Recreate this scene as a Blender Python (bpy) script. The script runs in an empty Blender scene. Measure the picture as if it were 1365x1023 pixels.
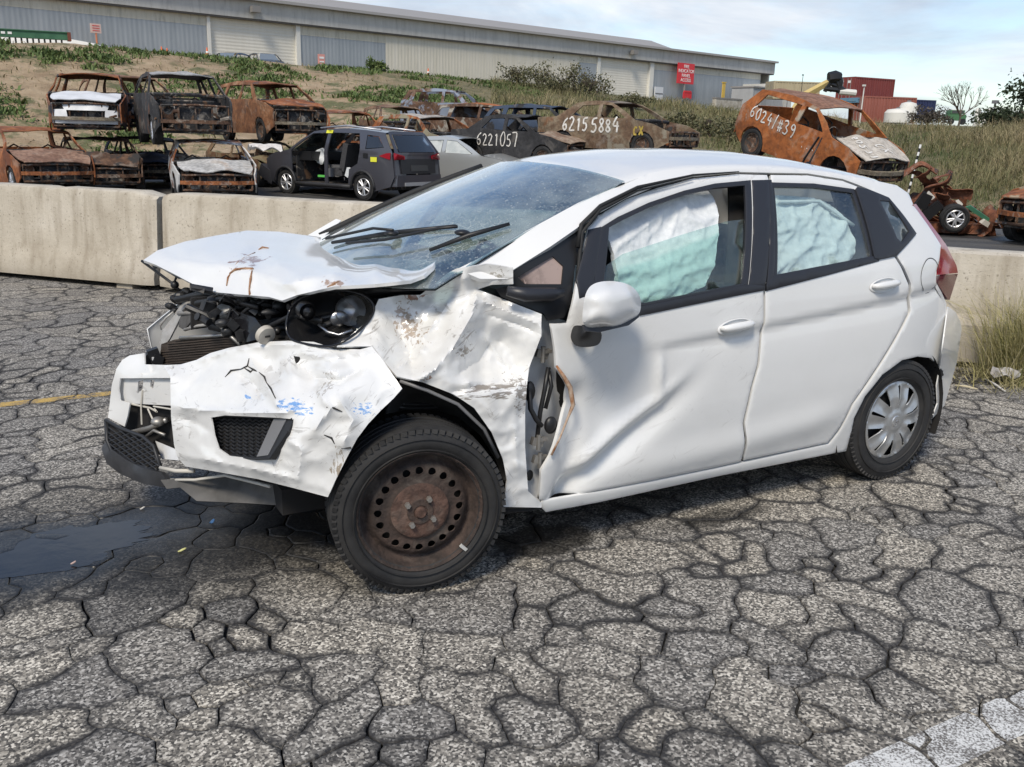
import bpy, bmesh, math, random
import numpy as np
from mathutils import Vector, Matrix, noise as mnoise
from mathutils.geometry import delaunay_2d_cdt
random.seed(7)
rng = np.random.default_rng(11)
SC = bpy.context.scene
COL = SC.collection
R = math.radians

# ------------------------------------------------------------------ camera
CAM_F = 1205.2                     # focal length in photograph pixels (1365 wide)
CAM_C = np.array([-1.21986, -3.55869, 1.61477])
YAW, PIT, ROL = 0.5219, 0.2684, 0.02522
_fw = np.array([math.sin(YAW)*math.cos(PIT), math.cos(YAW)*math.cos(PIT), -math.sin(PIT)])
_r = np.array([math.cos(YAW), -math.sin(YAW), 0.0]); _u = np.cross(_r, _fw)
_c, _s = math.cos(ROL), math.sin(ROL)
CR, CU, CF = _c*_r+_s*_u, -_s*_r+_c*_u, _fw
HF = np.array([math.sin(YAW), math.cos(YAW), 0.0]); HR = np.array([math.cos(YAW), -math.sin(YAW), 0.0])
cd = bpy.data.cameras.new('camera'); cam = bpy.data.objects.new('camera', cd); COL.objects.link(cam)
cd.sensor_fit = 'HORIZONTAL'; cd.sensor_width = 36.0; cd.lens = CAM_F/1365*36.0
cd.clip_start = 0.05; cd.clip_end = 3000
M = Matrix(((CR[0], CU[0], -CF[0], CAM_C[0]), (CR[1], CU[1], -CF[1], CAM_C[1]), (CR[2], CU[2], -CF[2], CAM_C[2]), (0, 0, 0, 1)))
cam.matrix_world = M
SC.camera = cam
SC.render.resolution_x = 1024; SC.render.resolution_y = 767

# ------------------------------------------------------------------ sky, sun, exposure
SUN_EL, SUN_AZ = R(50), R(229)     # azimuth measured from +y toward +x: where the sun stands
sdir = Vector((math.cos(SUN_EL)*math.sin(SUN_AZ), math.cos(SUN_EL)*math.cos(SUN_AZ), math.sin(SUN_EL)))
sl = bpy.data.lights.new('sun', 'SUN'); sl.energy = 2.5; sl.angle = R(14); sl.color = (1.0, 0.91, 0.77)
so = bpy.data.objects.new('sun', sl); COL.objects.link(so)
so.rotation_euler = (-sdir).to_track_quat('-Z', 'Y').to_euler(); so.location = (0, -20, 30)
SC.view_settings.view_transform = 'Standard'; SC.view_settings.look = 'None'
SC.view_settings.exposure = 0.38; SC.view_settings.gamma = 1.0
SC.view_settings.use_curve_mapping = False
W_ = bpy.data.worlds.new('World'); SC.world = W_; W_.use_nodes = True

def nd(nt, t, ins=None, **at):
    n = nt.nodes.new(t)
    for k, v in at.items(): setattr(n, k, v)
    for k, v in (ins or {}).items():
        s = n.inputs[k]
        if isinstance(v, bpy.types.NodeSocket): nt.links.new(v, s)
        else: s.default_value = v
    return n
def noi(nt, vec, scale, detail=4, rough=.55, dist=0):
    i = {'Scale': scale, 'Detail': detail, 'Roughness': rough, 'Distortion': dist}
    if vec is not None: i['Vector'] = vec
    return nd(nt, 'ShaderNodeTexNoise', i).outputs[0]
def ramp(nt, fac, stops, interp='LINEAR'):
    n = nd(nt, 'ShaderNodeValToRGB', {'Fac': fac}); e = n.color_ramp; e.interpolation = interp
    while len(e.elements) < len(stops): e.elements.new(.5)
    for el, (p, c) in zip(e.elements, stops):
        el.position = p; el.color = (c, c, c, 1) if isinstance(c, (int, float)) else (*c, 1)
    return n.outputs[0]
def mixc(nt, fac, a, b, mode='MIX'):
    n = nd(nt, 'ShaderNodeMix', data_type='RGBA', blend_type=mode)
    for idx, v in ((0, fac), (6, a), (7, b)):
        s = n.inputs[idx]
        if isinstance(v, bpy.types.NodeSocket): nt.links.new(v, s)
        elif idx == 0: s.default_value = v
        else: s.default_value = (*v, 1) if len(v) == 3 else v
    return n.outputs[2]
def mth(nt, op, a, b=None, c=None, clamp=False):
    n = nd(nt, 'ShaderNodeMath', operation=op); n.use_clamp = clamp
    for i, v in enumerate((a, b, c)):
        if v is None: continue
        if isinstance(v, bpy.types.NodeSocket): nt.links.new(v, n.inputs[i])
        else: n.inputs[i].default_value = v
    return n.outputs[0]
def vmul(nt, v, s):
    return nd(nt, 'ShaderNodeVectorMath', {0: v, 1: s}, operation='MULTIPLY').outputs[0]

nt = W_.node_tree
bgn = nt.nodes['Background']
sky = nd(nt, 'ShaderNodeTexSky', sky_type='NISHITA', sun_disc=False, sun_elevation=SUN_EL, sun_rotation=SUN_AZ)
sky.dust_density = 0.6; sky.air_density = 1.0; sky.ozone_density = 2.0
tc = nd(nt, 'ShaderNodeTexCoord').outputs['Generated']
sx = nd(nt, 'ShaderNodeSeparateXYZ', {0: tc})
den = mth(nt, 'ADD', mth(nt, 'MAXIMUM', sx.outputs[2], 0.0), 0.16)
cv = nd(nt, 'ShaderNodeCombineXYZ', {0: mth(nt, 'DIVIDE', sx.outputs[0], den), 1: mth(nt, 'DIVIDE', sx.outputs[1], den), 2: 3.7})
n1 = noi(nt, cv.outputs[0], 0.55, 7, .56, .6)
n2 = noi(nt, cv.outputs[0], 1.9, 6, .6, .3)
nn = mth(nt, 'ADD', mth(nt, 'MULTIPLY', n1, .8), mth(nt, 'MULTIPLY', n2, .2))
lift = mth(nt, 'SUBTRACT', nn, mth(nt, 'MULTIPLY', mth(nt, 'MAXIMUM', mth(nt, 'SUBTRACT', sx.outputs[2], .16), 0.0), .42))
cov = ramp(nt, lift, [(.38, 0.10), (.45, .6), (.52, .95), (.7, 1.0)])
shade = ramp(nt, noi(nt, cv.outputs[0], 0.9, 6, .6, .4), [(.36, (3.1, 3.6, 4.4)), (.55, (4.3, 4.75, 5.4)), (.73, (6.2, 6.35, 6.55))])
skyc = mixc(nt, cov, mixc(nt, 1.0, sky.outputs[0], (1.0, 1.0, 1.0), 'MULTIPLY'), shade)
nt.links.new(skyc, bgn.inputs[0]); bgn.inputs[1].default_value = 0.125

# ------------------------------------------------------------------ pixel helpers (photograph pixels -> directions)
def ray(px, py): return CF + (px-682.5)/CAM_F*CR + (511.5-py)/CAM_F*CU
def at(px, py, ax, v):
    d = ray(px, py); i = 'xyz'.index(ax); return CAM_C + d*((v-CAM_C[i])/d[i])
def at_d(px, py, depth): return CAM_C + ray(px, py)*depth
def hdist(px, dist, z=0.0):
    """ground position in the bearing of pixel column px, at a horizontal distance along the view"""
    d = ray(px, 180.0); d = d/np.dot(d, HF); p = CAM_C + d*dist; return np.array([p[0], p[1], z])
def z_at(px, py, dist):
    d = ray(px, py); d = d/np.dot(d, HF); return float((CAM_C+d*dist)[2])

# ------------------------------------------------------------------ mesh helpers
def link(o, parent=None):
    COL.objects.link(o)
    if parent is not None: o.parent = parent
    return o
def mesh_obj(name, verts, faces, mat, parent=None, smooth=True, sharp=None):
    me = bpy.data.meshes.new(name)
    me.from_pydata([tuple(map(float, v)) for v in verts], [], [tuple(map(int, f)) for f in faces]); me.update()
    if smooth:
        me.polygons.foreach_set('use_smooth', [True]*len(me.polygons))
        if sharp: me.set_sharp_from_angle(angle=R(sharp))
    if mat is not None: me.materials.append(mat)
    return link(bpy.data.objects.new(name, me), parent)
def empty(name, loc=(0, 0, 0), rot=(0, 0, 0)):
    o = bpy.data.objects.new(name, None); o.location = loc; o.rotation_euler = rot; o.empty_display_size = .3
    return link(o)
def tag(o, label=None, cat=None, group=None, kind=None):
    for k, v in (('label', label), ('category', cat), ('group', group), ('kind', kind)):
        if v: o[k] = v
    return o
class MB:
    def __init__(s): s.v = []; s.f = []
    def add(s, v, f):
        b = len(s.v); s.v += [tuple(map(float, p)) for p in v]; s.f += [tuple(i+b for i in q) for q in f]; return s
    def box(s, c, size, rot=None, taper=1.0):
        a, b, d = (size[0]/2, size[1]/2, size[2]/2); vs = []
        for z in (-1, 1):
            t = taper if z > 0 else 1.0
            for x, y in ((-1, -1), (1, -1), (1, 1), (-1, 1)):
                vs.append(Vector((x*a*t, y*b*t, z*d)))
        if rot is not None: vs = [rot @ v for v in vs]
        vs = [v+Vector(c) for v in vs]
        return s.add(vs, [(3, 2, 1, 0), (4, 5, 6, 7), (0, 1, 5, 4), (1, 2, 6, 5), (2, 3, 7, 6), (3, 0, 4, 7)])
    def quadbox(s, q, n, t):
        """a quad given by 4 corners thickened by t along n"""
        n = Vector(n).normalized()*t; q = [Vector(p) for p in q]
        return s.add(q+[p+n for p in q], [(0, 1, 2, 3), (7, 6, 5, 4), (0, 4, 5, 1), (1, 5, 6, 2), (2, 6, 7, 3), (3, 7, 4, 0)])
    def tube(s, pts, r, n=8, caps=True):
        pts = [Vector(p) for p in pts]; k = len(pts); rr = r if isinstance(r, (list, tuple)) else [r]*k
        up = None; base = len(s.v)
        for i, p in enumerate(pts):
            t = (pts[min(i+1, k-1)]-pts[max(i-1, 0)])
            if t.length < 1e-9: t = Vector((0, 0, 1))
            t.normalize()
            if up is None: up = t.orthogonal().normalized()
            up = (up-t*up.dot(t))
            if up.length < 1e-6: up = t.orthogonal()
            up.normalize(); sd = t.cross(up)
            for j in range(n):
                a = 2*math.pi*j/n; s.v.append(tuple(p+(up*math.cos(a)+sd*math.sin(a))*rr[i]))
        for i in range(k-1):
            for j in range(n):
                a, b = base+i*n+j, base+i*n+(j+1) % n; s.f.append((a, b, b+n, a+n))
        if caps:
            s.f.append(tuple(base+j for j in reversed(range(n)))); s.f.append(tuple(base+(k-1)*n+j for j in range(n)))
        return s
    def lathe(s, prof, n=32, axis='y', c=(0, 0, 0), closed=False):
        """prof: (radius, along) pairs"""
        base = len(s.v); k = len(prof)
        for i in range(n):
            a = 2*math.pi*i/n; ca, sa = math.cos(a), math.sin(a)
            for rad, al in prof:
                if axis == 'y': p = (rad*ca, al, rad*sa)
                elif axis == 'z': p = (rad*ca, rad*sa, al)
                else: p = (al, rad*ca, rad*sa)
                s.v.append((p[0]+c[0], p[1]+c[1], p[2]+c[2]))
        for i in range(n):
            for j in range(k if closed else k-1):
                a, b = base+i*k+j, base+((i+1) % n)*k+j
                a2, b2 = base+i*k+(j+1) % k, base+((i+1) % n)*k+(j+1) % k
                s.f.append((a, b, b2, a2))
        return s
    def ell(s, c, r, nu=12, nv=8, rot=None):
        base = len(s.v); c = Vector(c)
        for i in range(nv+1):
            th = math.pi*i/nv
            for j in range(nu):
                ph = 2*math.pi*j/nu
                p = Vector((r[0]*math.sin(th)*math.cos(ph), r[1]*math.sin(th)*math.sin(ph), r[2]*math.cos(th)))
                if rot is not None: p = rot @ p
                s.v.append(tuple(c+p))
        for i in range(nv):
            for j in range(nu):
                a, b = base+i*nu+j, base+i*nu+(j+1) % nu; s.f.append((a, a+nu, b+nu, b))
        return s
    def build(s, name, mat, parent=None, smooth=False, sharp=None): return mesh_obj(name, s.v, s.f, mat, parent, smooth, sharp)

def inside(P, poly):
    P = np.asarray(P, float); poly = np.asarray(poly, float)
    x, y = P[:, 0], P[:, 1]; res = np.zeros(len(P), bool)
    n = len(poly); j = n-1
    for i in range(n):
        xi, yi = poly[i]; xj, yj = poly[j]
        c = ((yi > y) != (yj > y)) & (x < (xj-xi)*(y-yi)/((yj-yi) if yj != yi else 1e-12)+xi)
        res ^= c; j = i
    return res
def dist_poly(P, poly):
    P = np.asarray(P, float); poly = np.asarray(poly, float); d = np.full(len(P), 1e9)
    for i in range(len(poly)):
        a, b = poly[i-1], poly[i]; ab = b-a; L = max(ab@ab, 1e-12)
        t = np.clip(((P-a)@ab)/L, 0, 1); q = a+t[:, None]*ab
        d = np.minimum(d, np.hypot(P[:, 0]-q[:, 0], P[:, 1]-q[:, 1]))
    return d
def resample(poly, s):
    poly = [np.asarray(p, float) for p in poly]; out = []
    for i in range(len(poly)):
        a, b = poly[i], poly[(i+1) % len(poly)]; n = max(1, int(math.ceil(np.hypot(*(b-a))/s)))
        for k in range(n): out.append(a+(b-a)*k/n)
    return np.array(out)
def smooth_poly(poly, it=2, keep=()):
    """Chaikin corner cutting for a closed outline; vertices in keep stay sharp"""
    P = [(np.asarray(p, float), i in keep) for i, p in enumerate(poly)]
    for _ in range(it):
        Q = []
        n = len(P)
        for i in range(n):
            p, k = P[i]; a = P[i-1][0]; b = P[(i+1) % n][0]
            if k: Q.append((p, True))
            else: Q.append((p*.75+a*.25, False)); Q.append((p*.75+b*.25, False))
        P = Q
    return [p for p, _ in P]
def area2(p):
    p = np.asarray(p); return float(np.sum(p[:, 0]*np.roll(p[:, 1], -1)-np.roll(p[:, 0], -1)*p[:, 1]))/2
def cdt(poly, holes=(), s=.05, ring=0.0):
    loops = [resample(poly, s)]+[resample(h, s) for h in holes]
    pts = []; edges = []
    for L in loops:
        b = len(pts); pts += [tuple(p) for p in L]; edges += [(b+i, b+(i+1) % len(L)) for i in range(len(L))]
    nb = len(pts); lo = loops[0].min(0); hi = loops[0].max(0)
    gx = np.arange(lo[0], hi[0]+s, s); gy = np.arange(lo[1], hi[1]+s, s*.866)
    G = np.array([(x+(.5*s if k % 2 else 0), y) for k, y in enumerate(gy) for x in gx]) if len(gx) and len(gy) else np.zeros((0, 2))
    def ok(G, m):
        k = inside(G, loops[0])
        for h in loops[1:]: k &= ~inside(G, h)
        G = G[k]
        if len(G) == 0: return G
        d = np.min([dist_poly(G, L) for L in loops], axis=0)
        return G[d > m]
    if ring:
        rp = []
        for li, L in enumerate(loops):
            sg = 1 if (area2(L) > 0) == (li == 0) else -1
            t = np.roll(L, -1, 0)-np.roll(L, 1, 0); t /= np.maximum(np.hypot(t[:, 0], t[:, 1]), 1e-9)[:, None]
            rp.append(L+ring*sg*np.stack([-t[:, 1], t[:, 0]], 1))
        rp = ok(np.vstack(rp), ring*.8); G = ok(G, max(.45*s, ring*1.8)); G = np.vstack([rp, G]) if len(G) else rp
    else: G = ok(G, .45*s)
    pts += [tuple(p) for p in G]
    v, e, f, ov, oe, of = delaunay_2d_cdt([Vector(p) for p in pts], edges, [], 0, 1e-6)
    V = np.array([(p.x, p.y) for p in v]); F = np.array([q for q in f if len(q) == 3])
    cen = V[F].mean(1); k = inside(cen, loops[0])
    for h in loops[1:]: k &= ~inside(cen, h)
    F = F[k]
    return V, F
def surf(name, poly, holes, fn, mat, parent, s=.05, ring=0.0, t=.004, flip=False, sharp=None, smooth=True, jit=None):
    """sheet bounded by poly (with holes), fn maps (N,2)->(N,3); edges folded back by t"""
    V, F = cdt(poly, holes, s, ring)
    X = np.asarray(fn(V), float)
    if flip: F = F[:, ::-1]
    # vertex normals
    N = np.zeros_like(X); fnrm = np.cross(X[F[:, 1]]-X[F[:, 0]], X[F[:, 2]]-X[F[:, 0]])
    for k in range(3): np.add.at(N, F[:, k], fnrm)
    N /= np.maximum(np.linalg.norm(N, axis=1), 1e-12)[:, None]
    if ring:
        loops = [resample(poly, s)]+[resample(h, s) for h in holes]
        d = np.min([dist_poly(V, L) for L in loops], axis=0)
        X = X-N*(np.clip(1-d/ring, 0, 1)**2*ring*.45)[:, None]
    verts = X.tolist(); faces = F.tolist()
    if t:
        cnt = {}
        for f in F:
            for a, b in ((f[0], f[1]), (f[1], f[2]), (f[2], f[0])): cnt[(a, b)] = 1
        bd = [(a, b) for (a, b) in cnt if (b, a) not in cnt]
        m = {}
        for a, b in bd:
            for q in (a, b):
                if q not in m: m[q] = len(verts); verts.append(X[q]); verts.append(X[q]-N[q]*t)
        for a, b in bd: faces.append((m[b], m[a], m[a]+1, m[b]+1))
        used = np.unique(F); bi = {}
        for q in used: bi[q] = len(verts); verts.append(X[q]-N[q]*t)
        for f in F: faces.append((bi[f[2]], bi[f[1]], bi[f[0]]))
    return mesh_obj(name, verts, faces, mat, parent, smooth, sharp)
def rbf(ctrl, vals, lin=True):
    """scattered interpolation, linear kernel + affine term"""
    c = np.asarray(ctrl, float); v = np.asarray(vals, float); n = len(c)
    d = np.linalg.norm(c[:, None]-c[None], axis=2); K = d if lin else d*d*np.log(d+1e-9)
    A = np.zeros((n+3, n+3)); A[:n, :n] = K; A[:n, n] = 1; A[:n, n+1:] = c; A[n:, :n] = A[:n, n:].T
    w = np.linalg.solve(A+np.eye(n+3)*1e-9, np.concatenate([v, [0, 0, 0]]))
    def f(P):
        P = np.asarray(P, float); d = np.linalg.norm(P[:, None]-c[None], axis=2)
        K = d if lin else d*d*np.log(d+1e-9)
        return K@w[:n]+w[n]+P@w[n+1:]
    return f
def depth_of(px, py, ax, v): return float((at(px, py, ax, v)-CAM_C)@CF)
CRF = {}
def crumple(name, poly, ctrl, mat, parent, holes=(), s=7, off=0.0, amp=0.0, fr=14, seed=0, t=.004, sharp=28, lin=True, smooth_mix=.5, ridges=()):
    """sheet-metal panel: outline and control points given as photograph pixels, each control point with one
    known coordinate of the place; the distance is interpolated between them; amp adds buckling"""
    cp = [(c[0], c[1]) for c in ctrl]; dv = [depth_of(*c) for c in ctrl]
    fl = rbf(cp, dv, True); fs = rbf(cp, dv, False)
    CRF[name] = lambda px, py, o=0.0: at_d(px, py, float(fl(np.array([[px, py]]))[0])*smooth_mix+float(fs(np.array([[px, py]]))[0])*(1-smooth_mix)+float(rdg(np.array([[px, py]]))[0])+off+o)
    def rdg(P):
        r = np.zeros(len(P))
        for pts, w, am in ridges:
            pts = np.asarray(pts, float); dm = np.full(len(P), 1e9); tp = np.zeros(len(P)); n_ = len(pts)-1
            for k in range(n_):
                a, b = pts[k], pts[k+1]; ab = b-a; t_ = np.clip(((P-a)@ab)/max(ab@ab, 1e-9), 0, 1); q = a+t_[:, None]*ab; dd = np.hypot(P[:, 0]-q[:, 0], P[:, 1]-q[:, 1])
                m = dd < dm; dm[m] = dd[m]; tp[m] = ((k+t_)/n_)[m]
            r = r+am*np.exp(-dm/w)*np.sqrt(np.clip(np.minimum(tp, 1-tp)*6+.15, 0, 1))
        return r
    def fn(P):
        d = fl(P)*smooth_mix+fs(P)*(1-smooth_mix)+off+rdg(P)
        D = CF[None]+((P[:, 0]-682.5)/CAM_F)[:, None]*CR[None]+((511.5-P[:, 1])/CAM_F)[:, None]*CU[None]
        X = CAM_C+D*d[:, None]
        if amp:
            a = np.array([abs(mnoise.noise(Vector((x[0]*fr+seed, x[1]*fr*.6, x[2]*fr))))*1.6+abs(mnoise.noise(Vector((x[0]*fr*2.3, x[1]*fr*2+seed, x[2]*fr*2.3))))*.6-.55 for x in X])
            X = X+D*(a*amp)[:, None]
        return X
    return surf(name, [(p[0], -p[1]) for p in poly], [[(p[0], -p[1]) for p in h] for h in holes],
                lambda V: fn(np.stack([V[:, 0], -V[:, 1]], 1)), mat, parent, s=s, t=t, sharp=sharp)
# ------------------------------------------------------------------ materials
MATS = {}
def mat(name, col=(.5, .5, .5), rough=.5, metal=0.0, coat=0.0, spec=.5, **k):
    if name in MATS: return MATS[name]
    m = bpy.data.materials.new(name); m.use_nodes = True; b = m.node_tree.nodes['Principled BSDF']
    b.inputs['Base Color'].default_value = (*col, 1); b.inputs['Roughness'].default_value = rough
    b.inputs['Metallic'].default_value = metal; b.inputs['Coat Weight'].default_value = coat
    b.inputs['Specular IOR Level'].default_value = spec
    for kk, v in k.items(): b.inputs[kk].default_value = v
    MATS[name] = m
    return m
def bump(nt, b, h, strength=.3, dist=.01):
    n = nd(nt, 'ShaderNodeBump', {'Height': h, 'Strength': strength, 'Distance': dist}); nt.links.new(n.outputs[0], b.inputs['Normal'])
def nmat(name, c1, c2, scale=6, rough=(.5, .8), metal=0.0, bmp=0.0, lo=.35, hi=.65, detail=6, obj=True, stretch=(1, 1, 1), coat=0.0):
    """two-tone noise material"""
    if name in MATS: return MATS[name]
    m = mat(name, c1, rough[0], metal, coat); t = m.node_tree; b = t.nodes['Principled BSDF']
    v = nd(t, 'ShaderNodeTexCoord').outputs['Object' if obj else 'Generated']
    v = vmul(t, v, stretch)
    n = noi(t, v, scale, detail)
    t.links.new(ramp(t, n, [(lo, c1), (hi, c2)]), b.inputs['Base Color'])
    t.links.new(ramp(t, n, [(lo, rough[0]), (hi, rough[1])]), b.inputs['Roughness'])
    if bmp: bump(t, b, noi(t, v, scale*4, 5), bmp, .01)
    return m
def paint(name, col=(.74, .74, .725), dirt=.25, scr=0.0, blue=(), rust=0.0, marks=()):
    """white car paint under clear coat; dirt film, scrape marks, blue paint transfer at places"""
    m = mat(name, col, .32, 0, 1.0); t = m.node_tree; b = t.nodes['Principled BSDF']
    b.inputs['Coat Roughness'].default_value = .05
    v = nd(t, 'ShaderNodeTexCoord').outputs['Object']
    d = ramp(t, noi(t, v, 3.5, 7, .65), [(.42, 0), (.75, 1)])
    c = mixc(t, mth(t, 'MULTIPLY', d, dirt), col, (.50, .47, .42))
    sp = ramp(t, noi(t, v, 160, 3, .6), [(.66, 0), (.72, 1)])
    c = mixc(t, mth(t, 'MULTIPLY', sp, dirt*.7), c, (.35, .32, .27))
    if scr:
        for st, rot_, th in (((9, 9, 95), .0, .60), ((30, 30, 160), .5, .61), ((130, 30, 30), .3, .63)):
            vv = vmul(t, nd(t, 'ShaderNodeVectorRotate', {'Vector': v, 'Axis': (0, 1, 0), 'Angle': rot_+.35}).outputs[0], st)
            s1 = noi(t, vv, .6, 5, .6, .8)
            big = ramp(t, noi(t, v, 5.0, 3), [(.46, 0), (.60, 1)])
            k = mth(t, 'MULTIPLY', ramp(t, s1, [(th, 0), (th+.05, 1)]), mth(t, 'MULTIPLY', big, scr))
            c = mixc(t, k, c, (.17, .145, .12))
    for (p, r_, cc, sc) in marks:
        dd = nd(t, 'ShaderNodeVectorMath', {0: v, 1: tuple(p)}, operation='SUBTRACT').outputs[0]
        dd = nd(t, 'ShaderNodeVectorMath', {0: dd, 1: (1/r_[0], 1/r_[1], 1/r_[2])}, operation='MULTIPLY').outputs[0]
        ln = nd(t, 'ShaderNodeVectorMath', {0: dd}, operation='LENGTH').outputs['Value']
        k = mth(t, 'SUBTRACT', noi(t, vmul(t, v, sc), 1.0, 5, .65, .5), mth(t, 'MULTIPLY', ln, .22))
        k = ramp(t, k, [(.39, 0), (.44, 1)])
        c = mixc(t, mth(t, 'MULTIPLY', k, .9), c, cc)
    t.links.new(c, b.inputs['Base Color'])
    t.links.new(ramp(t, d, [(0, .28), (1, .5)]), b.inputs['Roughness'])
    bump(t, b, noi(t, v, 9, 4), .05, .01)
    return m
def rustm(name, cols, paintc=None, amt=.5, scale=2.2, ash=.3, seed=0.0):
    """fire-burnt body metal: rust tones, ash-white bloom, remains of paint"""
    if name in MATS: return MATS[name]
    m = mat(name, cols[0], .85); t = m.node_tree; b = t.nodes['Principled BSDF']
    v = nd(t, 'ShaderNodeTexCoord').outputs['Object']
    v = nd(t, 'ShaderNodeVectorMath', {0: v, 1: (seed, seed*1.7, -seed)}, operation='ADD').outputs[0]
    n = noi(t, v, scale, 8, .62, .3)
    c = ramp(t, n, [(.28, cols[0]), (.43, cols[1]), (.56, cols[2]), (.72, cols[3])])
    n2 = noi(t, v, scale*5, 6, .6)
    c = mixc(t, ramp(t, n2, [(.42, 0), (.62, .55)]), c, tuple(x*.38 for x in cols[1]))
    n3 = noi(t, nd(t, 'ShaderNodeVectorMath', {0: v, 1: (7.1, 3.3, 1.9)}, operation='ADD').outputs[0], scale*1.3, 6, .6, .5)
    c = mixc(t, mth(t, 'MULTIPLY', ramp(t, n3, [(.55, 0), (.66, 1)]), ash), c, (.42, .37, .31))
    if paintc is not None:
        n4 = noi(t, nd(t, 'ShaderNodeVectorMath', {0: v, 1: (1.1, 9.3, 4.9)}, operation='ADD').outputs[0], scale*.8, 6, .6, .6)
        th = 1-amt
        c = mixc(t, ramp(t, n4, [(th*.55+.17, 0), (th*.55+.23, 1)]), c, paintc)
    t.links.new(c, b.inputs['Base Color'])
    bump(t, b, n2, .5, .02)
    return m
def glassm(name, tint=(.55, .72, .68), refl=1.0, rough=.01, film=0.0, crackle=0.0, col_film=(.6, .62, .6), see=1.0):
    """pane: tinted see-through plus mirror reflection by angle; film is dust, shatter haze or a painted reflection"""
    if name in MATS: return MATS[name]
    m = bpy.data.materials.new(name); m.use_nodes = True; t = m.node_tree; t.nodes.clear()
    out = nd(t, 'ShaderNodeOutputMaterial')
    tr = nd(t, 'ShaderNodeBsdfTransparent', {'Color': (*tint, 1)})
    gl = nd(t, 'ShaderNodeBsdfGlossy', {'Color': (refl, refl, refl, 1), 'Roughness': rough})
    fc = nd(t, 'ShaderNodeLayerWeight', {'Blend': .5}).outputs['Facing']
    v = nd(t, 'ShaderNodeTexCoord').outputs['Object']
    mx = nd(t, 'ShaderNodeMixShader', {0: mth(t, 'ADD', mth(t, 'MULTIPLY', mth(t, 'POWER', fc, 3.0), .95), .05, clamp=True), 1: tr.outputs[0], 2: gl.outputs[0]})
    res = mx.outputs[0]
    if film:
        df = nd(t, 'ShaderNodeBsdfDiffuse', {'Color': (*col_film, 1)})
        f = mth(t, 'MULTIPLY', ramp(t, noi(t, v, 4.0, 6, .6), [(.38, 0), (.68, 1)]), film)
        sp = mth(t, 'MULTIPLY', ramp(t, noi(t, v, 90, 4, .6), [(.58, 0), (.66, 1)]), film*1.6)
        f = mth(t, 'MAXIMUM', f, sp, clamp=True)
        if crackle:
            vo = nd(t, 'ShaderNodeTexVoronoi', {'Vector': v, 'Scale': 26.0}, feature='DISTANCE_TO_EDGE').outputs[0]
            vo2 = nd(t, 'ShaderNodeTexVoronoi', {'Vector': v, 'Scale': 6.0}, feature='DISTANCE_TO_EDGE').outputs[0]
            zone = ramp(t, noi(t, v, 2.6, 3), [(.45, 0), (.6, 1)])
            k = mth(t, 'MULTIPLY', mth(t, 'MULTIPLY', ramp(t, vo, [(.0, 1), (.045, 0)]), zone), crackle)
            k2 = mth(t, 'MULTIPLY', mth(t, 'MULTIPLY', ramp(t, vo2, [(.0, 1), (.008, 0)]), ramp(t, noi(t, v, 1.7, 2), [(.5, 0), (.62, 1)])), crackle*.5)
            f = mth(t, 'MAXIMUM', f, mth(t, 'MAXIMUM', k, k2), clamp=True)
        res = nd(t, 'ShaderNodeMixShader', {0: f, 1: res, 2: df.outputs[0]}).outputs[0]
    t.links.new(res, out.inputs[0]); MATS[name] = m
    return m

BLUE = (.12, .30, .62); RUST = (.22, .085, .03)
M_WHITE = paint('white_paint', dirt=.10)
M_BLACK = mat('black_plastic', (.012, .012, .013), .45)
M_SATIN = mat('satin_black_trim', (.022, .023, .028), .42)
M_RUB = mat('rubber_seal', (.012, .012, .012), .7)
M_DARK = mat('dark_underbody', (.015, .014, .014), .9)
M_GREYM = nmat('bare_metal', (.42, .41, .39), (.28, .26, .23), 9, (.35, .6), .7)
M_PRIM = nmat('primer_white_inner', (.72, .73, .74), (.55, .55, .55), 7, (.5, .7))
M_CHROME = mat('chrome', (.75, .75, .76), .12, 1.0)
M_TYRE = nmat('tyre_rubber', (.012, .012, .013), (.03, .029, .028), 8, (.6, .85), bmp=.15)
M_BAG = nmat('airbag_cloth', (.74, .76, .77), (.62, .65, .67), 30, (.8, .9), bmp=.25)
M_CLOTH = nmat('seat_cloth', (.035, .035, .038), (.06, .06, .064), 40, (.9, .95), bmp=.2)
M_STEEL = rustm('rusty_wheel_steel', [(.020, .016, .014), (.042, .030, .025), (.068, .045, .036), (.11, .075, .06)], None, ash=.12, scale=5)
M_STEELC = rustm('rusty_wheel_centre', [(.045, .028, .022), (.085, .048, .036), (.12, .066, .048), (.15, .09, .07)], (.05, .043, .04), .35, ash=.1, scale=7)
M_SILV = nmat('silver_hubcap', (.56, .57, .58), (.47, .48, .48), 12, (.3, .42), .75)
M_RED = mat('red_lens', (.30, .004, .014), .15, 0, .3)
M_REDD = mat('dark_red_lens', (.09, .003, .009), .15, 0, .3)
M_GREYP = mat('grey_trim', (.17, .17, .175), .45)
M_CLEAR = glassm('clear_lens', (.80, .82, .83), .35)
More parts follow.
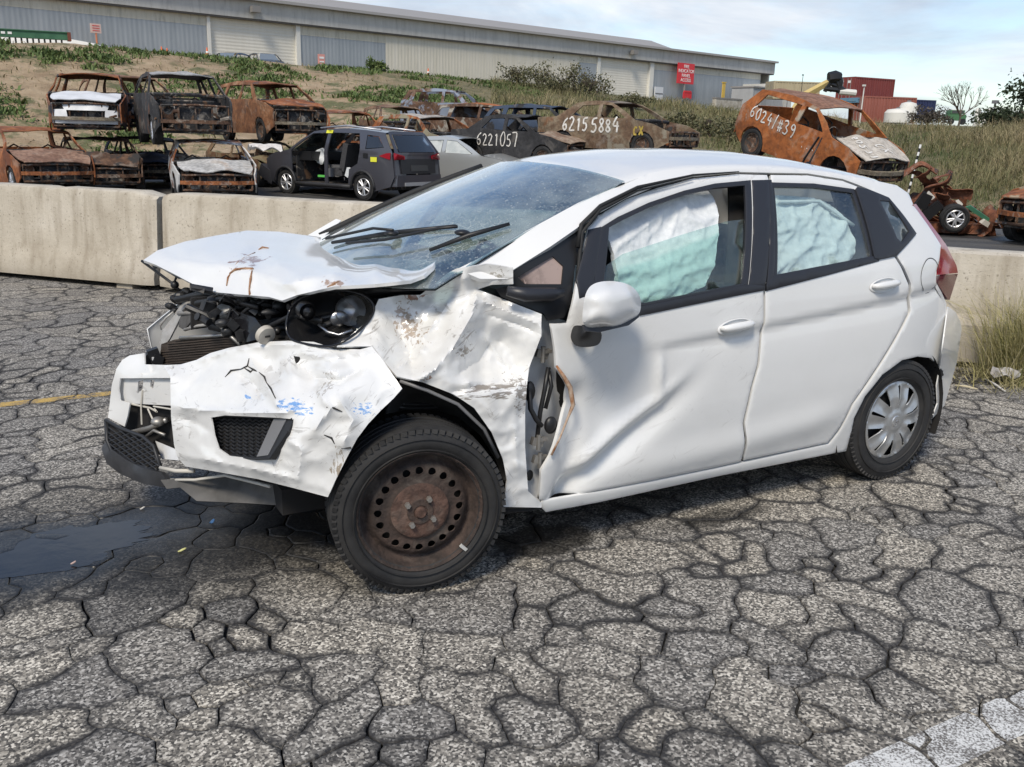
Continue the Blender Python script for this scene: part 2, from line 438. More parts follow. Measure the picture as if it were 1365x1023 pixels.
# ------------------------------------------------------------------ the crashed white hatchback
car = tag(empty('crashed_hatchback'), 'white five-door hatchback with smashed front corner, buckled bonnet and rusty steel front wheel', 'car')
def sstep(t): t = np.clip(t, 0, 1); return t*t*(3-2*t)
def bodyW(x, z, detail=True):
    """half width of the undamaged body at (x along car, z)"""
    x = np.asarray(x, float); z = np.asarray(z, float)
    w = np.full(np.broadcast(x, z).shape, .847)
    w = w-.055*np.clip((.25-x)/.9, 0, 2)**2-.17*np.clip((x-2.30)/.85, 0, 2)**2.2
    zb = 1.00+.028*x
    w = w-.05*np.clip((.60-z)/.38, 0, 2)**2-.028*np.clip((np.minimum(z, zb)-.62)/.4, 0, 2)**2
    h = np.clip(z-zb, 0, 2); w = w-.36*h-.36*h*h
    if detail:
        zc = .845+.062*(x-1.2)+.010*(x-1.2)**2; tt = zc-z
        g = np.where(tt < 0, 0, np.where(tt < .022, tt/.022, np.exp(-np.clip(tt-.022, 0, 2)/.13)))
        w = w-.017*g*sstep((x-.75)/.5)*sstep((3.05-x)/.2)
        zl = .30+.055*np.clip(x-.6, 0, 3)**1.6; t2 = z-zl
        g2 = np.exp(-(t2/.07)**2); w = w+.016*g2*sstep((x-.7)/.4)*sstep((2.25-x)/.35)
    return w
def side(px, py):
    y = -.82
    for _ in range(14):
        p = at(px, py, 'y', y); y = -float(bodyW(p[0], p[2], False))
    p = at(px, py, 'y', y); return (p[0], p[2])
def SP(*a): return [side(*p) for p in a]
def nearf(off=0.0, dent=None):
    def fn(V):
        x, z = V[:, 0], V[:, 1]; w = bodyW(x, z)+off
        if dent is not None: w = w+dent(x, z)
        return np.stack([x, -w, z], 1)
    return fn
def farf(off=0.0):
    return lambda V: np.stack([V[:, 0], bodyW(V[:, 0], V[:, 1])+off, V[:, 1]], 1)

# --- outlines (photograph pixels -> on the body side)
FD = SP((735, 432), (741, 470), (742, 491), (761, 518), (764, 541), (756, 559), (734, 609), (722, 628), (719, 667), (731, 668.5), (800, 654), (960, 622), (988, 615.5), (990.5, 564), (1002, 517), (1011, 488), (1018.5, 429), (1018.5, 381),
        (1025.5, 240), (1023, 233), (983, 232), (924, 238), (877, 250), (836, 265), (798, 287), (784, 304), (772, 360), (764, 405), (758, 431))
FWIN = SP((781, 396), (800, 304), (824, 289), (865, 270), (912, 254), (953, 244.5), (1001, 240), (997, 382), (855, 411))
RD = SP((1021, 381), (1021, 429), (1014, 488), (1005, 517), (993.5, 564), (991, 614.5), (1104, 591), (1118, 573), (1136, 538), (1165, 497), (1195, 450), (1214, 416), (1212, 380), (1193, 342),
        (1171, 290), (1160, 256), (1142, 248), (1124, 241), (1077, 233.5), (1028, 233))
RWIN = SP((1030, 371), (1027.5, 243), (1085, 244.5), (1139, 252), (1153, 296), (1164, 345))
# body side: rail above doors, pillars, rear quarter, sill
ditch = [(833, 243), (865, 231.5), (895, 226.5), (924, 223), (990, 221.5), (1050, 223.5), (1110, 230), (1155, 238), (1196, 247)]
rearq = [(1212, 258), (1219, 275), (1255, 327), (1248, 364), (1249, 378), (1263, 402), (1262, 420), (1253, 489)]
arch_r = [(1253, 489), (1241.6, 477.7), (1224, 475.7), (1203.5, 480.6), (1177, 500), (1153.6, 529), (1139, 558), (1128.6, 602)]
sillb = [(1112, 605), (960, 635), (800, 670), (728, 683.5), (722, 677), (722, 669)]
BS_out = SP(*(ditch[1:]+rearq[:-1]+arch_r+sillb+[(733, 667.5), (800, 656), (960, 624), (988, 618), (1106, 592.5), (1120, 575), (1138, 540), (1167, 499), (1197, 452), (1217, 416), (1215, 378),
        (1196, 341), (1174, 290), (1163, 254), (1143, 245.5), (1124, 238.5), (1077, 231), (1023, 230), (983, 229), (924, 234), (877, 246), (866, 250)]))
def dent(x, z):
    """crash dent in the front door skin"""
    d = -.055*np.exp(-(((x-.80)/.17)**2+((z-.62)/.17)**2))
    ln = (z-.36)-(x-.62)*.62
    d = d+.028*np.exp(-(ln/.03)**2)*sstep((x-.55)/.15)*sstep((1.25-x)/.4)
    d = d-.035*np.exp(-((ln+.075)/.06)**2)*sstep((x-.5)/.15)*sstep((1.35-x)/.5)
    d = d+.018*np.exp(-(((x-1.02)/.02)**2+((z-.70)/.09)**2))
    d = d-.03*np.exp(-((x-.62)/.05)**2)*sstep((.75-z)/.1)
    return d
fdo = surf('front_door', FD, [FWIN], nearf(0, dent), paint('white_paint_door', dirt=.14, scr=.18), car, s=.022, ring=.008, t=.012)
rdo = surf('rear_door', RD, [RWIN], nearf(), M_WHITE, car, s=.022, ring=.008, t=.012)
surf('body_side', BS_out, [], nearf(), M_WHITE, car, s=.022, ring=.006, t=.012)
# dark door jambs behind the gaps
JAMB = SP((770, 272), (836, 255), (924, 229), (990, 226), (1110, 235), (1160, 245), (1180, 255), (1225, 312), (1225, 440), (1160, 540), (1120, 597), (760, 660), (765, 432), (772, 360))
surf('door_jamb', JAMB, [[(p[0], p[1]) for p in FWIN], [(p[0], p[1]) for p in RWIN]], nearf(-.14), M_DARK, car, s=.06, t=.01)
# --- black frames around the glass
def frame(name, outer, hole, off, parent, m=M_SATIN, t=.01, s=.025):
    return surf(name, outer, [hole] if hole else [], nearf(off), m, parent, s=s, ring=.004, t=t)
FG = SP((802, 398), (812, 303), (832, 292), (868, 275), (914, 259), (953, 250.5), (993, 247), (989, 378), (860, 404))
frame('window_frame', FWIN, FG, .001, fdo)
frame('pillar_trim', SP((1002, 240), (1024.5, 239.5), (1018.8, 383), (997, 384)), None, .004, fdo)
frame('window_sill_trim', SP((852, 409), (998, 379), (1019, 381), (1019, 387), (998, 391), (852, 421)), None, .006, fdo)
frame('sail_trim', SP((784, 306), (801, 302), (789, 392), (772, 398), (768, 372)), None, .003, fdo)
RG = SP((1036, 366), (1032, 249), (1085, 250), (1136, 257), (1150, 300), (1160, 342))
frame('window_frame', RWIN, RG, .001, rdo)
frame('pillar_trim', SP((1022, 239.5), (1028, 239.5), (1031, 372), (1021, 381)), None, .004, rdo)
frame('window_sill_trim', SP((1021, 379), (1031, 367), (1165, 341), (1172, 341), (1171, 348), (1021, 388)), None, .006, rdo)
QD = SP((1139, 252), (1141, 249), (1156, 252), (1183, 263), (1203, 287), (1220, 311), (1193, 341), (1170, 346), (1164, 344), (1153, 296))
QG = SP((1171, 267), (1184, 268), (1210, 308), (1200, 323), (1194, 317))
frame('quarter_panel_trim', QD, QG, .010, car)
# --- glass
GT = glassm('side_glass', (.85, .955, .925), .95, film=.05)
GT2 = glassm('rear_side_glass', (.92, .975, .965), 1.0, film=.06)
GD = glassm('dark_glass', (.20, .25, .27), 1.0, film=.15)
half = SP((796, 404), (799, 364), (833, 340), (915, 313), (971, 296), (995, 293), (990, 384), (860, 410))
surf('window_glass', half, [], nearf(-.018), GT, fdo, s=.05, t=.004)
surf('window_glass', RWIN, [], nearf(-.008), GT2, rdo, s=.05, t=.004)
surf('quarter_glass', QG, [], nearf(.004), GD, car, s=.05, t=.004)
# --- curtain airbags hanging inside the side windows
def bagf(off, amp, seed, f2=1.0):
    def fn(V):
        x, z = V[:, 0], V[:, 1]; w = bodyW(x, z, False)+off
        def fold(p, q):
            u = p*.8+q*1.0; v = q*.8-p*.5; wv = mnoise.noise(Vector((p*3+seed, q*3, 4)))*.5
            r1 = 1-abs(mnoise.noise(Vector((u*3.2*f2+wv+seed, v*9*f2, seed)))); r2 = 1-abs(mnoise.noise(Vector((u*9*f2-seed, v*17+wv*2, 3)))); r3 = 1-abs(mnoise.noise(Vector((p*26, q*30+seed, 5))))
            return (r1**3)*1.3+(r2**4)*.7+(r3**4)*.25-.8
        a = np.array([fold(p, q) for p, q in zip(x, z)])
        return np.stack([x, -(w+a*amp), z], 1)
    return fn
bag1 = SP((817, 295), (850, 284), (905, 270), (940, 254), (962, 253), (971, 268), (974, 300), (970, 350), (962, 384), (935, 398), (858, 416), (838, 380), (835, 345), (826, 322))
surf('curtain_airbag', smooth_poly(bag1, 1), [], bagf(-.085, .018, 3, .8), M_BAG, car, s=.010, t=.02)
bag2 = SP((1022, 262), (1060, 262), (1110, 266), (1140, 285), (1158, 330), (1152, 352), (1100, 362), (1028, 376))
surf('curtain_airbag', smooth_poly(bag2, 1), [], bagf(-.075, .02, 9, .9), M_BAG, car, s=.010, t=.02)
sm = MB(); pts = [at(1030+i*8, 271-i*.2+(i > 9)*(i-9)*8, 'y', -.655) for i in range(14)]
pts = [(p[0], -(float(bodyW(p[0], p[2], False))-.062), p[2]) for p in pts]
sm.tube(pts, .008, 6); sm.build('airbag_seam', M_BAG, car, True)
# --- door handles, mirror, fuel flap
def handle(px, py, parent):
    x, z = side(px, py); mb = MB(); w = float(bodyW(x, z)); sl = .06
    cup = MB()
    for (A, B, o, mm, nm) in ((.098, .034, .004, M_WHITE, 'handle_cup'),):
        n = 28; rings = []
        for k, (s_, d) in enumerate(((1, 0.0), (.93, .006), (.75, -.006), (.4, -.014), (.05, -.016))):
            for i in range(n):
                a = 2*math.pi*i/n; dx = A*s_*math.cos(a); dz = B*s_*math.sin(a)+dx*sl
                cup.v.append((x+dx, -(float(bodyW(x+dx, z+dz))+d+.002), z+dz))
        for k in range(4):
            for i in range(n): cup.f.append((k*n+i, k*n+(i+1) % n, (k+1)*n+(i+1) % n, (k+1)*n+i))
    hb = MB(); p = []
    rr = []
    for i in range(11):
        u = -1+2*i/10; xx = x+.088*u+.004; zz = z+.006+(xx-x)*sl
        p.append((xx, -(float(bodyW(xx, zz))+.004+.020*math.sqrt(max(0, 1-u**4))), zz)); rr.append(.008+.010*math.sqrt(max(0, 1-u*u)))
    hb.tube(p, rr, 10)
    h = hb.build('door_handle', M_WHITE, parent, True)
    cup.build('handle_cup', M_WHITE, h, True)
handle(980, 436, fdo); handle(1178, 380.5, rdo)
fx, fz = side(1240, 368); mb = MB(); n = 40; rad = .083
for i in range(n):
    a = 2*math.pi*i/n
    for rr_, o in ((rad, .0035), (rad+.004, .0035)):
        X, Z = fx+rr_*math.cos(a), fz+rr_*math.sin(a)*.98; mb.v.append((X, -(float(bodyW(X, Z))+o-.0022), Z))
for i in range(n): j = (i+1) % n; mb.f.append((2*i, 2*i+1, 2*j+1, 2*j))
mb.build('fuel_flap_gap', M_RUB, car)
# mirror: shell, black lower cap, foot
mir = crumple('mirror_shell', smooth_poly([(777, 436), (776, 415), (781, 388), (792, 377), (815, 374), (840, 379), (853, 393), (855, 408), (852, 420), (836, 431), (800, 440)], 2),
    [(777, 436, 'y', -.98), (776, 415, 'y', -.985), (785, 385, 'y', -.97), (815, 374, 'y', -.955), (845, 382, 'y', -.955), (855, 405, 'y', -.955), (845, 428, 'y', -.965), (800, 441, 'y', -.975), (812, 408, 'y', -1.055), (795, 410, 'y', -1.045), (832, 405, 'y', -1.035), (812, 388, 'y', -1.03), (812, 428, 'y', -1.045), (788, 394, 'y', -1.022), (840, 392, 'y', -1.012), (846, 414, 'y', -1.005), (786, 426, 'y', -1.032)],
    M_WHITE, car, s=4, t=.003, lin=False, sharp=60, smooth_mix=0)
mb = MB(); c = at(815, 408, 'y', -.925)
mb.ell((c[0]+.01, c[1]-.005, c[2]), (.112, .05, .075), 24, 14); mb.build('mirror_back', M_SATIN, mir, True)
crumple('mirror_lower_cap', [(777, 433), (800, 437), (836, 427), (853, 416), (852, 423), (838, 434), (800, 443), (780, 441)],
    [(777, 436, 'y', -.985), (800, 441, 'y', -1.0), (836, 432, 'y', -.99), (853, 420, 'y', -.965), (810, 436, 'y', -1.01)], M_SATIN, mir, s=4, off=-.006, t=.01)
crumple('mirror_foot', smooth_poly([(762, 440), (766, 433), (784, 436), (803, 441), (801, 458), (790, 463), (768, 463), (760, 452)], 2),
    [(762, 440, 'y', -.85), (784, 436, 'y', -.93), (803, 441, 'y', -.88), (801, 458, 'y', -.85), (768, 463, 'y', -.85), (782, 450, 'y', -.93), (770, 450, 'y', -.90)], M_BLACK, mir, s=4, t=.02, lin=False, smooth_mix=0)
# --- roof
RX0, RX1 = .985, None
def roof_edge(x): return np.interp(x, ex, ey)
_e = np.array(SP(*ditch)); ex = _e[:, 0]; ez = _e[:, 1]; ey = bodyW(ex, ez, False)
print('ditch', np.round(np.stack([ex, ey, ez], 1), 3).tolist())
RX1 = float(ex[-1])-.06
def roof_z(x, y):
    x = np.asarray(x, float); zz = np.interp(x, ex, ez); e = np.interp(x, ex, ey)
    q = np.clip(np.abs(y)/e, 0, 1.1)
    crown = .050+.012*np.sin(np.clip((x-1)/1.7, 0, 1)*3.14)
    return zz+crown*(1-q**2.4)
hdr = [(ex[0]-.07*(1-(y/ey[0])**2), y) for y in np.linspace(-ey[0], ey[0], 15)]
rear_e = [(RX1+.02-.04*(y/.55)**2, y) for y in np.linspace(.53, -.53, 11)]
lo_e = [(x, -float(roof_edge(x))) for x in np.linspace(RX1-.05, ex[0]+.05, 12)]
hi_e = [(x, float(roof_edge(x))) for x in np.linspace(ex[0]+.05, RX1-.05, 12)]
surf('roof', hdr+hi_e+rear_e+lo_e, [], lambda V: np.stack([V[:, 0], V[:, 1], roof_z(V[:, 0], V[:, 1])], 1), M_WHITE, car, s=.05, ring=.008, t=.012)
mb = MB(); b0 = at(1075, 213, 'y', 0.0); bz = float(roof_z(b0[0], 0)); mb.tube([(b0[0], 0, bz-.01), (b0[0]+.02, 0, bz+.03)], [.03, .012], 10)
mb.tube([(b0[0]+.02, 0, bz+.02), (b0[0]+.10, 0, bz+.16)], [.006, .003], 6); mb.build('aerial', M_BLACK, car, True)
# --- windscreen (curved patch from cowl to header)
TLc = np.array([ex[0]-.005, ey[0]+.0, ez[0]]); TRc = TLc*np.array([1, -1, 1])
BR = at(606, 362, 'y', -.70); BL = BR*np.array([1, -1, 1])
print('windscreen base', BR)
def ws(V, lift=0.0):
    u, v = V[:, 0], V[:, 1]          # u across (-1 near .. 1 far), v 0 bottom .. 1 top
    yb = -BR[1]*u; yt = ey[0]*u
    xb = BR[0]-.22*(1-u*u); xt = ex[0]-.07*(1-u*u)
    zb_ = BR[2]-.03*(1-u*u)-.02; zt = ez[0]+.05*(1-np.abs(u)**2.4)
    vv = v+.05*np.sin(v*3.14)
    return np.stack([xb+(xt-xb)*v, yb+(yt-yb)*v, zb_+(zt-zb_)*vv+lift], 1)
M_WS = glassm('cracked_windscreen', (.60, .70, .72), 1.3, film=.30, crackle=.6, col_film=(.5, .54, .54))
surf('windscreen', [(-1, -.1), (1, -.1), (1, 1), (-1, 1)], [], ws, M_WS, car, s=.08, t=.004)
fb = []   # black ceramic band round the glass
surf('windscreen_band', [(-1.0, -.1), (1.0, -.1), (1.0, 1.0), (-1.0, 1.0)], [[(-.965, -.05), (.955, -.05), (.955, .975), (-.965, .975)]], lambda V: ws(V, -.006), M_BLACK, car, s=.08, t=.002)
mb = MB(); mb.tube([ws(np.array([[1.02, v]]), .012)[0] for v in np.linspace(-.05, 1.0, 10)], .016, 8); mb.build('windscreen_seal', M_RUB, car, True)
# far A pillar in white
def pil(V):
    X = ws(np.stack([np.full(len(V), 1.0), V[:, 1]], 1)); X[:, 1] += V[:, 0]*.07; X[:, 2] -= V[:, 0]*.045; X[:, 0] += V[:, 0]*.02; return X
surf('windscreen_pillar', [(.3, -.15), (1, -.15), (1, 1), (.3, 1)], [], pil, M_WHITE, car, s=.1, t=.02)
# green smear, wipers
ip = at(683, 300, 'y', -.38)
# near A pillar (white strip between windscreen and door aperture)
crumple('windscreen_pillar', [(609, 359), (640, 344), (700, 309), (770, 271), (833, 242.5), (866, 231), (895, 226), (924, 232), (877, 244), (836, 259), (797, 281), (768, 305), (735, 328), (684, 360), (684, 372), (640, 372)],
    [(609, 359, 'y', -.68), (700, 309, 'y', -.655), (833, 242, 'y', -.585), (924, 232, 'y', -.60), (836, 259, 'y', -.655), (768, 305, 'y', -.715), (684, 372, 'y', -.755), (640, 372, 'y', -.72), (866, 231, 'y', -.58)],
    M_WHITE, car, s=8, off=-.004, t=.02, lin=False, smooth_mix=0, sharp=50)
def wiper(pa, pb, arm, hub):
    mb = MB(); A = at_ws(*pa); B = at_ws(*pb)
    mb.tube([A, A*.5+B*.5+np.array([-.004, 0, .006]), B], [.007, .011, .007], 6)
    b = mb.build('wiper', M_BLACK, car, True)
    m2 = MB(); m2.tube([at_ws(*q)+np.array([-.012, 0, .022]) for q in arm], .006, 6); m2.build('wiper_arm', M_BLACK, b, True)
    m3 = MB(); h = at_ws(*hub); m3.ell(h+np.array([-.008, 0, .008]), (.03, .03, .012), 12, 8); m3.build('wiper_joint', M_BLACK, b, True)
def at_ws(px, py):
    """where the pixel's ray meets the windscreen"""
    d = ray(px, py); best = None
    U, Vv = np.meshgrid(np.linspace(-1, 1, 81), np.linspace(-.1, 1, 81)); G = np.stack([U.ravel(), Vv.ravel()], 1)
    X = ws(G)-CAM_C; dn = d/np.linalg.norm(d); e = np.linalg.norm(X-(X@dn)[:, None]*dn[None], axis=1)
    return X[e.argmin()]+CAM_C+np.array([-.012, -.004, .014])
wiper((447, 327), (612, 307), [(440, 330), (505, 316), (530, 318)], (527, 319))
wiper((574, 340), (681, 304), [(470, 335), (520, 330), (590, 318), (618, 315)], (622, 318))
# ------------------------------------------------------------------ wheels
def tyre_mesh(r, w, rim, n=56):
    h = w/2
    prof = [(rim-.006, -h*.78), (rim+.012, -h*.90), (rim+.03, -h*.985), ((rim+r)/2, -h*1.03), (r-.035, -h*.985), (r-.014, -h*.9), (r-.004, -h*.72), (r, -h*.45),
            (r, -h*.40), (r-.008, -h*.38), (r-.008, -h*.30), (r, -h*.28), (r+.001, -h*.06), (r-.008, -h*.04), (r-.008, h*.04), (r+.001, h*.06), (r, h*.28), (r-.008, h*.30), (r-.008, h*.38), (r, h*.40), (r, h*.45),
            (r-.004, h*.72), (r-.014, h*.9), (r-.035, h*.985), ((rim+r)/2, h*1.03), (rim+.012, h*.9), (rim-.006, h*.78)]
    mb = MB().lathe(prof, n)
    for k in range(72):          # shoulder tread blocks
        a = 2*math.pi*k/72; rot = Matrix.Rotation(-a, 3, 'Y')
        for sgn in (-1, 1):
            p = rot @ Vector((r-.0135, sgn*h*.74, 0)); mb.box(p, (.016, h*.42, r*.062), rot @ Matrix.Rotation(sgn*.35, 3, 'X') @ Matrix.Rotation(sgn*-.25, 3, 'Z'))
    for rr in (rim+.02, (rim+r)/2+.012):   # sidewall ribs
        mb.lathe([(rr-.002, -h*1.0), (rr, -h*1.065), (rr+.002, -h*1.0)], n)
    return mb
def circ(cx, cy, r, n=12): return [(cx+r*math.cos(2*math.pi*i/n), cy+r*math.sin(2*math.pi*i/n)) for i in range(n)]
def wheel_root(parent, loc, steer=0.0, camber=0.0):
    o = empty('wheel', loc, (camber, 0, steer)); o.parent = parent; return o
# front: bare rusty steel wheel with twenty round holes
wc = at(567, 670, 'y', -.83); FR = .316
wf = wheel_root(car, (wc[0], -.745, FR), R(-11), R(1.5))
tyre_mesh(FR, .195, .222).build('tyre', M_TYRE, wf, True, 35)
def sw_prof(rad):
    return np.interp(rad, [0, .03, .045, .06, .10, .112, .125, .15, .172, .186, .197, .206, .212, .219, .225, .227],
                     [-.074, -.074, -.072, -.070, -.070, -.058, -.056, -.060, -.050, -.028, -.022, -.030, -.055, -.082, -.094, -.090])
holes = [circ(.149*math.cos(2*math.pi*k/20), .149*math.sin(2*math.pi*k/20), .0145, 14) for k in range(20)]
def swf(V): rad = np.hypot(V[:, 0], V[:, 1]); return np.stack([V[:, 0], sw_prof(rad), V[:, 1]], 1)
surf('steel_wheel', circ(0, 0, .227, 72), holes, swf, M_STEEL, wf, s=.0095, t=.004, sharp=50)
surf('wheel_centre', circ(0, 0, .106, 48), [circ(0, 0, .022, 20)], lambda V: swf(V)-np.array([0, .003, 0]), M_STEELC, wf, s=.012, t=.003, sharp=50)
MB().lathe([(.001, -.094), (.016, -.094), (.018, -.088), (.021, -.086), (.021, -.06)], 24).build('hub_nut', M_STEELC, wf, True, 40)
MB().lathe([(.024, -.075), (.026, -.080), (.046, -.078), (.05, -.07)], 30).build('hub_ring', M_STEEL, wf, True, 40)
for k in range(4):
    a = math.pi/4+k*math.pi/2+.2; mb = MB().lathe([(.001, -.092), (.009, -.092), (.011, -.088), (.011, -.06)], 6, c=(.056*math.cos(a), 0, .056*math.sin(a)))
    mb.build('wheel_nut', M_GREYM, wf, False)
MB().lathe([(.001, .0), (.14, .0), (.20, .01), (.21, .05)], 32).build('brake_disc', M_DARK, wf, True)
MB().box((.158, -.089, -.155), (.03, .01, .012), Matrix.Rotation(.75, 3, 'Y')).build('balance_weight', mat('lead_weight', (.5, .5, .48), .5), wf)
# rear: silver ten-spoke plastic cover
def rear_wheel(parent, loc, flip=False):
    o = wheel_root(parent, loc)
    if flip: o.rotation_euler = (0, 0, math.pi)
    tyre_mesh(.306, .185, .197).build('tyre', M_TYRE, o, True, 35)
    hs = []
    for k in range(5):
        for kind in (0, 1):
            a0 = 2*math.pi*(k+kind*.5)/5+.28; pts = []
            r0, r1, w0, w1 = ((.082, .176, .004, .009) if kind == 0 else (.098, .178, .006, .030))
            for (rr, ww) in ((r0, -w0), ((r0+r1)/2, -(w0+w1)/2), (r1, -w1), (r1+.004, 0), (r1, w1), ((r0+r1)/2, (w0+w1)/2), (r0, w0)):
                pts.append((rr*math.cos(a0)-ww*math.sin(a0), rr*math.sin(a0)+ww*math.cos(a0)))
            hs.append(pts)
    def hf(V):
        rad = np.hypot(V[:, 0], V[:, 1]); ang = np.arctan2(V[:, 1], V[:, 0])
        y = np.interp(rad, [0, .045, .06, .12, .18, .19, .2], [-.098, -.097, -.090, -.094, -.080, -.082, -.074])
        y = y-.006*np.cos(5*(ang-.28)*2)*np.interp(rad, [.06, .1, .17, .19], [0, 1, 1, 0])
        return np.stack([V[:, 0], y, V[:, 1]], 1)
    c = surf('wheel_cover', circ(0, 0, .2, 64), hs, hf, M_SILV, o, s=.011, t=.005, sharp=35)
    MB().lathe([(.001, -.05), (.19, -.05), (.195, -.03)], 30).build('wheel_rim', M_DARK, o, True)
    mb = MB().lathe([(.001, -.101), (.026, -.101), (.030, -.097)], 24); mb.build('centre_cap', M_SILV, o, True, 40)
    mb = MB()
    for xx in (-.009, .009): mb.box((xx*(1), -.1025, 0), (.004, .003, .026))
    mb.box((0, -.1025, 0), (.018, .003, .004)); mb.build('emblem', M_CHROME, o)
    return o
rear_wheel(car, (2.53, -.727, .306)); rear_wheel(car, (2.53, .727, .306), True)
wfr = wheel_root(car, (0.0, .72, .306), math.pi); tyre_mesh(.306, .185, .197).build('tyre', M_TYRE, wfr, True, 35)
surf('steel_wheel', circ(0, 0, .2, 48), [], lambda V: np.stack([V[:, 0], -.07+.02*np.cos(np.hypot(V[:, 0], V[:, 1])*30), V[:, 1]], 1), M_STEEL, wfr, s=.03, t=.004)
def well(cx, cz, r, y0, y1, a0=-20, a1=200):
    mb = MB(); n = 20
    for i in range(n+1):
        a = R(a0+(a1-a0)*i/n)
        for (yy, rr) in ((y0, r), (y1, r), (y1, .02)): mb.v.append((cx+rr*math.cos(a), yy, cz+rr*math.sin(a)))
    for i in range(n):
        b = 3*i; mb.f += [(b, b+1, b+4, b+3), (b+1, b+2, b+5, b+4)]
    return mb
well(2.53, .31, .385, -.80, -.50).build('wheel_arch_liner', M_DARK, car, True)
well(2.53, .31, .385, .80, .50).build('wheel_arch_liner', M_DARK, car, True)
well(0, .36, .43, -.72, -.48, 15, 160).build('wheel_arch_liner', M_DARK, car, True)
# ------------------------------------------------------------------ rear end
_q = np.array(SP(*rearq)); qz = _q[::-1, 1]; qx = _q[::-1, 0]
print('rear', np.round(_q, 3).tolist())
def tail(V, off=0.0, bulge=.10):
    u, z = V[:, 0], V[:, 1]; xe = np.interp(z, qz, qx); w = bodyW(xe, z, False)
    return np.stack([xe+bulge*(1-np.abs(u)**2.6)+off, u*(w+.0), z], 1)
zt_ = float(_q[0, 1])
tg = surf('tailgate', [(-1, .56), (1, .56), (1, zt_), (-1, zt_)], [[(-.82, 1.02), (.82, 1.02), (.78, zt_-.07), (-.78, zt_-.07)]], tail, M_WHITE, car, s=.06, ring=.01, t=.015)
surf('rear_window', [(-.83, 1.01), (.83, 1.01), (.79, zt_-.06), (-.79, zt_-.06)], [], lambda V: tail(V, -.008), GD, tg, s=.08, t=.004)
spx = [(x, y) for x, y in zip([2.6]*2, [-.5, .5])]
surf('roof_spoiler', [(ex[-1]-.18, -.50), (ex[-1]+.00, -.48), (ex[-1]+.06, 0), (ex[-1]+.00, .48), (ex[-1]-.18, .50)], [], lambda V: np.stack([V[:, 0], V[:, 1], roof_z(V[:, 0], V[:, 1])-.012-np.clip(V[:, 0]-ex[-1]+.05, 0, 1)*.22], 1), M_WHITE, car, s=.05, t=.03)
rb = [(1264, 409), (1274, 416), (1281, 431), (1282, 440), (1275, 485), (1265, 520), (1259, 541), (1242, 559), (1250, 538), (1249, 514), (1253, 491)]
crumple('rear_bumper', rb, [(1264, 409, 'y', -.74), (1253, 491, 'y', -.79), (1249, 514, 'y', -.79), (1250, 538, 'y', -.79), (1242, 559, 'y', -.80), (1274, 416, 'y', -.70), (1281, 431, 'y', -.64), (1282, 440, 'y', -.63), (1275, 485, 'y', -.65), (1265, 520, 'y', -.70), (1259, 541, 'y', -.74), (1266, 470, 'y', -.77), (1268, 440, 'y', -.755)], M_WHITE, car, s=5, t=.006, lin=False, smooth_mix=0, sharp=60)
def rbar(V):
    u, z = V[:, 0], V[:, 1]; zz = np.clip((z-.25)/.40, 0, 1)
    return np.stack([3.02+.05*np.sin(zz*3.14)+.10*(1-np.abs(u)**2.6), u*.66, z], 1)
surf('rear_bumper', [(-1, .25), (1, .25), (1, .66), (-1, .66)], [], rbar, M_WHITE, car, s=.06, t=.01)
mb = MB(); p = [at(*q) for q in ((1248, 489, 'y', -.78), (1254, 494, 'y', -.78), (1256, 500, 'y', -.77))]; mb.tube(p, .008, 6); mb.tube([p[1], p[1]+np.array([0, 0, -.05])], .012, 6); mb.build('bumper_bracket', M_BLACK, car)
LC = [(1218, 273, 'y', -.665), (1256, 329, 'y', -.715), (1249, 364, 'y', -.745), (1249, 377, 'y', -.755), (1265, 400, 'y', -.72), (1277, 364, 'y', -.665), (1275, 354, 'y', -.66), (1261, 326, 'y', -.66), (1221, 273, 'y', -.645), (1262, 365, 'y', -.735)]
tl = crumple('tail_light', [(1217, 273), (1221, 272), (1240, 298), (1261, 326), (1275, 354), (1277, 364), (1249, 367), (1249, 362), (1255, 330), (1236, 302)], LC, M_RED, car, s=4, off=-.006, t=.02, sharp=20)
crumple('lower_lens', [(1249, 368), (1277, 365), (1266, 400), (1263, 399), (1249, 377)], LC, M_REDD, tl, s=4, off=-.005, t=.02, sharp=20)
# ------------------------------------------------------------------ far side (undamaged outline mirrored)
for nm, po, ho in (('front_door', FD, FWIN), ('rear_door', RD, RWIN)):
    d = surf(nm, po, [ho], farf(), M_WHITE, car, s=.06, ring=.008, t=.012, flip=True)
    surf('window_glass', ho, [], farf(-.008), GT2, d, s=.08, t=.004, flip=True)
    surf('window_frame', ho, [[tuple(np.array(p)*.94+np.mean(ho, 0)*.06) for p in ho]], farf(.002), M_SATIN, d, s=.05, t=.01, flip=True)
surf('body_side', BS_out, [], farf(), M_WHITE, car, s=.06, ring=.006, t=.012, flip=True)
surf('quarter_panel_trim', QD, [], farf(.006), M_SATIN, car, s=.06, t=.012, flip=True)
FFp = [(-.62, .42), (-.66, .72), (-.3, .98), (.1, 1.10), (.45, 1.12), (.62, 1.0), (.60, .24), (.42, .24)]+[(.37*math.cos(a), .31+.37*math.sin(a)) for a in np.linspace(-.1, math.pi+.1, 16)]
surf('front_wing', FFp, [], farf(-.01), M_WHITE, car, s=.06, ring=.006, t=.01, flip=True)
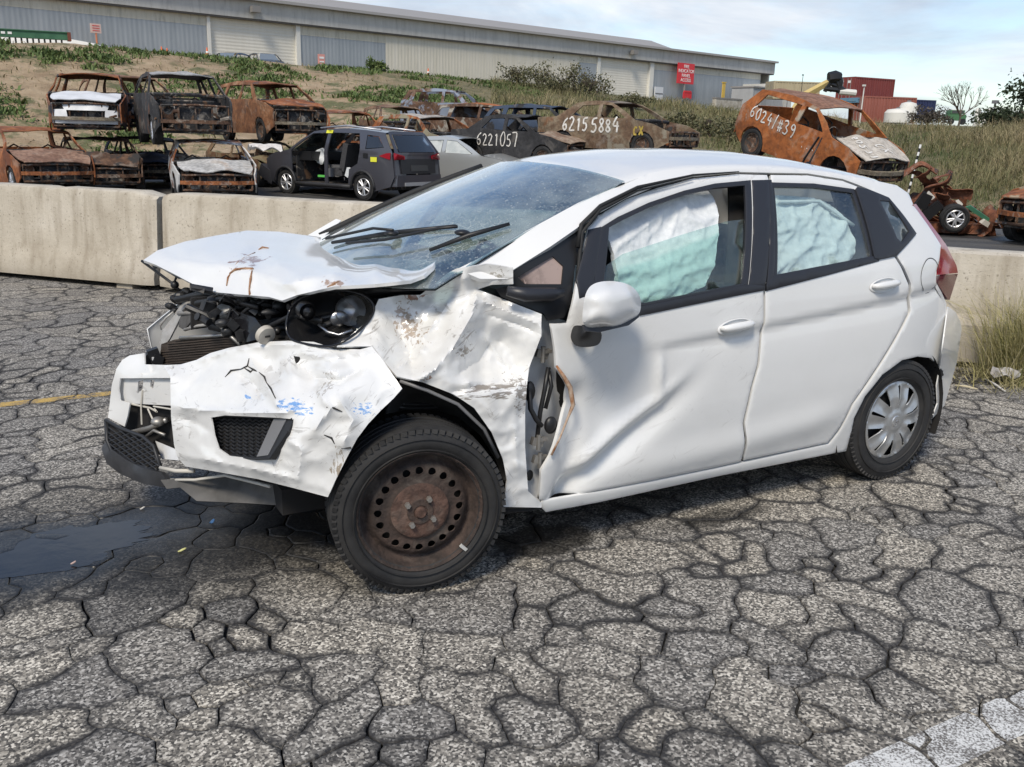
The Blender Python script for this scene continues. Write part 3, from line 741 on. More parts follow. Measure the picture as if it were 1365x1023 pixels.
# ------------------------------------------------------------------ underbody, cabin
mb = MB(); mb.box((1.27, 0, .215), (1.75, 1.44, .06)); mb.box((2.75, 0, .30), (.6, 1.1, .12)); mb.box((.15, 0, .28), (1.1, .9, .10)); mb.tube([(0.0, -.62, .3), (0, .62, .3)], .04, 8); mb.tube([(2.53, -.64, .3), (2.53, .64, .3)], .04, 8)
mb.build('underbody', M_DARK, car)
mb = MB(); mb.box((1.6, 0, .30), (2.3, 1.36, .05)); mb.build('cabin_floor', mat('carpet', (.02, .02, .021), .95), car)
# dashboard
def dash(V):
    y, u = V[:, 0], V[:, 1]   # u around the top
    x = .38+u*.42; z = 1.02-.05*u-np.where(u > .75, (u-.75)*1.3, 0); x = np.where(u > .75, .38+.75*.42+(u-.75)*.1, x)
    return np.stack([x, y, z-.03*(y/.7)**2], 1)
surf('dashboard', [(-.66, 0), (.66, 0), (.66, 1.2), (-.66, 1.2)], [], dash, mat('dash_plastic', (.03, .03, .033), .6), car, s=.06, t=.03)
mb = MB(); mb.box((.45, 0, .75), (.08, 1.36, .6)); mb.build('firewall', M_DARK, car)
mb = MB(); mb.lathe([(.17, -.015), (.185, 0), (.17, .015), (.155, 0)], 28, 'x', closed=True); mb.tube([(0, -.16, 0), (0, .16, 0)], .015); mb.tube([(0, 0, 0), (-.25, 0, -.08)], .03)
sw = mb.build('steering_wheel', M_BLACK, car, True); sw.location = (.93, .36, .95); sw.rotation_euler = (0, R(-22), 0)
mb = MB(); mb.ell((.85, -.32, .98), (.14, .17, .13), 16, 10); mb.ell((.93, -.30, .90), (.12, .15, .10), 16, 10); mb.build('passenger_airbag', M_BAG, car, True)
def seat(x, y):
    mb = MB(); sub = []
    rot = Matrix.Rotation(R(14), 3, 'Y')
    mb.box((x, y, .50), (.52, .48, .16)); mb.box((x+.30, y, .82), (.14, .46, .62), rot, .86)
    s_ = mb.build('seat', M_CLOTH, car); bv = s_.modifiers.new('b', 'BEVEL'); bv.width = .045; bv.segments = 3
    h = MB(); h.box((x+.40, y, 1.22), (.09, .26, .17), rot); h.tube([(x+.37, y-.06, 1.08), (x+.4, y-.06, 1.2)], .008); h.tube([(x+.37, y+.06, 1.08), (x+.4, y+.06, 1.2)], .008)
    hh = h.build('headrest', M_CLOTH, s_); bv = hh.modifiers.new('b', 'BEVEL'); bv.width = .02; bv.segments = 2
seat(1.12, -.36); seat(1.12, .36)
mb = MB(); mb.box((2.02, 0, .50), (.5, 1.24, .18)); mb.box((2.34, 0, .86), (.15, 1.2, .6), Matrix.Rotation(R(16), 3, 'Y')); s_ = mb.build('rear_bench', M_CLOTH, car)
bv = s_.modifiers.new('b', 'BEVEL'); bv.width = .04; bv.segments = 2
surf('roof_lining', hdr+hi_e+rear_e+lo_e, [], lambda V: np.stack([V[:, 0], V[:, 1]*.96, roof_z(V[:, 0], V[:, 1])-.045], 1), mat('headlining', (.35, .34, .32), .95), car, s=.1, t=.01)
# ------------------------------------------------------------------ smashed front
MK = [(at(405, 545, 'y', -.68), (.06, .07, .02), BLUE, (30, 30, 120)), (at(385, 540, 'y', -.66), (.06, .07, .024), BLUE, (40, 40, 140)), (at(483, 545, 'y', -.79), (.05, .06, .03), BLUE, (60, 60, 160)), (at(335, 530, 'y', -.4), (.06, .05, .01), BLUE, (25, 25, 200)),
      (at(455, 620, 'y', -.78), (.05, .05, .09), (.30, .24, .17), (90, 90, 25)), (at(425, 500, 'y', -.7), (.08, .08, .10), (.40, .37, .33), (60, 60, 60))]
M_BUMP = paint('white_paint_scraped', dirt=.25, scr=.45, marks=MK)
MKF = [(at(660, 520, 'y', -.8), (.22, .1, .035), (.20, .17, .14), (14, 14, 90)), (at(615, 465, 'y', -.74), (.06, .1, .03), (.28, .25, .21), (40, 40, 70)), (at(690, 525, 'y', -.82), (.05, .1, .09), (.26, .23, .20), (50, 50, 70)), (at(540, 430, 'y', -.56), (.06, .2, .1), (.34, .26, .19), (60, 60, 60)),
       (at(550, 395, 'y', -.53), (.05, .1, .015), RUST, (40, 40, 40)), (at(563, 500, 'y', -.75), (.02, .1, .02), (.25, .13, .07), (60, 60, 60)), (at(655, 366, 'y', -.70), (.04, .1, .03), (.30, .27, .22), (60, 60, 60))]
M_FEND = paint('white_paint_crushed', dirt=.5, scr=.6, marks=MKF)
MKH = [(at(330, 350, 'y', .12), (.10, .12, .05), RUST, (22, 22, 22)), (at(350, 333, 'y', .18), (.03, .04, .02), RUST, (30, 30, 30)), (at(445, 378, 'y', -.52), (.05, .1, .02), (.35, .2, .1), (40, 40, 40))]
M_HOOD = paint('white_paint_bonnet', dirt=.15, marks=MKH)
fog = [(281, 557), (300, 554), (367, 557), (390, 559), (384, 576), (360, 611), (342, 612), (305, 608), (291, 598), (285, 580)]
BC = [(228, 503, 'y', .06), (241, 486, 'y', .14), (262, 480, 'y', .07), (305, 464, 'y', -.08), (347, 456, 'y', -.22), (384, 454, 'y', -.36), (418, 456, 'y', -.46), (447, 465, 'y', -.56), (480, 466, 'y', -.64), (497, 462, 'y', -.66), (510, 481, 'y', -.72), (536, 518, 'y', -.82),
      (525, 531, 'y', -.82), (491, 565, 'y', -.82), (462, 611, 'y', -.80), (437, 663, 'y', -.77), (392, 651, 'y', -.68), (344, 639, 'y', -.52), (294, 630, 'y', -.32), (247, 622, 'y', -.10), (236, 609, 'y', -.05), (232, 593, 'y', -.02), (228, 556, 'y', .0), (227, 540, 'y', .02),
      (340, 520, 'y', -.40), (322, 482, 'y', -.22), (362, 487, 'y', -.33), (385, 478, 'y', -.44), (405, 485, 'y', -.50), (392, 500, 'y', -.56), (420, 515, 'y', -.62), (440, 497, 'y', -.70), (385, 540, 'y', -.64), (415, 560, 'y', -.735), (398, 590, 'y', -.72), (430, 600, 'y', -.77), (470, 540, 'y', -.79), (460, 575, 'y', -.80), (436, 530, 'y', -.74),
      (260, 540, 'y', -.13), (250, 585, 'y', -.12), (300, 545, 'y', -.31), (270, 610, 'y', -.24), (262, 500, 'y', -.02), (340, 625, 'y', -.53), (330, 545, 'y', -.45), (470, 500, 'y', -.74), (500, 530, 'y', -.80), (460, 478, 'y', -.62)]
bump_poly = [(227, 503), (217.7, 487), (241, 486), (262, 480), (280, 471), (305, 464), (347, 456), (384, 454.5), (418, 456), (447, 465), (480, 466), (496, 462), (511, 481), (536, 518), (525, 531), (508, 547), (491, 565), (476, 585), (462, 611), (447, 641), (437, 663), (392, 651), (344, 639), (294, 630), (247, 622), (236, 609), (232, 593), (228, 556)]
crack1 = [(307, 493.6), (322, 492), (330, 489), (331, 483), (330, 479), (333, 477.5), (333.5, 485), (334.5, 491), (343, 496), (352, 502), (357, 513), (364, 526), (355, 513.5), (350, 504.5), (343, 499), (333, 496.5), (326, 494), (309, 495)]
RB = [([(228, 542), (262, 546), (300, 549), (372, 551), (402, 545)], 7, -.022), ([(234, 556), (262, 563), (280, 575)], 8, .014), ([(241, 489), (305, 468), (384, 458), (447, 468)], 6, -.016), ([(296, 484), (384, 477), (455, 484)], 9, .010), ([(333, 478), (345, 498), (367, 530), (374, 549)], 6, -.024), ([(318, 500), (338, 512), (352, 530)], 8, .02),
      ([(392, 482), (420, 503), (452, 508), (484, 490)], 8, .028), ([(420, 515), (440, 545), (415, 578)], 7, -.02), ([(445, 520), (470, 560), (455, 600)], 8, -.014), ([(382, 585), (402, 600), (396, 645)], 6, -.012), ([(292, 475), (270, 497), (240, 528)], 9, .014), ([(400, 470), (440, 478), (490, 470)], 5, -.016), ([(240, 606), (300, 618), (350, 628), (400, 640)], 7, -.014)]
RB = [(a_, w_*1.15, am_*1.7) for a_, w_, am_ in RB]
bumper = crumple('front_bumper', bump_poly, BC, M_BUMP, car, holes=[fog], s=3.6, amp=.008, fr=11, seed=2, t=.006, sharp=32, ridges=RB)
M_TORN = mat('torn_plastic', (.03, .028, .026), .8)
for pts in ([(300, 503), (308, 494), (321, 492), (330, 488), (332, 478)], [(331, 489), (338, 493), (346, 497), (352, 502), (355, 510), (361, 518), (367, 531)], [(326, 491), (334, 496), (338, 492)], [(435, 543), (445, 544), (456, 549)], [(432, 580), (442, 584), (446, 592)], [(455, 598), (468, 597)]):
    MB().tube([CRF['front_bumper'](x, y, -.003) for x, y in pts], [.0015+.0022*(i % 2) for i in range(len(pts))], 5).build('crack', M_TORN, bumper)
fogc = [(x, y, 'y', v) for x, y, v in ((281, 557, -.22), (300, 554, -.29), (367, 557, -.60), (390, 559, -.69), (360, 611, -.64), (342, 612, -.56), (305, 608, -.36), (291, 598, -.28), (330, 580, -.44))]
M_GRL = mat('grille_black', (.02, .021, .024), .5)
fg = crumple('fog_grille_back', fog, fogc, M_DARK, bumper, s=8, off=.035, t=.004, lin=False, smooth_mix=0)
def fog_pt(px, py, off):
    return at_d(px, py, float(_fogd(np.array([[px, py]]))[0])+off)
_fogd = rbf([(c[0], c[1]) for c in fogc], [depth_of(*c) for c in fogc], False)
mb = MB()   # horizontal wavy slats of the honeycomb
for k in range(11):
    y0 = 559+k*4.8; pts = []
    for i in range(22):
        x = 283+i*4.2; yy = y0+(1.5 if i % 2 else -1.5)+(x-283)*.03
        if inside([(x, yy)], fog)[0] and x < 366-(yy-557)*.32: pts.append(fog_pt(x, yy, .012))
    if len(pts) > 2: mb.tube(pts, .0032, 5)
mb.build('fog_grille', M_GRL, bumper)
crumple('fog_bezel', [(366, 556), (382, 558.5), (357, 607), (342, 609)], fogc, M_GREYP, bumper, s=6, off=-.008, t=.02, lin=False)
crumple('fog_bezel', [(382, 558.5), (391, 559), (384, 577), (361, 612), (342, 612.5), (342, 609), (357, 607)], fogc, M_GRL, bumper, s=6, off=-.002, t=.02, lin=False)
mb = MB(); mb.tube([fog_pt(*q, -.002) for q in fog[:4]], .005, 6); mb.tube([fog_pt(*q, -.002) for q in fog[4:]+fog[:1]], .005, 6); mb.build('fog_surround', M_GRL, bumper)
# centre piece of the bumper with the plate recess, left corner strip
NC = [(173, 474, 'y', .50), (163, 480, 'y', .53), (149, 514, 'y', .56), (143, 556, 'y', .56), (166, 569, 'y', .46), (173, 536, 'y', .44), (228, 503, 'y', .10), (228, 540, 'y', .08), (217, 487, 'y', .2), (190, 480, 'y', .42), (195, 500, 'y', .30), (170, 505, 'y', .44)]
nose = crumple('bumper_nose', [(173, 474), (192, 471), (193, 486), (229, 487), (229, 504), (160, 504.5), (158, 520), (160, 534), (173, 538), (170, 555), (166, 569), (144, 557), (149, 514), (155, 492), (163, 480)], NC, M_BUMP, bumper, s=6, amp=.004, t=.006)
pr = [(x, y, a, v+.045) for x, y, a, v in NC]
crumple('plate_recess', [(159, 503), (230, 502), (230, 541), (173, 538), (159, 534)], pr, M_BUMP, bumper, holes=[[(184, 509), (191, 507), (190, 519), (183, 525)], [(201, 507), (206, 507), (204, 519), (200, 516)]], s=6, t=.006)
mb = MB()
for pts in ([(190, 520, .36), (188, 540, .37), (189, 566, .37)], [(197, 545, .3), (204, 560, .27)], [(176, 539, .46), (200, 544, .32), (209, 549, .25), (206, 545, .27)], [(230, 546, .06), (205, 542, .26)]):
    mb.tube([at(x, y, 'y', v) for x, y, v in pts], .004, 5)
mb.build('torn_bracket', mat('dirty_white_plastic', (.55, .52, .46), .6), bumper)
# lower opening: dark beam and bits behind
crumple('lower_opening', [(165, 534), (234, 534), (240, 612), (232, 615), (160, 585)], [(165, 534, 'y', .58), (234, 534, 'y', .22), (240, 612, 'y', .2), (160, 585, 'y', .6)], M_DARK, bumper, s=12, t=.004)
mb = MB(); mb.tube([at(*q) for q in ((172, 578, 'y', .5), (200, 571, 'y', .35), (222, 560, 'y', .24))], .012, 6); mb.ell(at(211, 562, 'y', .26), (.03, .03, .02)); mb.tube([at(*q) for q in ((195, 582, 'y', .35), (205, 574, 'y', .3), (220, 580, 'y', .24))], .007, 5)
mb.build('tow_hook', M_GREYM, bumper, True)
crumple('grille_shelf', [(207, 588), (236, 600), (238, 614), (216, 612)], [(207, 588, 'y', .33), (236, 600, 'y', .1), (238, 614, 'y', .05), (216, 612, 'y', .22)], M_PRIM, bumper, s=8, t=.004)
# black lower grille that hangs loose, lip spoiler, undertray
lg = [(141, 560), (160, 571), (190, 582), (205, 595), (214, 622), (208, 629), (180, 620), (150, 604), (143, 588)]
LGC = [(141, 560, 'y', .52), (190, 582, 'y', .28), (214, 622, 'y', .12), (180, 620, 'y', .25), (150, 604, 'y', .42)]
crumple('lower_grille_back', lg, LGC, M_DARK, bumper, s=8, off=.03, t=.003, lin=False)
_lgd = rbf([(c[0], c[1]) for c in LGC], [depth_of(*c) for c in LGC], False)
def lgp(x, y, o=0.0): return at_d(x, y, float(_lgd(np.array([[x, y]]))[0])+o)
mb = MB()
for k in range(-2, 16):
    for sg in (0, 1):
        pts = []
        for i in range(30):
            t_ = i/29; x = 135+t_*90; y = (548+k*7.0+t_*70) if sg == 0 else (600+k*7.0-t_*35)
            if inside([(x, y)], lg)[0]: pts.append(lgp(x, y))
        if len(pts) > 2: mb.tube(pts, .0035, 5)
mb.tube([lgp(*q) for q in lg+lg[:1]], .008, 6)
mb.build('lower_grille', M_GRL, bumper, True)
lip = [(135, 598), (140, 590), (150, 600), (168, 613), (190, 624), (214, 630), (222, 640), (218, 650), (190, 645), (160, 632), (142, 618)]
crumple('lip_spoiler', lip, [(135, 598, 'y', .52), (140, 590, 'y', .54), (150, 602, 'y', .40), (190, 626, 'y', .18), (214, 632, 'y', .06), (222, 640, 'y', .02), (218, 651, 'y', .04), (160, 632, 'y', .34), (180, 630, 'y', .2)], nmat('lip_plastic', (.035, .036, .04), (.02, .02, .022), 10, (.35, .5)), bumper, s=6, t=.02)
mb = MB()
mb.tube([at(*q) for q in ((214, 624, 'y', .10), (235, 628, 'y', .0), (258, 628, 'y', -.1))], .009, 6)
mb.tube([at(*q) for q in ((215, 640, 'y', .08), (260, 640, 'y', -.1), (300, 634, 'y', -.28), (345, 645, 'y', -.45), (360, 649, 'y', -.5))], .006, 6)
mb.build('torn_bumper_edge', mat('dirty_white_plastic', (.55, .52, .46), .6), bumper, True)
crumple('undertray', [(214, 640), (300, 633), (345, 642), (398, 654), (388, 675), (330, 671), (262, 668), (240, 650), (222, 652)], [(214, 640, 'z', .26), (300, 633, 'z', .30), (388, 675, 'z', .24), (330, 671, 'z', .23), (262, 668, 'z', .21), (222, 652, 'z', .23), (398, 655, 'z', .31)], nmat('undertray_plastic', (.11, .105, .10), (.06, .058, .055), 8, (.6, .8)), bumper, s=8, t=.005)
# crushed near wing
FEN = [(609, 358), (650, 352), (684, 357), (684, 379), (655, 380), (637, 386), (671, 399), (722, 419), (721, 449), (713, 470), (705, 491), (702, 518), (700, 550), (700, 597), (704, 655), (722, 671), (722, 677), (671, 676), (676, 641), (670, 611), (655, 576), (632, 544), (605, 526), (564, 510), (529, 502), (511, 481), (497, 462), (449, 462), (470, 445), (490, 428), (499, 412), (505, 399), (536, 393.5), (560, 393.5), (578, 380), (597, 364)]
FC = [(x, y, 'y', v) for x, y, v in ((609, 358, -.68), (650, 352, -.72), (684, 357, -.76), (684, 379, -.76), (655, 380, -.72), (637, 386, -.66), (671, 399, -.70), (722, 419, -.80), (721, 449, -.83), (705, 491, -.80), (700, 550, -.83), (700, 597, -.84), (704, 655, -.835), (722, 674, -.82), (671, 676, -.82), (676, 641, -.835), (655, 576, -.84), (632, 544, -.83), (605, 526, -.81), (564, 510, -.78), (529, 502, -.75), (497, 462, -.66), (449, 462, -.60), (470, 445, -.57), (499, 412, -.54), (536, 394, -.53), (560, 393, -.55), (578, 380, -.58),
      (637, 400, -.70), (628, 430, -.74), (612, 455, -.765), (598, 475, -.77), (640, 440, -.70), (668, 425, -.74), (690, 440, -.755), (655, 470, -.69), (685, 490, -.73), (640, 495, -.74), (665, 455, -.68), (605, 420, -.69), (585, 440, -.65), (590, 410, -.62), (567, 470, -.70), (562, 503, -.79), (548, 480, -.65), (532, 488, -.70), (555, 435, -.60), (527, 425, -.56), (520, 455, -.62), (585, 500, -.79), (625, 510, -.82), (660, 515, -.83), (690, 515, -.84), (668, 500, -.76), (640, 525, -.83), (675, 545, -.845), (688, 620, -.845), (620, 372, -.70), (600, 390, -.64), (545, 405, -.54))]
RF = [([(637, 386), (629, 420), (606, 460), (582, 490), (563, 505)], 6, -.03), ([(645, 445), (668, 480), (692, 510)], 5, -.022), ([(650, 420), (690, 432), (720, 446)], 6, .018), ([(550, 500), (546, 470), (530, 440), (515, 420)], 6, .022), ([(600, 524), (640, 514), (700, 505)], 6, .018), ([(560, 455), (580, 430), (600, 400)], 6, -.018), ([(640, 400), (668, 412), (718, 432)], 5, -.018), ([(655, 455), (640, 480), (610, 500)], 6, .02), ([(690, 515), (686, 560), (690, 640)], 7, -.012), ([(530, 490), (555, 475), (566, 462)], 4, -.02)]
wing = crumple('crushed_wing', FEN, FC, M_FEND, car, s=3.2, amp=.010, fr=12, seed=5, t=.006, sharp=24, smooth_mix=.75, ridges=RF)
mb = MB(); mb.tube([at(*q) for q in ((722, 677, 'y', -.81), (700, 681, 'y', -.8), (671, 681, 'y', -.79))], .006); mb.build('wing_lower_edge', M_DARK, wing)
# wheel arch plastic exposed between bumper and wing
ARC = [(529, 502), (564, 510), (605, 526), (632, 544), (655, 576), (670, 611), (676, 641), (671, 640), (660, 612), (640, 580), (610, 556), (575, 545), (535, 548), (515, 552), (523, 528), (537, 518)]
crumple('arch_liner', ARC, [(529, 502, 'y', -.70), (564, 510, 'y', -.74), (605, 526, 'y', -.77), (655, 576, 'y', -.79), (676, 641, 'y', -.79), (660, 612, 'y', -.68), (610, 556, 'y', -.60), (575, 545, 'y', -.56), (535, 548, 'y', -.58), (515, 552, 'y', -.72), (570, 527, 'y', -.66), (537, 518, 'y', -.68)], nmat('arch_plastic', (.016, .016, .017), (.035, .034, .032), 10, (.45, .7)), car, s=7, amp=.008, fr=16, t=.004)
mb = MB()
for k in range(3): mb.tube([at(530+i*9, 533+k*5+math.sin(i*.6)*1.5, 'y', -.60+.003*i) for i in range(8)], .009, 6)
mb.build('strut_spring', M_BLACK, car, True)
mb = MB(); mb.tube([at(x, y, 'y', v) for x, y, v in ((533, 508, -.74), (570, 521, -.77), (610, 539, -.80), (645, 572, -.81), (664, 610, -.81))], .007, 6); mb.build('liner_rib', M_GREYP, car, True)
# hinge pillar behind the torn door edge
HP = [(722, 419), (760, 430), (775, 470), (770, 560), (735, 625), (725, 672), (703, 660), (696, 600), (696, 520)]
pillar = crumple('hinge_pillar', HP, [(722, 419, 'y', -.74), (760, 430, 'y', -.70), (775, 470, 'y', -.68), (770, 560, 'y', -.70), (735, 625, 'y', -.74), (725, 672, 'y', -.77), (703, 660, 'y', -.76), (696, 600, 'y', -.74), (696, 520, 'y', -.72), (730, 540, 'y', -.72)], M_PRIM, car, s=8, amp=.006, fr=15, t=.004)
mb = MB()
for pts, r_ in (([(706, 520, -.79), (707, 545, -.80), (715, 560, -.81), (722, 568, -.81)], .010), ([(731, 490, -.78), (726, 520, -.79), (720, 550, -.79), (716, 585, -.79)], .009), ([(732, 495, -.78), (735, 515, -.79), (727, 545, -.80)], .008)):
    mb.tube([at(x, y, 'y', v) for x, y, v in pts], r_, 8)
mb.ell(at(734, 567, 'y', -.80), (.028, .018, .035)); mb.ell(at(706, 522, 'y', -.78), (.022, .018, .04)); mb.build('wiring_boot', M_BLACK, pillar, True)
mb = MB()
for (x, y, v) in ((722, 472, -.77), (716, 589, -.79), (718, 613, -.79)):
    mb = MB(); p = at(x, y, 'y', v); mb.box(p, (.05, .02, .03), Matrix.Rotation(.3, 3, 'Y')); mb.tube([p+np.array([0, -.01, -.03]), p+np.array([0, -.01, .03])], .009, 8); mb.box(p+np.array([.02, -.005, .01]), (.03, .025, .012)); mb.build('door_hinge', M_GREYM, pillar)
mb = MB(); p = at(706, 634, 'y', -.775); mb.ell(p, (.016, .004, .022)); mb.build('drain_plug', M_BLACK, pillar, True)
# rusty torn lip of the door skin
mb = MB(); mb.tube([at(x, y, 'y', v) for x, y, v in ((742, 488, -.855), (752, 503, -.86), (760, 517, -.86), (764, 540, -.86), (757, 557, -.855), (746, 585, -.85), (735, 607, -.845))], [.004, .008, .010, .009, .005, .004, .005], 6)
mb.build('torn_edge', nmat('torn_rust', (.30, .12, .04), (.55, .45, .35), 30, (.7, .9)), fdo, True)
# front quarter light and its torn black frame
crumple('quarter_frame', [(684, 357), (768, 312), (772, 330), (766, 360), (762, 400), (752, 424), (731, 428), (724, 418), (668, 396), (660, 385), (684, 380)], [(684, 357, 'y', -.74), (768, 312, 'y', -.71), (766, 360, 'y', -.76), (752, 424, 'y', -.80), (724, 418, 'y', -.79), (668, 396, 'y', -.72), (684, 380, 'y', -.74)], M_BLACK, car, holes=[[(690, 370), (737, 342), (751, 355), (749, 379), (700, 379)]], s=7, off=.012, t=.01)
crumple('quarter_glass', [(689, 371), (737, 341), (752, 354), (750, 380), (699, 380)], [(684, 357, 'y', -.74), (768, 312, 'y', -.71), (766, 360, 'y', -.76), (752, 424, 'y', -.80), (668, 396, 'y', -.72)], glassm('painted_reflection_glass', (.34, .27, .25), 1.0, film=1.6, col_film=(.40, .31, .28)), car, s=10, off=.018, t=.003)  # brown film colour paints a reflection onto the pane
mb = MB(); mb.tube([at(x, y, 'y', v) for x, y, v in ((676, 388, -.78), (700, 393, -.80), (735, 393, -.81), (750, 390, -.81))], [.018, .026, .026, .016], 8); mb.build('door_mirror_motor', M_SATIN, car, True)
mb = MB()
for pts in ([(770, 330, -.74), (775, 300, -.72), (800, 275, -.69), (850, 250, -.65), (924, 233.5, -.61), (985, 229, -.60)], [(766, 428, -.80), (769, 380, -.77), (776, 310, -.73), (800, 280, -.70), (850, 254.5, -.655), (924, 237, -.62)]):
    mb.tube([at(x, y, 'y', v) for x, y, v in pts], [.010, .009, .008, .007, .004, .002], 8)
mb.build('door_seal', M_RUB, car, True)
# bonnet
HOOD = [(191, 347), (210, 334), (247, 322), (289, 314), (329, 307.5), (371, 309), (408, 314), (440, 320), (460, 324), (499, 334), (526, 345), (581, 347), (577, 356), (565, 367), (547, 374), (500, 379), (446, 382), (420, 388), (395, 394), (376, 401), (358, 396), (323, 393), (289, 390), (263, 382), (231, 365), (207, 353)]
HC = [(x, y, 'y', v) for x, y, v in ((191, 347, .66), (210, 334, .70), (247, 322, .72), (289, 314, .72), (329, 307.5, .72), (371, 309, .72), (408, 314, .70), (440, 320, .62), (460, 324, .50), (499, 334, .18), (526, 345, -.12), (581, 347, -.52), (565, 367, -.64), (547, 374, -.66), (500, 379, -.62), (446, 382, -.54), (420, 388, -.46), (395, 394, -.38), (376, 401, -.33), (358, 396, -.25), (323, 393, -.10), (289, 390, .06), (263, 382, .20), (231, 365, .40), (207, 353, .57),
      (250, 348, .40), (290, 350, .22), (330, 352, .06), (370, 352, -.06), (410, 352, -.16), (450, 355, -.30), (500, 358, -.42), (340, 345, .14), (345, 365, -.06), (400, 372, -.34), (380, 345, .03), (430, 338, .10), (480, 348, -.10), (330, 325, .42), (290, 330, .46), (392, 382, -.36), (360, 380, -.20), (320, 370, .0), (280, 366, .18), (530, 362, -.50))]
RH = [([(215, 345), (262, 352), (310, 356), (350, 366), (378, 380), (420, 370), (470, 362), (545, 357)], 8, -.03), ([(306, 364), (318, 348), (336, 337), (358, 331)], 5, .022), ([(352, 332), (362, 346), (392, 356)], 5, -.02), ([(335, 360), (332, 390)], 4, -.014), ([(440, 352), (446, 378)], 5, -.018), ([(395, 345), (430, 352), (500, 346)], 9, .014)]
hood = crumple('buckled_bonnet', HOOD, HC, M_HOOD, car, s=5, amp=.005, fr=7, seed=1, t=.012, sharp=30, smooth_mix=.45, ridges=RH)
M_CRU = nmat('crease_rust', (.20, .075, .025), (.42, .27, .17), 40, (.8, .9))
for pts, w_ in (([(310, 361), (304, 370), (302, 381)], .004), ([(308, 360), (316, 351), (326, 343), (340, 337)], .0022), ([(306, 365), (313, 360), (324, 358), (337, 359)], .006), ([(336, 361), (334, 372), (332, 386), (333, 393)], .0045), ([(345, 333), (350, 330), (358, 331)], .005), ([(436, 383), (446, 378), (452, 375)], .004)):
    MB().tube([CRF['buckled_bonnet'](x, y, -.004) for x, y in pts], [w_*(.6+.5*(i % 2)) for i in range(len(pts))], 5).build('rusted_crease', M_CRU, hood, True)
mb = MB(); mb.tube([at(*q) for q in ((189, 348, 'y', .68), (231, 379, 'y', .52), (240, 388, 'y', .50))], .006, 6); mb.tube([at(*q) for q in ((231, 380, 'y', .52), (235, 370, 'y', .5))], .005, 6); mb.ell(at(233, 380, 'y', .515), (.018, .018, .018)); mb.build('bonnet_seal', M_BLACK, hood, True)
crumple('bonnet_lining', [(200, 352), (207, 351), (214, 353), (206, 359)], [(200, 352, 'y', .62), (214, 353, 'y', .56), (206, 359, 'y', .60), (207, 351, 'y', .6)], M_BLACK, hood, s=5, off=-.004)
crumple('bonnet_lining', [(219, 361), (230, 365), (246, 373), (238, 372)], [(219, 361, 'y', .52), (230, 365, 'y', .45), (246, 373, 'y', .36), (238, 372, 'y', .4)], M_BLACK, hood, s=5, off=-.004)
crumple('cowl_corner', [(410, 314), (448, 292), (455, 294), (430, 317)], [(410, 314, 'y', .74), (448, 292, 'y', .76), (455, 294, 'y', .74), (430, 317, 'y', .68)], M_WHITE, car, s=6)
# engine bay
mb = MB(); mb.box((-.02, 0.02, .62), (.62, .95, .42)); mb.box((.28, 0, .8), (.25, 1.2, .35)); mb.box((-.30, .2, .46), (.2, .5, .24)); bay = mb.build('engine', M_DARK, car)
mb = MB(); rr = random.Random(4)
for k in range(90):
    px, py = rr.uniform(270, 505), rr.uniform(388, 455); y = -.02-(px-300)/200*.42+rr.uniform(-.02, .12)
    if py > 455-(px < 300)*20 or (px > 440 and py > 430): continue
    c = at(px, py, 'y', y)
    if rr.random() < .12: mb.box(c, (rr.uniform(.012, .055), rr.uniform(.012, .055), rr.uniform(.012, .04)), Matrix.Rotation(rr.uniform(-1, 1), 3, 'Y') @ Matrix.Rotation(rr.uniform(-1, 1), 3, 'Z'))
    elif rr.random() < .4: mb.ell(c, (rr.uniform(.012, .04), rr.uniform(.012, .03), rr.uniform(.01, .03)), 9, 6)
    else: mb.tube([c, c+np.array([rr.uniform(-.06, .06), rr.uniform(-.05, .05), rr.uniform(-.03, .04)]), c+np.array([rr.uniform(-.12, .12), rr.uniform(-.05, .05), rr.uniform(-.04, .03)])], rr.uniform(.005, .018), 8)
tag(mb.build('engine_parts', nmat('oily_black', (.008, .008, .009), (.03, .03, .031), 20, (.3, .6)), bay, True, 40), kind='stuff')
mb = MB()
for pts, r_ in (([(262, 405, .2), (300, 398, .05), (345, 410, -.1)], .012), ([(300, 440, .02), (330, 412, -.05), (350, 402, -.1)], .008), ([(236, 400, .42), (275, 392, .25), (320, 395, .08)], .016), ([(350, 440, -.2), (390, 420, -.3), (430, 428, -.42)], .01), ([(478, 392, -.45), (520, 385, -.50), (562, 377, -.55)], .02), ([(470, 385, -.4), (530, 388, -.46), (565, 386, -.5)], .014)):
    MB().tube([at(x, y, 'y', v) for x, y, v in pts], r_, 8).build('hose', M_BLACK, bay, True)
mb = MB(); mb.quadbox([at(255, 398, 'y', .25), at(560, 372, 'y', -.45), at(560, 396, 'y', -.40), at(255, 440, 'y', .30)], (0, 1, 0), .02); mb.build('bay_shade_panel', M_DARK, bay)  # dark sheet standing in for the shade deep in the engine bay
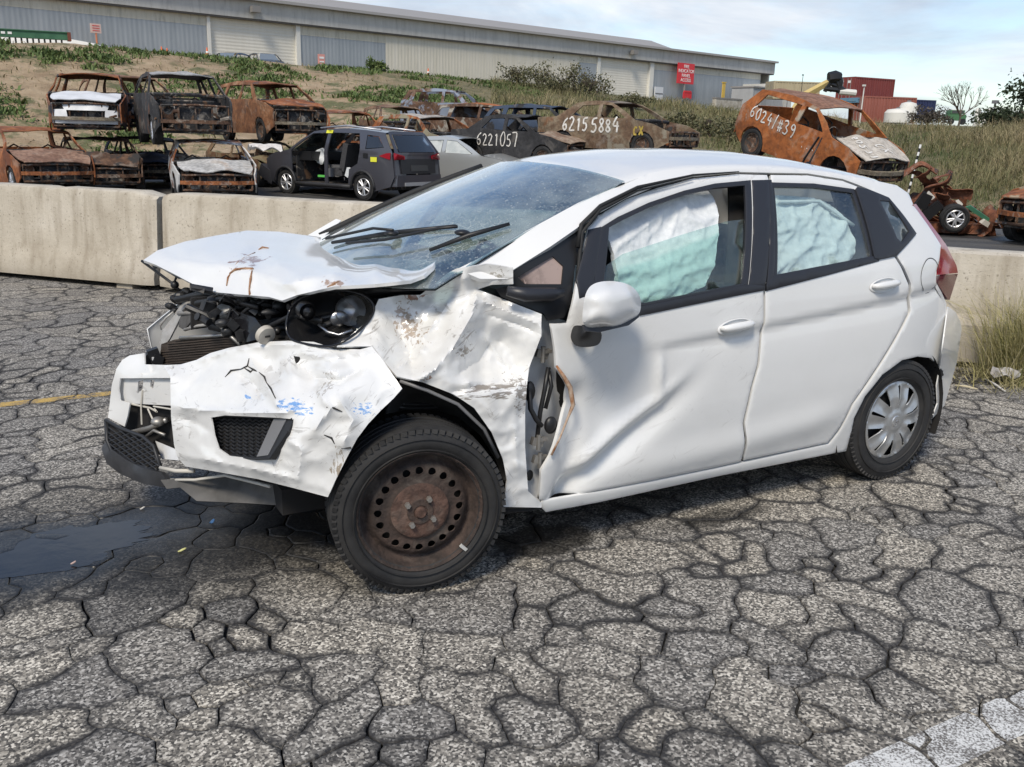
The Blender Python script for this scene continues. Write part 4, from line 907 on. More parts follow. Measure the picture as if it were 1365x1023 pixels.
# radiator with fins, its crooked white support
RAD = [(212, 488), (215, 459), (232, 453), (290, 447), (318, 446), (345, 465), (330, 480), (240, 500)]
RC = [(212, 488, 'y', .46), (215, 458, 'y', .45), (290, 447, 'y', .12), (318, 446, 'y', .0), (345, 465, 'y', -.10), (330, 480, 'y', -.02), (240, 500, 'y', .30)]
rad = crumple('radiator', RAD, RC, nmat('radiator_fins', (.075, .058, .045), (.035, .027, .022), 6, (.6, .8), .3, stretch=(1, 1, 30), bmp=.5), car, s=8, amp=.003, t=.03, lin=False)
mb = MB(); _rd = rbf([(c[0], c[1]) for c in RC], [depth_of(*c) for c in RC], False)
for k in range(13):
    pts = []
    for i in range(14):
        x = 214+i*9.5; y = 456+k*3.3-(x-214)*.09+max(0, (x-300))*.10
        if inside([(x, y)], RAD)[0]: pts.append(at_d(x, y, float(_rd(np.array([[x, y]]))[0])-.006))
    if len(pts) > 2: mb.tube(pts, .0022, 4)
mb.build('radiator_tubes', nmat('radiator_tube', (.13, .10, .08), (.07, .055, .045), 9, (.5, .7), .4), rad)
mb = MB(); mb.tube([at(x, y, 'y', v) for x, y, v in ((240, 451, .32), (270, 449, .2), (298, 447, .08))], .008, 6); mb.build('radiator_top_tank', M_GREYM, rad, True)
M_SUP = nmat('support_grey', (.46, .45, .43), (.25, .23, .21), 9, (.4, .7), .3)
sup = crumple('radiator_support', [(213, 460), (217, 440), (228, 425), (240, 408), (250, 396), (262, 393), (258, 402), (244, 415), (238, 428), (232, 440), (226, 452), (220, 460)], [(213, 460, 'y', .50), (217, 440, 'y', .50), (240, 408, 'y', .48), (262, 393, 'y', .42), (244, 415, 'y', .42), (226, 452, 'y', .44), (234, 430, 'y', .46)], M_SUP, car, s=5, amp=.01, fr=18, t=.008)
crumple('support_plate', [(276, 416), (284, 402), (306, 408), (308, 412), (288, 422)], [(276, 416, 'y', .18), (284, 402, 'y', .2), (306, 408, 'y', .08), (288, 422, 'y', .1)], nmat('support_white', (.60, .60, .58), (.45, .44, .42), 9, (.4, .6)), sup, s=4, amp=.006, t=.01)
crumple('slam_panel', [(240, 420), (262, 394), (285, 391), (262, 420), (245, 440), (238, 436)], [(240, 420, 'y', .44), (262, 394, 'y', .36), (285, 391, 'y', .25), (262, 420, 'y', .28), (238, 436, 'y', .42)], nmat('grubby_grey', (.10, .095, .09), (.05, .047, .045), 9), sup, s=6, amp=.008, fr=16, t=.008)
mb = MB()
for pts, r_ in (([(238, 418, .45), (262, 417, .3), (271, 421, .26)], .010), ([(262, 418, .3), (283, 400, .2), (297, 390, .12)], .009), ([(244, 414, .4), (266, 395, .3)], .006), ([(214, 434, .50), (221, 424, .5), (231, 416, .48)], .004), ([(215, 440, .52), (213, 432, .53), (224, 422, .52)], .003), ([(246, 440, .36), (262, 435, .28), (300, 430, .12)], .007)):
    mb.tube([at(x, y, 'y', v) for x, y, v in pts], r_, 6)
mb.build('bent_bars', M_SUP, sup, True)
mb = MB()
for (x, y, v, s_) in ((228, 409, .52, .05), (236, 400, .5, .06), (242, 394, .46, .06), (252, 390, .42, .06), (232, 414, .5, .035)):
    MB().ell(at(x, y, 'y', v), (s_*.55, s_*.4, s_*.32), 10, 7, Matrix.Rotation(rr.uniform(-1, 1), 3, 'Y')).build('broken_clip', M_BLACK, sup)
for (x, y, v, s_) in ((200, 478, .46, .05), (205, 472, .44, .045), (197, 480, .48, .035), (210, 480, .42, .04)):
    MB().box(at(x, y, 'y', v), (s_, s_*.8, s_), Matrix.Rotation(rr.uniform(-1, 1), 3, 'Y')).build('broken_clip', M_BLACK, sup)
mb = MB(); mb.tube([at(206, 473, 'y', .44), at(213, 484, 'y', .42)], .006); mb.box(at(209, 478, 'y', .41), (.035, .01, .012)); mb.box(at(205, 484, 'y', .42), (.012, .01, .05)); mb.build('white_clip', M_PRIM, sup)
# broken black grille end with bright strip, round cap
gl_ = crumple('grille_end', [(290, 428), (296, 420), (312, 414), (340, 424), (352, 440), (345, 452), (330, 456), (318, 458)], [(290, 428, 'y', .05), (312, 414, 'y', .0), (340, 424, 'y', -.12), (352, 440, 'y', -.18), (330, 456, 'y', -.12), (318, 458, 'y', -.04)], mat('gloss_black', (.012, .012, .014), .15), car, s=6, amp=.01, fr=14, t=.02)
mb = MB(); mb.tube([at(x, y, 'y', v) for x, y, v in ((289, 431, .05), (304, 445, -.01), (320, 460, -.07))], .007, 6); mb.build('bright_strip', M_GREYM, gl_, True)
mb = MB(); mb.lathe([(.001, -.016), (.034, -.016), (.037, -.01), (.037, .004)], 24); o = mb.build('filler_cap', nmat('cap_grey', (.50, .47, .41), (.35, .32, .28), 14), car, True, 40); c = at(353, 446, 'y', -.27); o.location = c; o.rotation_euler = (R(20), 0, R(15))
mb = MB(); mb.box((.002, -.018, 0), (.02, .004, .006)); k_ = mb.build('cap_slot', M_BLACK, o)
# near headlamp: black housing, reflector, projector, clear lens
HLp = smooth_poly([(392, 400), (420, 391), (447, 386), (480, 391), (499, 404), (498, 420), (480, 441), (455, 458), (436, 463), (405, 459), (385, 452), (380, 430)], 2)
HLC = [(392, 400, 'y', -.34), (447, 386, 'y', -.46), (499, 404, 'y', -.53), (498, 420, 'y', -.55), (455, 458, 'y', -.60), (405, 459, 'y', -.45), (380, 430, 'y', -.33)]
hl = crumple('headlamp', HLp, HLC+[(440, 425, 'y', -.36), (420, 430, 'y', -.33), (465, 415, 'y', -.42)], mat('lamp_black', (.01, .01, .011), .25), car, s=6, t=.02, lin=False, smooth_mix=0)
mb = MB(); _hd = rbf([(c[0], c[1]) for c in HLC], [depth_of(*c) for c in HLC], False); mb.tube([at_d(q[0], q[1], float(_hd(np.array([q]))[0])-.004) for q in HLp+HLp[:1]], .005, 6); mb.build('lamp_rim', mat('gloss_black', (.012, .012, .014), .15), hl, True)
mb = MB(); mb.lathe([(.055, -.04), (.045, .0), (.02, .02), (.001, .022)], 24, c=tuple(at(463, 412, 'y', -.47))); mb.ell(at(452, 425, 'y', -.47), (.035, .012, .03)); mb.build('lamp_reflector', mat('dull_chrome', (.38, .38, .39), .3, 1.0), hl, True)
mb = MB(); mb.lathe([(.030, -.02), (.034, -.01), (.034, .02)], 20, c=tuple(at(408, 415, 'y', -.42))); mb.lathe([(.026, -.02), (.018, -.03), (.001, -.034)], 20, c=tuple(at(408, 415, 'y', -.40))); mb.build('lamp_projector', mat('lamp_black', (.01, .01, .011), .25), hl, True)
mb = MB(); mb.tube([at(x, y, 'y', v) for x, y, v in ((425, 433, -.47), (437, 443, -.51), (452, 447, -.54), (470, 440, -.56))], .006, 6); mb.build('lamp_strip', mat('dull_chrome', (.38, .38, .39), .3, 1.0), hl, True)
crumple('broken_lens', [(445, 388), (480, 391), (499, 404), (498, 420), (480, 441), (466, 432), (474, 412)], HLC+[(440, 425, 'y', -.52)], M_CLEAR, hl, s=10, off=-.004, t=.002, lin=False, smooth_mix=0)
# ------------------------------------------------------------------ ground: cracked asphalt, yard, bank
def fbm(x, y, s=1.0, o=0.0): return mnoise.noise(Vector((x*s+o, y*s-o, o*.37)))
BA, BB = np.array([.06, 6.15]), np.array([5.05, .47]); BD = (BB-BA)/np.linalg.norm(BB-BA); BN = np.array([-BD[1], BD[0]])   # barrier front line, BN points away from the camera
if BN@(BA-CAM_C[:2]) < 0: BN = -BN
M_ASP = mat('cracked_asphalt', (.10, .097, .09), .88); t = M_ASP.node_tree; b = t.nodes['Principled BSDF']
geo = nd(t, 'ShaderNodeNewGeometry').outputs['Position']
ed = nd(t, 'ShaderNodeAttribute', attribute_name='edge').outputs['Fac']; tn = nd(t, 'ShaderNodeAttribute', attribute_name='tone').outputs['Fac']
v1 = nd(t, 'ShaderNodeTexVoronoi', {'Vector': geo, 'Scale': 135.0, 'Randomness': 1.0})
bw = nd(t, 'ShaderNodeSeparateColor', {0: v1.outputs['Color']}).outputs[0]
c = ramp(t, bw, [(.08, (.055, .053, .05)), (.40, (.165, .156, .143)), (.70, (.31, .292, .262)), (.97, (.64, .615, .565))])
patch = noi(t, geo, 1.1, 5, .6)
c = mixc(t, ramp(t, patch, [(.35, 0), (.7, .45)]), c, mixc(t, 1.0, c, (.55, .53, .50), 'MULTIPLY'))
c = mixc(t, 1.0, c, ramp(t, tn, [(0, (.78, .78, .79)), (1, (1.2, 1.16, 1.08))]), 'MULTIPLY')
hair = nd(t, 'ShaderNodeTexVoronoi', {'Vector': nd(t, 'ShaderNodeVectorMath', {0: geo, 1: nd(t, 'ShaderNodeVectorMath', {0: nd(t, 'ShaderNodeTexNoise', {'Vector': geo, 'Scale': 9.0, 'Detail': 5.0}).outputs['Color'], 1: (.16, .16, 0)}, operation='MULTIPLY').outputs[0]}, operation='ADD').outputs[0], 'Scale': 6.5}, feature='DISTANCE_TO_EDGE').outputs[0]
hm = mth(t, 'MULTIPLY', ramp(t, hair, [(.0, 1), (.022, 0)]), ramp(t, noi(t, geo, 2.3, 3), [(.50, 0), (.60, 1)]))
broad = ramp(t, noi(t, geo, 2.1, 4, .6), [(.32, .42), (.66, 1.15)])
ed = mth(t, 'MAXIMUM', mth(t, 'MULTIPLY', ed, broad), mth(t, 'MULTIPLY', hm, .8))
em = mth(t, 'ADD', ed, mth(t, 'MULTIPLY', mth(t, 'SUBTRACT', noi(t, geo, 22, 6, .7), .5), 1.2))
c = mixc(t, ramp(t, em, [(.30, 0), (.62, .55), (.95, .92)]), c, (.016, .016, .018))
def blob(p, r_, soft=.6, ns=3.0):
    d_ = nd(t, 'ShaderNodeVectorMath', {0: nd(t, 'ShaderNodeVectorMath', {0: geo, 1: (p[0], p[1], 0)}, operation='SUBTRACT').outputs[0], 1: (1/r_[0], 1/r_[1], 0)}, operation='MULTIPLY').outputs[0]
    l_ = nd(t, 'ShaderNodeVectorMath', {0: d_}, operation='LENGTH').outputs['Value']
    return ramp(t, mth(t, 'ADD', l_, mth(t, 'MULTIPLY', mth(t, 'SUBTRACT', noi(t, geo, ns, 5, .6), .5), 1.1)), [(1-soft, 1), (1.0, 0)])
wp = at(60, 740, 'z', 0); wp2 = at(290, 700, 'z', 0); op = at(720, 720, 'z', 0); op2 = at(960, 690, 'z', 0); wl = at(40, 430, 'z', 0); op3 = at(520, 850, 'z', 0); sill_shade = at(900, 660, 'z', 0)
wet = mth(t, 'MAXIMUM', mth(t, 'MAXIMUM', blob(wp, (1.15, .62)), blob(wp2, (1.3, .88))), mth(t, 'MAXIMUM', mth(t, 'MULTIPLY', blob(op, (.30, .16), .3, 6), .9), mth(t, 'MULTIPLY', blob(op2, (.30, .10), .5, 7), .7)), clamp=True)  # wet ground; patch behind the front tyre is oil stain plus painted shadow
wet = mth(t, 'MAXIMUM', wet, mth(t, 'MULTIPLY', blob(sill_shade, (.9, .16), .6, 5), .5), clamp=True)  # strip under the sill: contact shade of the car painted into this mask
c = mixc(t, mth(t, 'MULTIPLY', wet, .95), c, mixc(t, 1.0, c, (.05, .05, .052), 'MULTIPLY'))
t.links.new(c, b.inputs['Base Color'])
pc_ = at(40, 738, 'z', 0); t.links.new(mth(t, 'SUBTRACT', mth(t, 'SUBTRACT', .9, mth(t, 'MULTIPLY', wet, .34)), mth(t, 'MULTIPLY', blob(pc_, (.85, .40), .6, 5), .34)), b.inputs['Roughness'])
bump(t, b, mth(t, 'MULTIPLY', bw, mth(t, 'SUBTRACT', 1.0, mth(t, 'MULTIPLY', wet, .35))), .55, .006)
M_BED = nmat('crack_bed', (.012, .012, .013), (.028, .027, .025), 30, (.9, .95), bmp=.5, obj=True)
gnd = tag(mesh_obj('ground', [(-900, -900, -.022), (900, -900, -.022), (900, 900, -.022), (-900, 900, -.022)], [(0, 1, 2, 3)], M_BED), kind='structure')
gnd['label'] = 'cracked grey asphalt of the yard'
# slabs: irregular pieces between the cracks (small cells grown together into uneven plates)
sites = []
rg = random.Random(21); grid = {}
for _ in range(60000):
    x, y = rg.uniform(-2.7, 6.2), rg.uniform(-3.2, 8.6)
    q = (np.array([x, y])-BA)@BN
    if q > .7 or (x < -1.6 and y < -2.4): continue
    d = .090+.03*max(0, y-1.5)/5; gi, gj = int(x//.15), int(y//.15); okk = True
    for a in range(gi-1, gi+2):
        for bq in range(gj-1, gj+2):
            for (sx_, sy_) in grid.get((a, bq), ()):
                if (sx_-x)**2+(sy_-y)**2 < d*d: okk = False; break
            if not okk: break
        if not okk: break
    if okk: grid.setdefault((gi, gj), []).append((x, y)); sites.append((x, y))
def clip_half(poly, m, n):
    out = []; k = len(poly)
    for i in range(k):
        a, b2 = poly[i], poly[(i+1) % k]; da = (a[0]-m[0])*n[0]+(a[1]-m[1])*n[1]; db = (b2[0]-m[0])*n[0]+(b2[1]-m[1])*n[1]
        if da <= 0: out.append(a)
        if (da < 0 < db) or (db < 0 < da): tt = da/(da-db); out.append((a[0]+(b2[0]-a[0])*tt, a[1]+(b2[1]-a[1])*tt))
    return out
def near_sites(x, y):
    gi, gj = int(x//.15), int(y//.15); o = []
    for a in range(gi-2, gi+3):
        for bq in range(gj-2, gj+3): o += grid.get((a, bq), ())
    o.sort(key=lambda p: (p[0]-x)**2+(p[1]-y)**2); return o[1:18]
vid = {}; vco = []
def vkey(p):
    k = (round(p[0]*2500), round(p[1]*2500))
    for dx in (0, -1, 1):
        for dy in (0, -1, 1):
            if (k[0]+dx, k[1]+dy) in vid: return vid[(k[0]+dx, k[1]+dy)]
    vid[k] = len(vco); vco.append(p); return vid[k]
small = []; eown = {}
for i, (x, y) in enumerate(sites):
    poly = [(x-.25, y-.25), (x+.25, y-.25), (x+.25, y+.25), (x-.25, y+.25)]
    for (u, v) in near_sites(x, y):
        poly = clip_half(poly, ((x+u)/2, (y+v)/2), (u-x, v-y))
        if len(poly) < 3: break
    ids = [vkey(p) for p in poly]; ids = [k for n_, k in enumerate(ids) if k != ids[n_-1]]
    small.append(ids)
    for n_ in range(len(ids)): eown[(ids[n_-1], ids[n_])] = i
adj = [set() for _ in small]
for (a, b2), i in eown.items():
    j = eown.get((b2, a))
    if j is not None and j != i: adj[i].add(j); adj[j].add(i)
lab = [-1]*len(small); order = list(range(len(small))); rg.shuffle(order); clusters = []
for i in order:
    if lab[i] >= 0: continue
    x, y = sites[i]; far = max(0, (y-1.0)/6)
    tgt = rg.choice((1, 1, 2, 2, 3, 3, 4, 4, 5, 7)); ci = len(clusters); cl = [i]; lab[i] = ci
    while len(cl) < tgt:
        cx_ = sum(sites[k][0] for k in cl)/len(cl); cy_ = sum(sites[k][1] for k in cl)/len(cl); cand = {k for m_ in cl for k in adj[m_] if lab[k] < 0}
        if not cand: break
        k = min(cand, key=lambda q: (sites[q][0]-cx_)**2+(sites[q][1]-cy_)**2+rg.uniform(0, .006)); cl.append(k); lab[k] = ci
    clusters.append(cl)
bnb = {}
for (a, b2), i in eown.items():
    j = eown.get((b2, a))
    if j is not None and lab[j] != lab[i]: bnb.setdefault(a, set()).add(b2); bnb.setdefault(b2, set()).add(a)
for _ in range(1):
    new = {k: (vco[k][0]*.5+.5*sum(vco[n_][0] for n_ in nb)/len(nb), vco[k][1]*.5+.5*sum(vco[n_][1] for n_ in nb)/len(nb)) for k, nb in bnb.items()}
    for k, p in new.items(): vco[k] = p
cells = []
for cl in clusters:
    st_ = set(cl); nx = {}
    for k in cl:
        ids = small[k]
        for n_ in range(len(ids)):
            e = (ids[n_-1], ids[n_])
            if eown.get((e[1], e[0])) not in st_: nx[e[0]] = e[1]
    if not nx: continue
    best = []
    while nx:
        s0 = next(iter(nx)); loop = [s0]; k = nx.pop(s0)
        while k != s0 and k in nx: loop.append(k); k = nx.pop(k)
        if len(loop) > len(best): best = loop
    if len(best) >= 3: cells.append([vco[k] for k in best])
print('cells', len(small), len(cells))
def warp(p):
    v = Vector((p[0]*3.0, p[1]*3.0, 1)); a = mnoise.noise_vector(v)*.035+mnoise.noise_vector(v*4.3)*.012+mnoise.noise_vector(v*13)*.0045
    return (p[0]+a.x, p[1]+a.y)
def slab(poly, seed):
    P = np.array([warp(p) for p in resample(poly, .024)])
    tx = np.roll(P, -1, 0)-np.roll(P, 1, 0); L = np.maximum(np.hypot(tx[:, 0], tx[:, 1]), 1e-9); nm = np.stack([-tx[:, 1], tx[:, 0]], 1)/L[:, None]
    if area2(P) < 0: nm = -nm
    wd = np.array([.0013+.0034*max(0, mnoise.noise(Vector((p[0]*2.3, p[1]*2.3, 9)))*1.8+.25) for p in P])
    Q = P+nm*wd[:, None]; c_ = P.mean(0); rnd = random.Random(seed); h0 = rnd.uniform(-.0008, .0008)
    V, F = cdt(Q, (), .036, .006); d = dist_poly(V, Q)
    n0 = len(V); z = h0-.0009*np.clip(1-d/.005, 0, 1)**1.5
    X = np.concatenate([V, z[:, None]], 1); E = np.clip(1-d/.034, 0, 1)
    bd = {}
    for f in F:
        for a, b2 in ((f[0], f[1]), (f[1], f[2]), (f[2], f[0])): bd[(int(a), int(b2))] = 1
    bd = [(a, b2) for (a, b2) in bd if (b2, a) not in bd]; m_ = {}; ex_ = []
    for a, b2 in bd:
        for k in (a, b2):
            if k not in m_: m_[k] = n0+len(ex_); ex_.append((X[k, 0], X[k, 1], -.012))
    F = [tuple(map(int, f)) for f in F]+[(b2, a, m_[a], m_[b2]) for a, b2 in bd]
    X = np.vstack([X, ex_]); E = np.concatenate([E, np.ones(len(ex_))])
    return X, F, E, rnd.random(), P+nm*(wd+.005)[:, None], h0
def slab_mesh(name, V, F, E, T):
    o = mesh_obj(name, V, F, M_ASP, gnd, True)
    a = o.data.attributes.new('edge', 'FLOAT', 'POINT'); a.data.foreach_set('value', np.asarray(E, dtype=np.float32))
    a = o.data.attributes.new('tone', 'FLOAT', 'POINT'); a.data.foreach_set('value', np.asarray(T, dtype=np.float32))
    return o
def prj(X): d = np.asarray(X)-CAM_C; z = d@CF; return 682.5+CAM_F*(d@CR)/z, 511.5-CAM_F*(d@CU)/z, z
scored = []
for i, pl in enumerate(cells):
    c_ = np.mean(pl, 0); px, py, z = prj((c_[0], c_[1], 0)); vis = z > .5 and -30 < px < 1395 and py < 1060
    hid = (c_[0] > -.5 and c_[0] < 3.0 and -.7 < c_[1] < .75)
    ar = abs(area2(pl))/max(z, .3)**2*(max(.15, CAM_C[2]/max(z, .5))) if vis and not hid else 0
    scored.append((ar, i))
scored.sort(reverse=True); big = {i for a, i in scored[:300] if a > 0}
rest = [[], [], [], []]
paint_bits = {'white': MB(), 'yellow': MB()}
lines = {'white': [(.40, -2.36), (3.2, -2.375), (3.2, -2.235), (.40, -2.215)], 'yellow': [(-3.4, 2.315), (-.62, 2.325), (-.62, 2.415), (-3.4, 2.425)]}
for i, pl in enumerate(cells):
    try: V, F, E, T, inner, h0 = slab(pl, i)
    except Exception as ex__: print('slab', i, ex__); continue
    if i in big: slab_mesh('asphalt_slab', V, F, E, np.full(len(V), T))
    else:
        b0 = len(rest[0]); rest[0] += V.tolist(); rest[1] += [tuple(k+b0 for k in f) for f in F]; rest[2] += list(E); rest[3] += [T]*len(V)
    for nm_, q in lines.items():
        poly = [tuple(p) for p in inner[::2]] if area2(inner) > 0 else [tuple(p) for p in inner[::-2]]
        for k in range(4):
            a, b2 = q[k], q[(k+1) % 4]; poly = clip_half(poly, a, (b2[1]-a[1], -(b2[0]-a[0])))
            if len(poly) < 3: break
        if len(poly) >= 3 and abs(area2(poly)) > .0002:
            paint_bits[nm_].add([(p[0], p[1], h0+.0022) for p in poly], [tuple(range(len(poly)))])
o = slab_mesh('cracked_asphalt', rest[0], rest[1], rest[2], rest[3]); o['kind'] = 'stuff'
def wornpaint(name, col, wear):
    m = mat(name, col, .8); t = m.node_tree; b = t.nodes['Principled BSDF']; g = nd(t, 'ShaderNodeNewGeometry').outputs['Position']
    k = ramp(t, mth(t, 'ADD', mth(t, 'MULTIPLY', noi(t, g, 150, 3, .6), .6), mth(t, 'MULTIPLY', noi(t, g, 9, 5, .6), .4)), [(wear-.05, 0), (wear+.06, 1)])
    t.links.new(mixc(t, k, col, (.13, .12, .11)), b.inputs['Base Color']); bump(t, b, noi(t, g, 150, 3), .4, .005)
    return m
tag(paint_bits['white'].build('white_line', wornpaint('worn_white_paint', (.64, .64, .62), .505), gnd), 'worn white painted bay line', kind='structure')
tag(paint_bits['yellow'].build('yellow_line', wornpaint('worn_yellow_paint', (.55, .36, .09), .50), gnd), 'worn yellow painted line', kind='structure')
# puddle of leaked coolant and water
pp = []
for i in range(170):
    a = 2*math.pi*i/170; k = 1.15+.35*mnoise.noise(Vector((math.cos(a)*1.5, math.sin(a)*1.5, 3.3)))+.22*mnoise.noise(Vector((math.cos(a)*5, math.sin(a)*5, 1)))+.12*mnoise.noise(Vector((math.cos(a)*17, math.sin(a)*17, 1)))
    c0 = at(40, 738, 'z', 0); pp.append((c0[0]+.42*k*math.cos(a)-.02, c0[1]+.17*k*math.sin(a)+.0))
M_PUD = mat('dirty_water', (.010, .011, .015), .04, spec=.5); tt_ = M_PUD.node_tree; bump(tt_, tt_.nodes['Principled BSDF'], noi(tt_, nd(tt_, 'ShaderNodeNewGeometry').outputs['Position'], 14, 3), .06, .01)
pud = surf('puddle', pp, [], lambda V: np.stack([V[:, 0], V[:, 1], np.full(len(V), .0004)], 1), M_PUD, None, s=.05, t=0)
tag(pud, 'dark wet puddle on the asphalt ahead of the hatchback', kind='structure')
# yard beyond the barriers: dark asphalt, rising slightly under the wrecks
def yard_z(px, dist):
    k = np.interp(px, [-400, 380, 470, 820, 960, 1800], [0, 0, 1, 1, 0, 0]); return k*np.interp(dist, [23, 27, 34, 60], [0, .45, 1.15, 1.3])
CREST = [(-900, 44, 20), (-250, 45, 40), (0, 47, 56), (130, 50, 62), (280, 54, 76), (400, 58, 86), (514, 62, 96), (680, 68, 111), (770, 69, 122), (900, 66, 141), (1000, 58, 156), (1100, 48, 167), (1200, 40, 173), (1300, 36, 176), (1400, 34, 178), (1700, 32, 180), (2400, 30, 185)]
TOE = [(-900, 29), (0, 29), (300, 31), (440, 34), (700, 37), (850, 34), (1000, 28), (1150, 23.5), (1250, 21.5), (1400, 21), (2400, 20)]
def toe(px): return float(np.interp(px, [a[0] for a in TOE], [a[1] for a in TOE]))
def crest(px):
    d = float(np.interp(px, [a[0] for a in CREST], [a[1] for a in CREST])); y = float(np.interp(px, [a[0] for a in CREST], [a[2] for a in CREST]))
    return d, z_at(px, y, d)
PLAT = 5.6
def plateau(px): return float(np.interp(px, [-900, 700, 1000, 1150, 2400], [PLAT, PLAT, PLAT, 3.7, 3.2]))
def terr(px, dist):
    t0 = toe(px); d1, z1 = crest(px); z0 = float(yard_z(px, t0))
    if dist <= t0: return float(yard_z(px, dist))
    if dist <= d1: k = (dist-t0)/(d1-t0); s_ = k*k*(3-2*k)*.45+k*.55; return z0+(z1-z0)*s_
    return z1+(plateau(px)-z1)*min(1, (dist-d1)/max(5.0, float(np.interp(px, [-900, 0, 326, 1020, 1100, 2400], [45, 62, 76, 128, 92, 92]))-d1))
cols = list(np.arange(-900, 2401, 22)); rows = []
V = []; F = []
fr_ = [0, .12, .25, .4, .5, .62, .72, .8, .88, .94, 1.0]
for px in cols:
    t0 = toe(px); d1, z1 = crest(px)
    ds = [t0+(d1-t0)*k for k in np.linspace(0, 1, 26)]+[d1+2, d1+6, d1+14, d1+34, 150, 320]
    for k, dd in enumerate(ds):
        p = hdist(px, dd, terr(px, dd)+(.0 if k == 0 or k > 25 else .16*fbm(px*.013, dd*.4, 1.0)+.10*fbm(px*.05, dd*1.1, 1.0, 3))); V.append(p)
nr = 32
for i in range(len(cols)-1):
    for j in range(nr-1): F.append((i*nr+j, (i+1)*nr+j, (i+1)*nr+j+1, i*nr+j+1))
M_SOIL = mat('bank_soil', (.2, .15, .1), .95); t = M_SOIL.node_tree; b = t.nodes['Principled BSDF']; g = nd(t, 'ShaderNodeNewGeometry').outputs['Position']
gs = nd(t, 'ShaderNodeSeparateXYZ', {0: g})
c = ramp(t, noi(t, g, .9, 8, .65), [(.3, (.22, .15, .085)), (.5, (.36, .265, .165)), (.7, (.46, .355, .235))])
gr = ramp(t, noi(t, g, .55, 8, .7), [(.50, 0), (.58, .85)])
c = mixc(t, gr, c, ramp(t, noi(t, g, 5, 5), [(.3, (.05, .065, .02)), (.7, (.12, .14, .05))]))
dry = mth(t, 'MULTIPLY', ramp(t, mth(t, 'MULTIPLY', gs.outputs[0], .02), [(.30, 0), (.48, 1)]), .85)
c = mixc(t, dry, c, ramp(t, noi(t, g, 1.2, 8, .7), [(.3, (.075, .075, .03)), (.55, (.16, .14, .07)), (.75, (.24, .19, .11))]))
t.links.new(c, b.inputs['Base Color']); bump(t, b, noi(t, g, 4, 8, .7), .9, .15)
bank = tag(mesh_obj('embankment', V, F, M_SOIL, None, True), kind='structure')
# yard surface
V = []; F = []; ycols = list(np.arange(-900, 2401, 60)); yr = [10, 14, 18, 21, 23, 25, 27, 30, 34, 38]
M_YARD = mat('yard_asphalt', (.05, .048, .045), .8); t = M_YARD.node_tree; b = t.nodes['Principled BSDF']; g = nd(t, 'ShaderNodeNewGeometry').outputs['Position']
vv = vmul(t, nd(t, 'ShaderNodeVectorRotate', {'Vector': g, 'Axis': (0, 0, 1), 'Angle': .85}).outputs[0], (.25, 1.4, 1))
c = ramp(t, noi(t, vv, .8, 7, .6), [(.35, (.028, .027, .027)), (.55, (.075, .072, .068)), (.75, (.12, .113, .10))])
t.links.new(c, b.inputs['Base Color']); t.links.new(ramp(t, noi(t, vv, .8, 7, .6), [(.35, .45), (.6, .85)]), b.inputs['Roughness']); bump(t, b, noi(t, g, 30, 5), .4, .02)
for px in ycols:
    for dd in yr: V.append(hdist(px, min(dd, toe(px)+.8), 0)+np.array([0, 0, float(yard_z(px, min(dd, toe(px)+.8)))-.004]))
nr = len(yr)
for i in range(len(ycols)-1):
    for j in range(nr-1): F.append((i*nr+j, (i+1)*nr+j, (i+1)*nr+j+1, i*nr+j+1))
# near edge of the yard sheet follows the barrier line
tag(mesh_obj('yard', V, F, M_YARD, None, True), kind='structure')
mb = MB()
A_ = BA+BN*.55-BD*9; B_ = BA+BN*.55+BD*16
q = [(*A_, -.003), (*B_, -.003), (*(hdist(1900, 10.2)[:2]), -.003), (*(hdist(1200, 10.2)[:2]), -.003), (*(hdist(300, 10.2)[:2]), -.003), (*(hdist(-600, 10.2)[:2]), -.003)]
cc_ = np.mean(q, 0); mb.add(q+[cc_], [(i, (i+1) % 6, 6) for i in range(6)]); tag(mb.build('yard_apron', M_YARD), kind='structure')
# ------------------------------------------------------------------ concrete barriers
M_CONC = mat('barrier_concrete', (.42, .38, .31), .85); t = M_CONC.node_tree; b = t.nodes['Principled BSDF']; v = nd(t, 'ShaderNodeTexCoord').outputs['Object']
c = ramp(t, noi(t, v, 1.6, 8, .62), [(.3, (.40, .35, .275)), (.5, (.50, .45, .365)), (.7, (.58, .53, .45))])
stn = mth(t, 'MULTIPLY', ramp(t, noi(t, vmul(t, v, (5, 5, .6)), 1.4, 6, .6), [(.48, 0), (.70, 1)]), .7)
c = mixc(t, stn, c, (.27, .225, .165)); c = mixc(t, ramp(t, noi(t, v, 45, 4), [(.61, 0), (.68, .7)]), c, (.20, .17, .13))
zs = nd(t, 'ShaderNodeSeparateXYZ', {0: v}).outputs[2]
low = mth(t, 'MULTIPLY', ramp(t, mth(t, 'ADD', zs, mth(t, 'MULTIPLY', noi(t, v, 6, 5), .18)), [(.08, 1), (.34, 0)]), .45)
c = mixc(t, low, c, (.22, .185, .14)); t.links.new(c, b.inputs['Base Color']); bump(t, b, noi(t, v, 22, 7, .65), .35, .02)
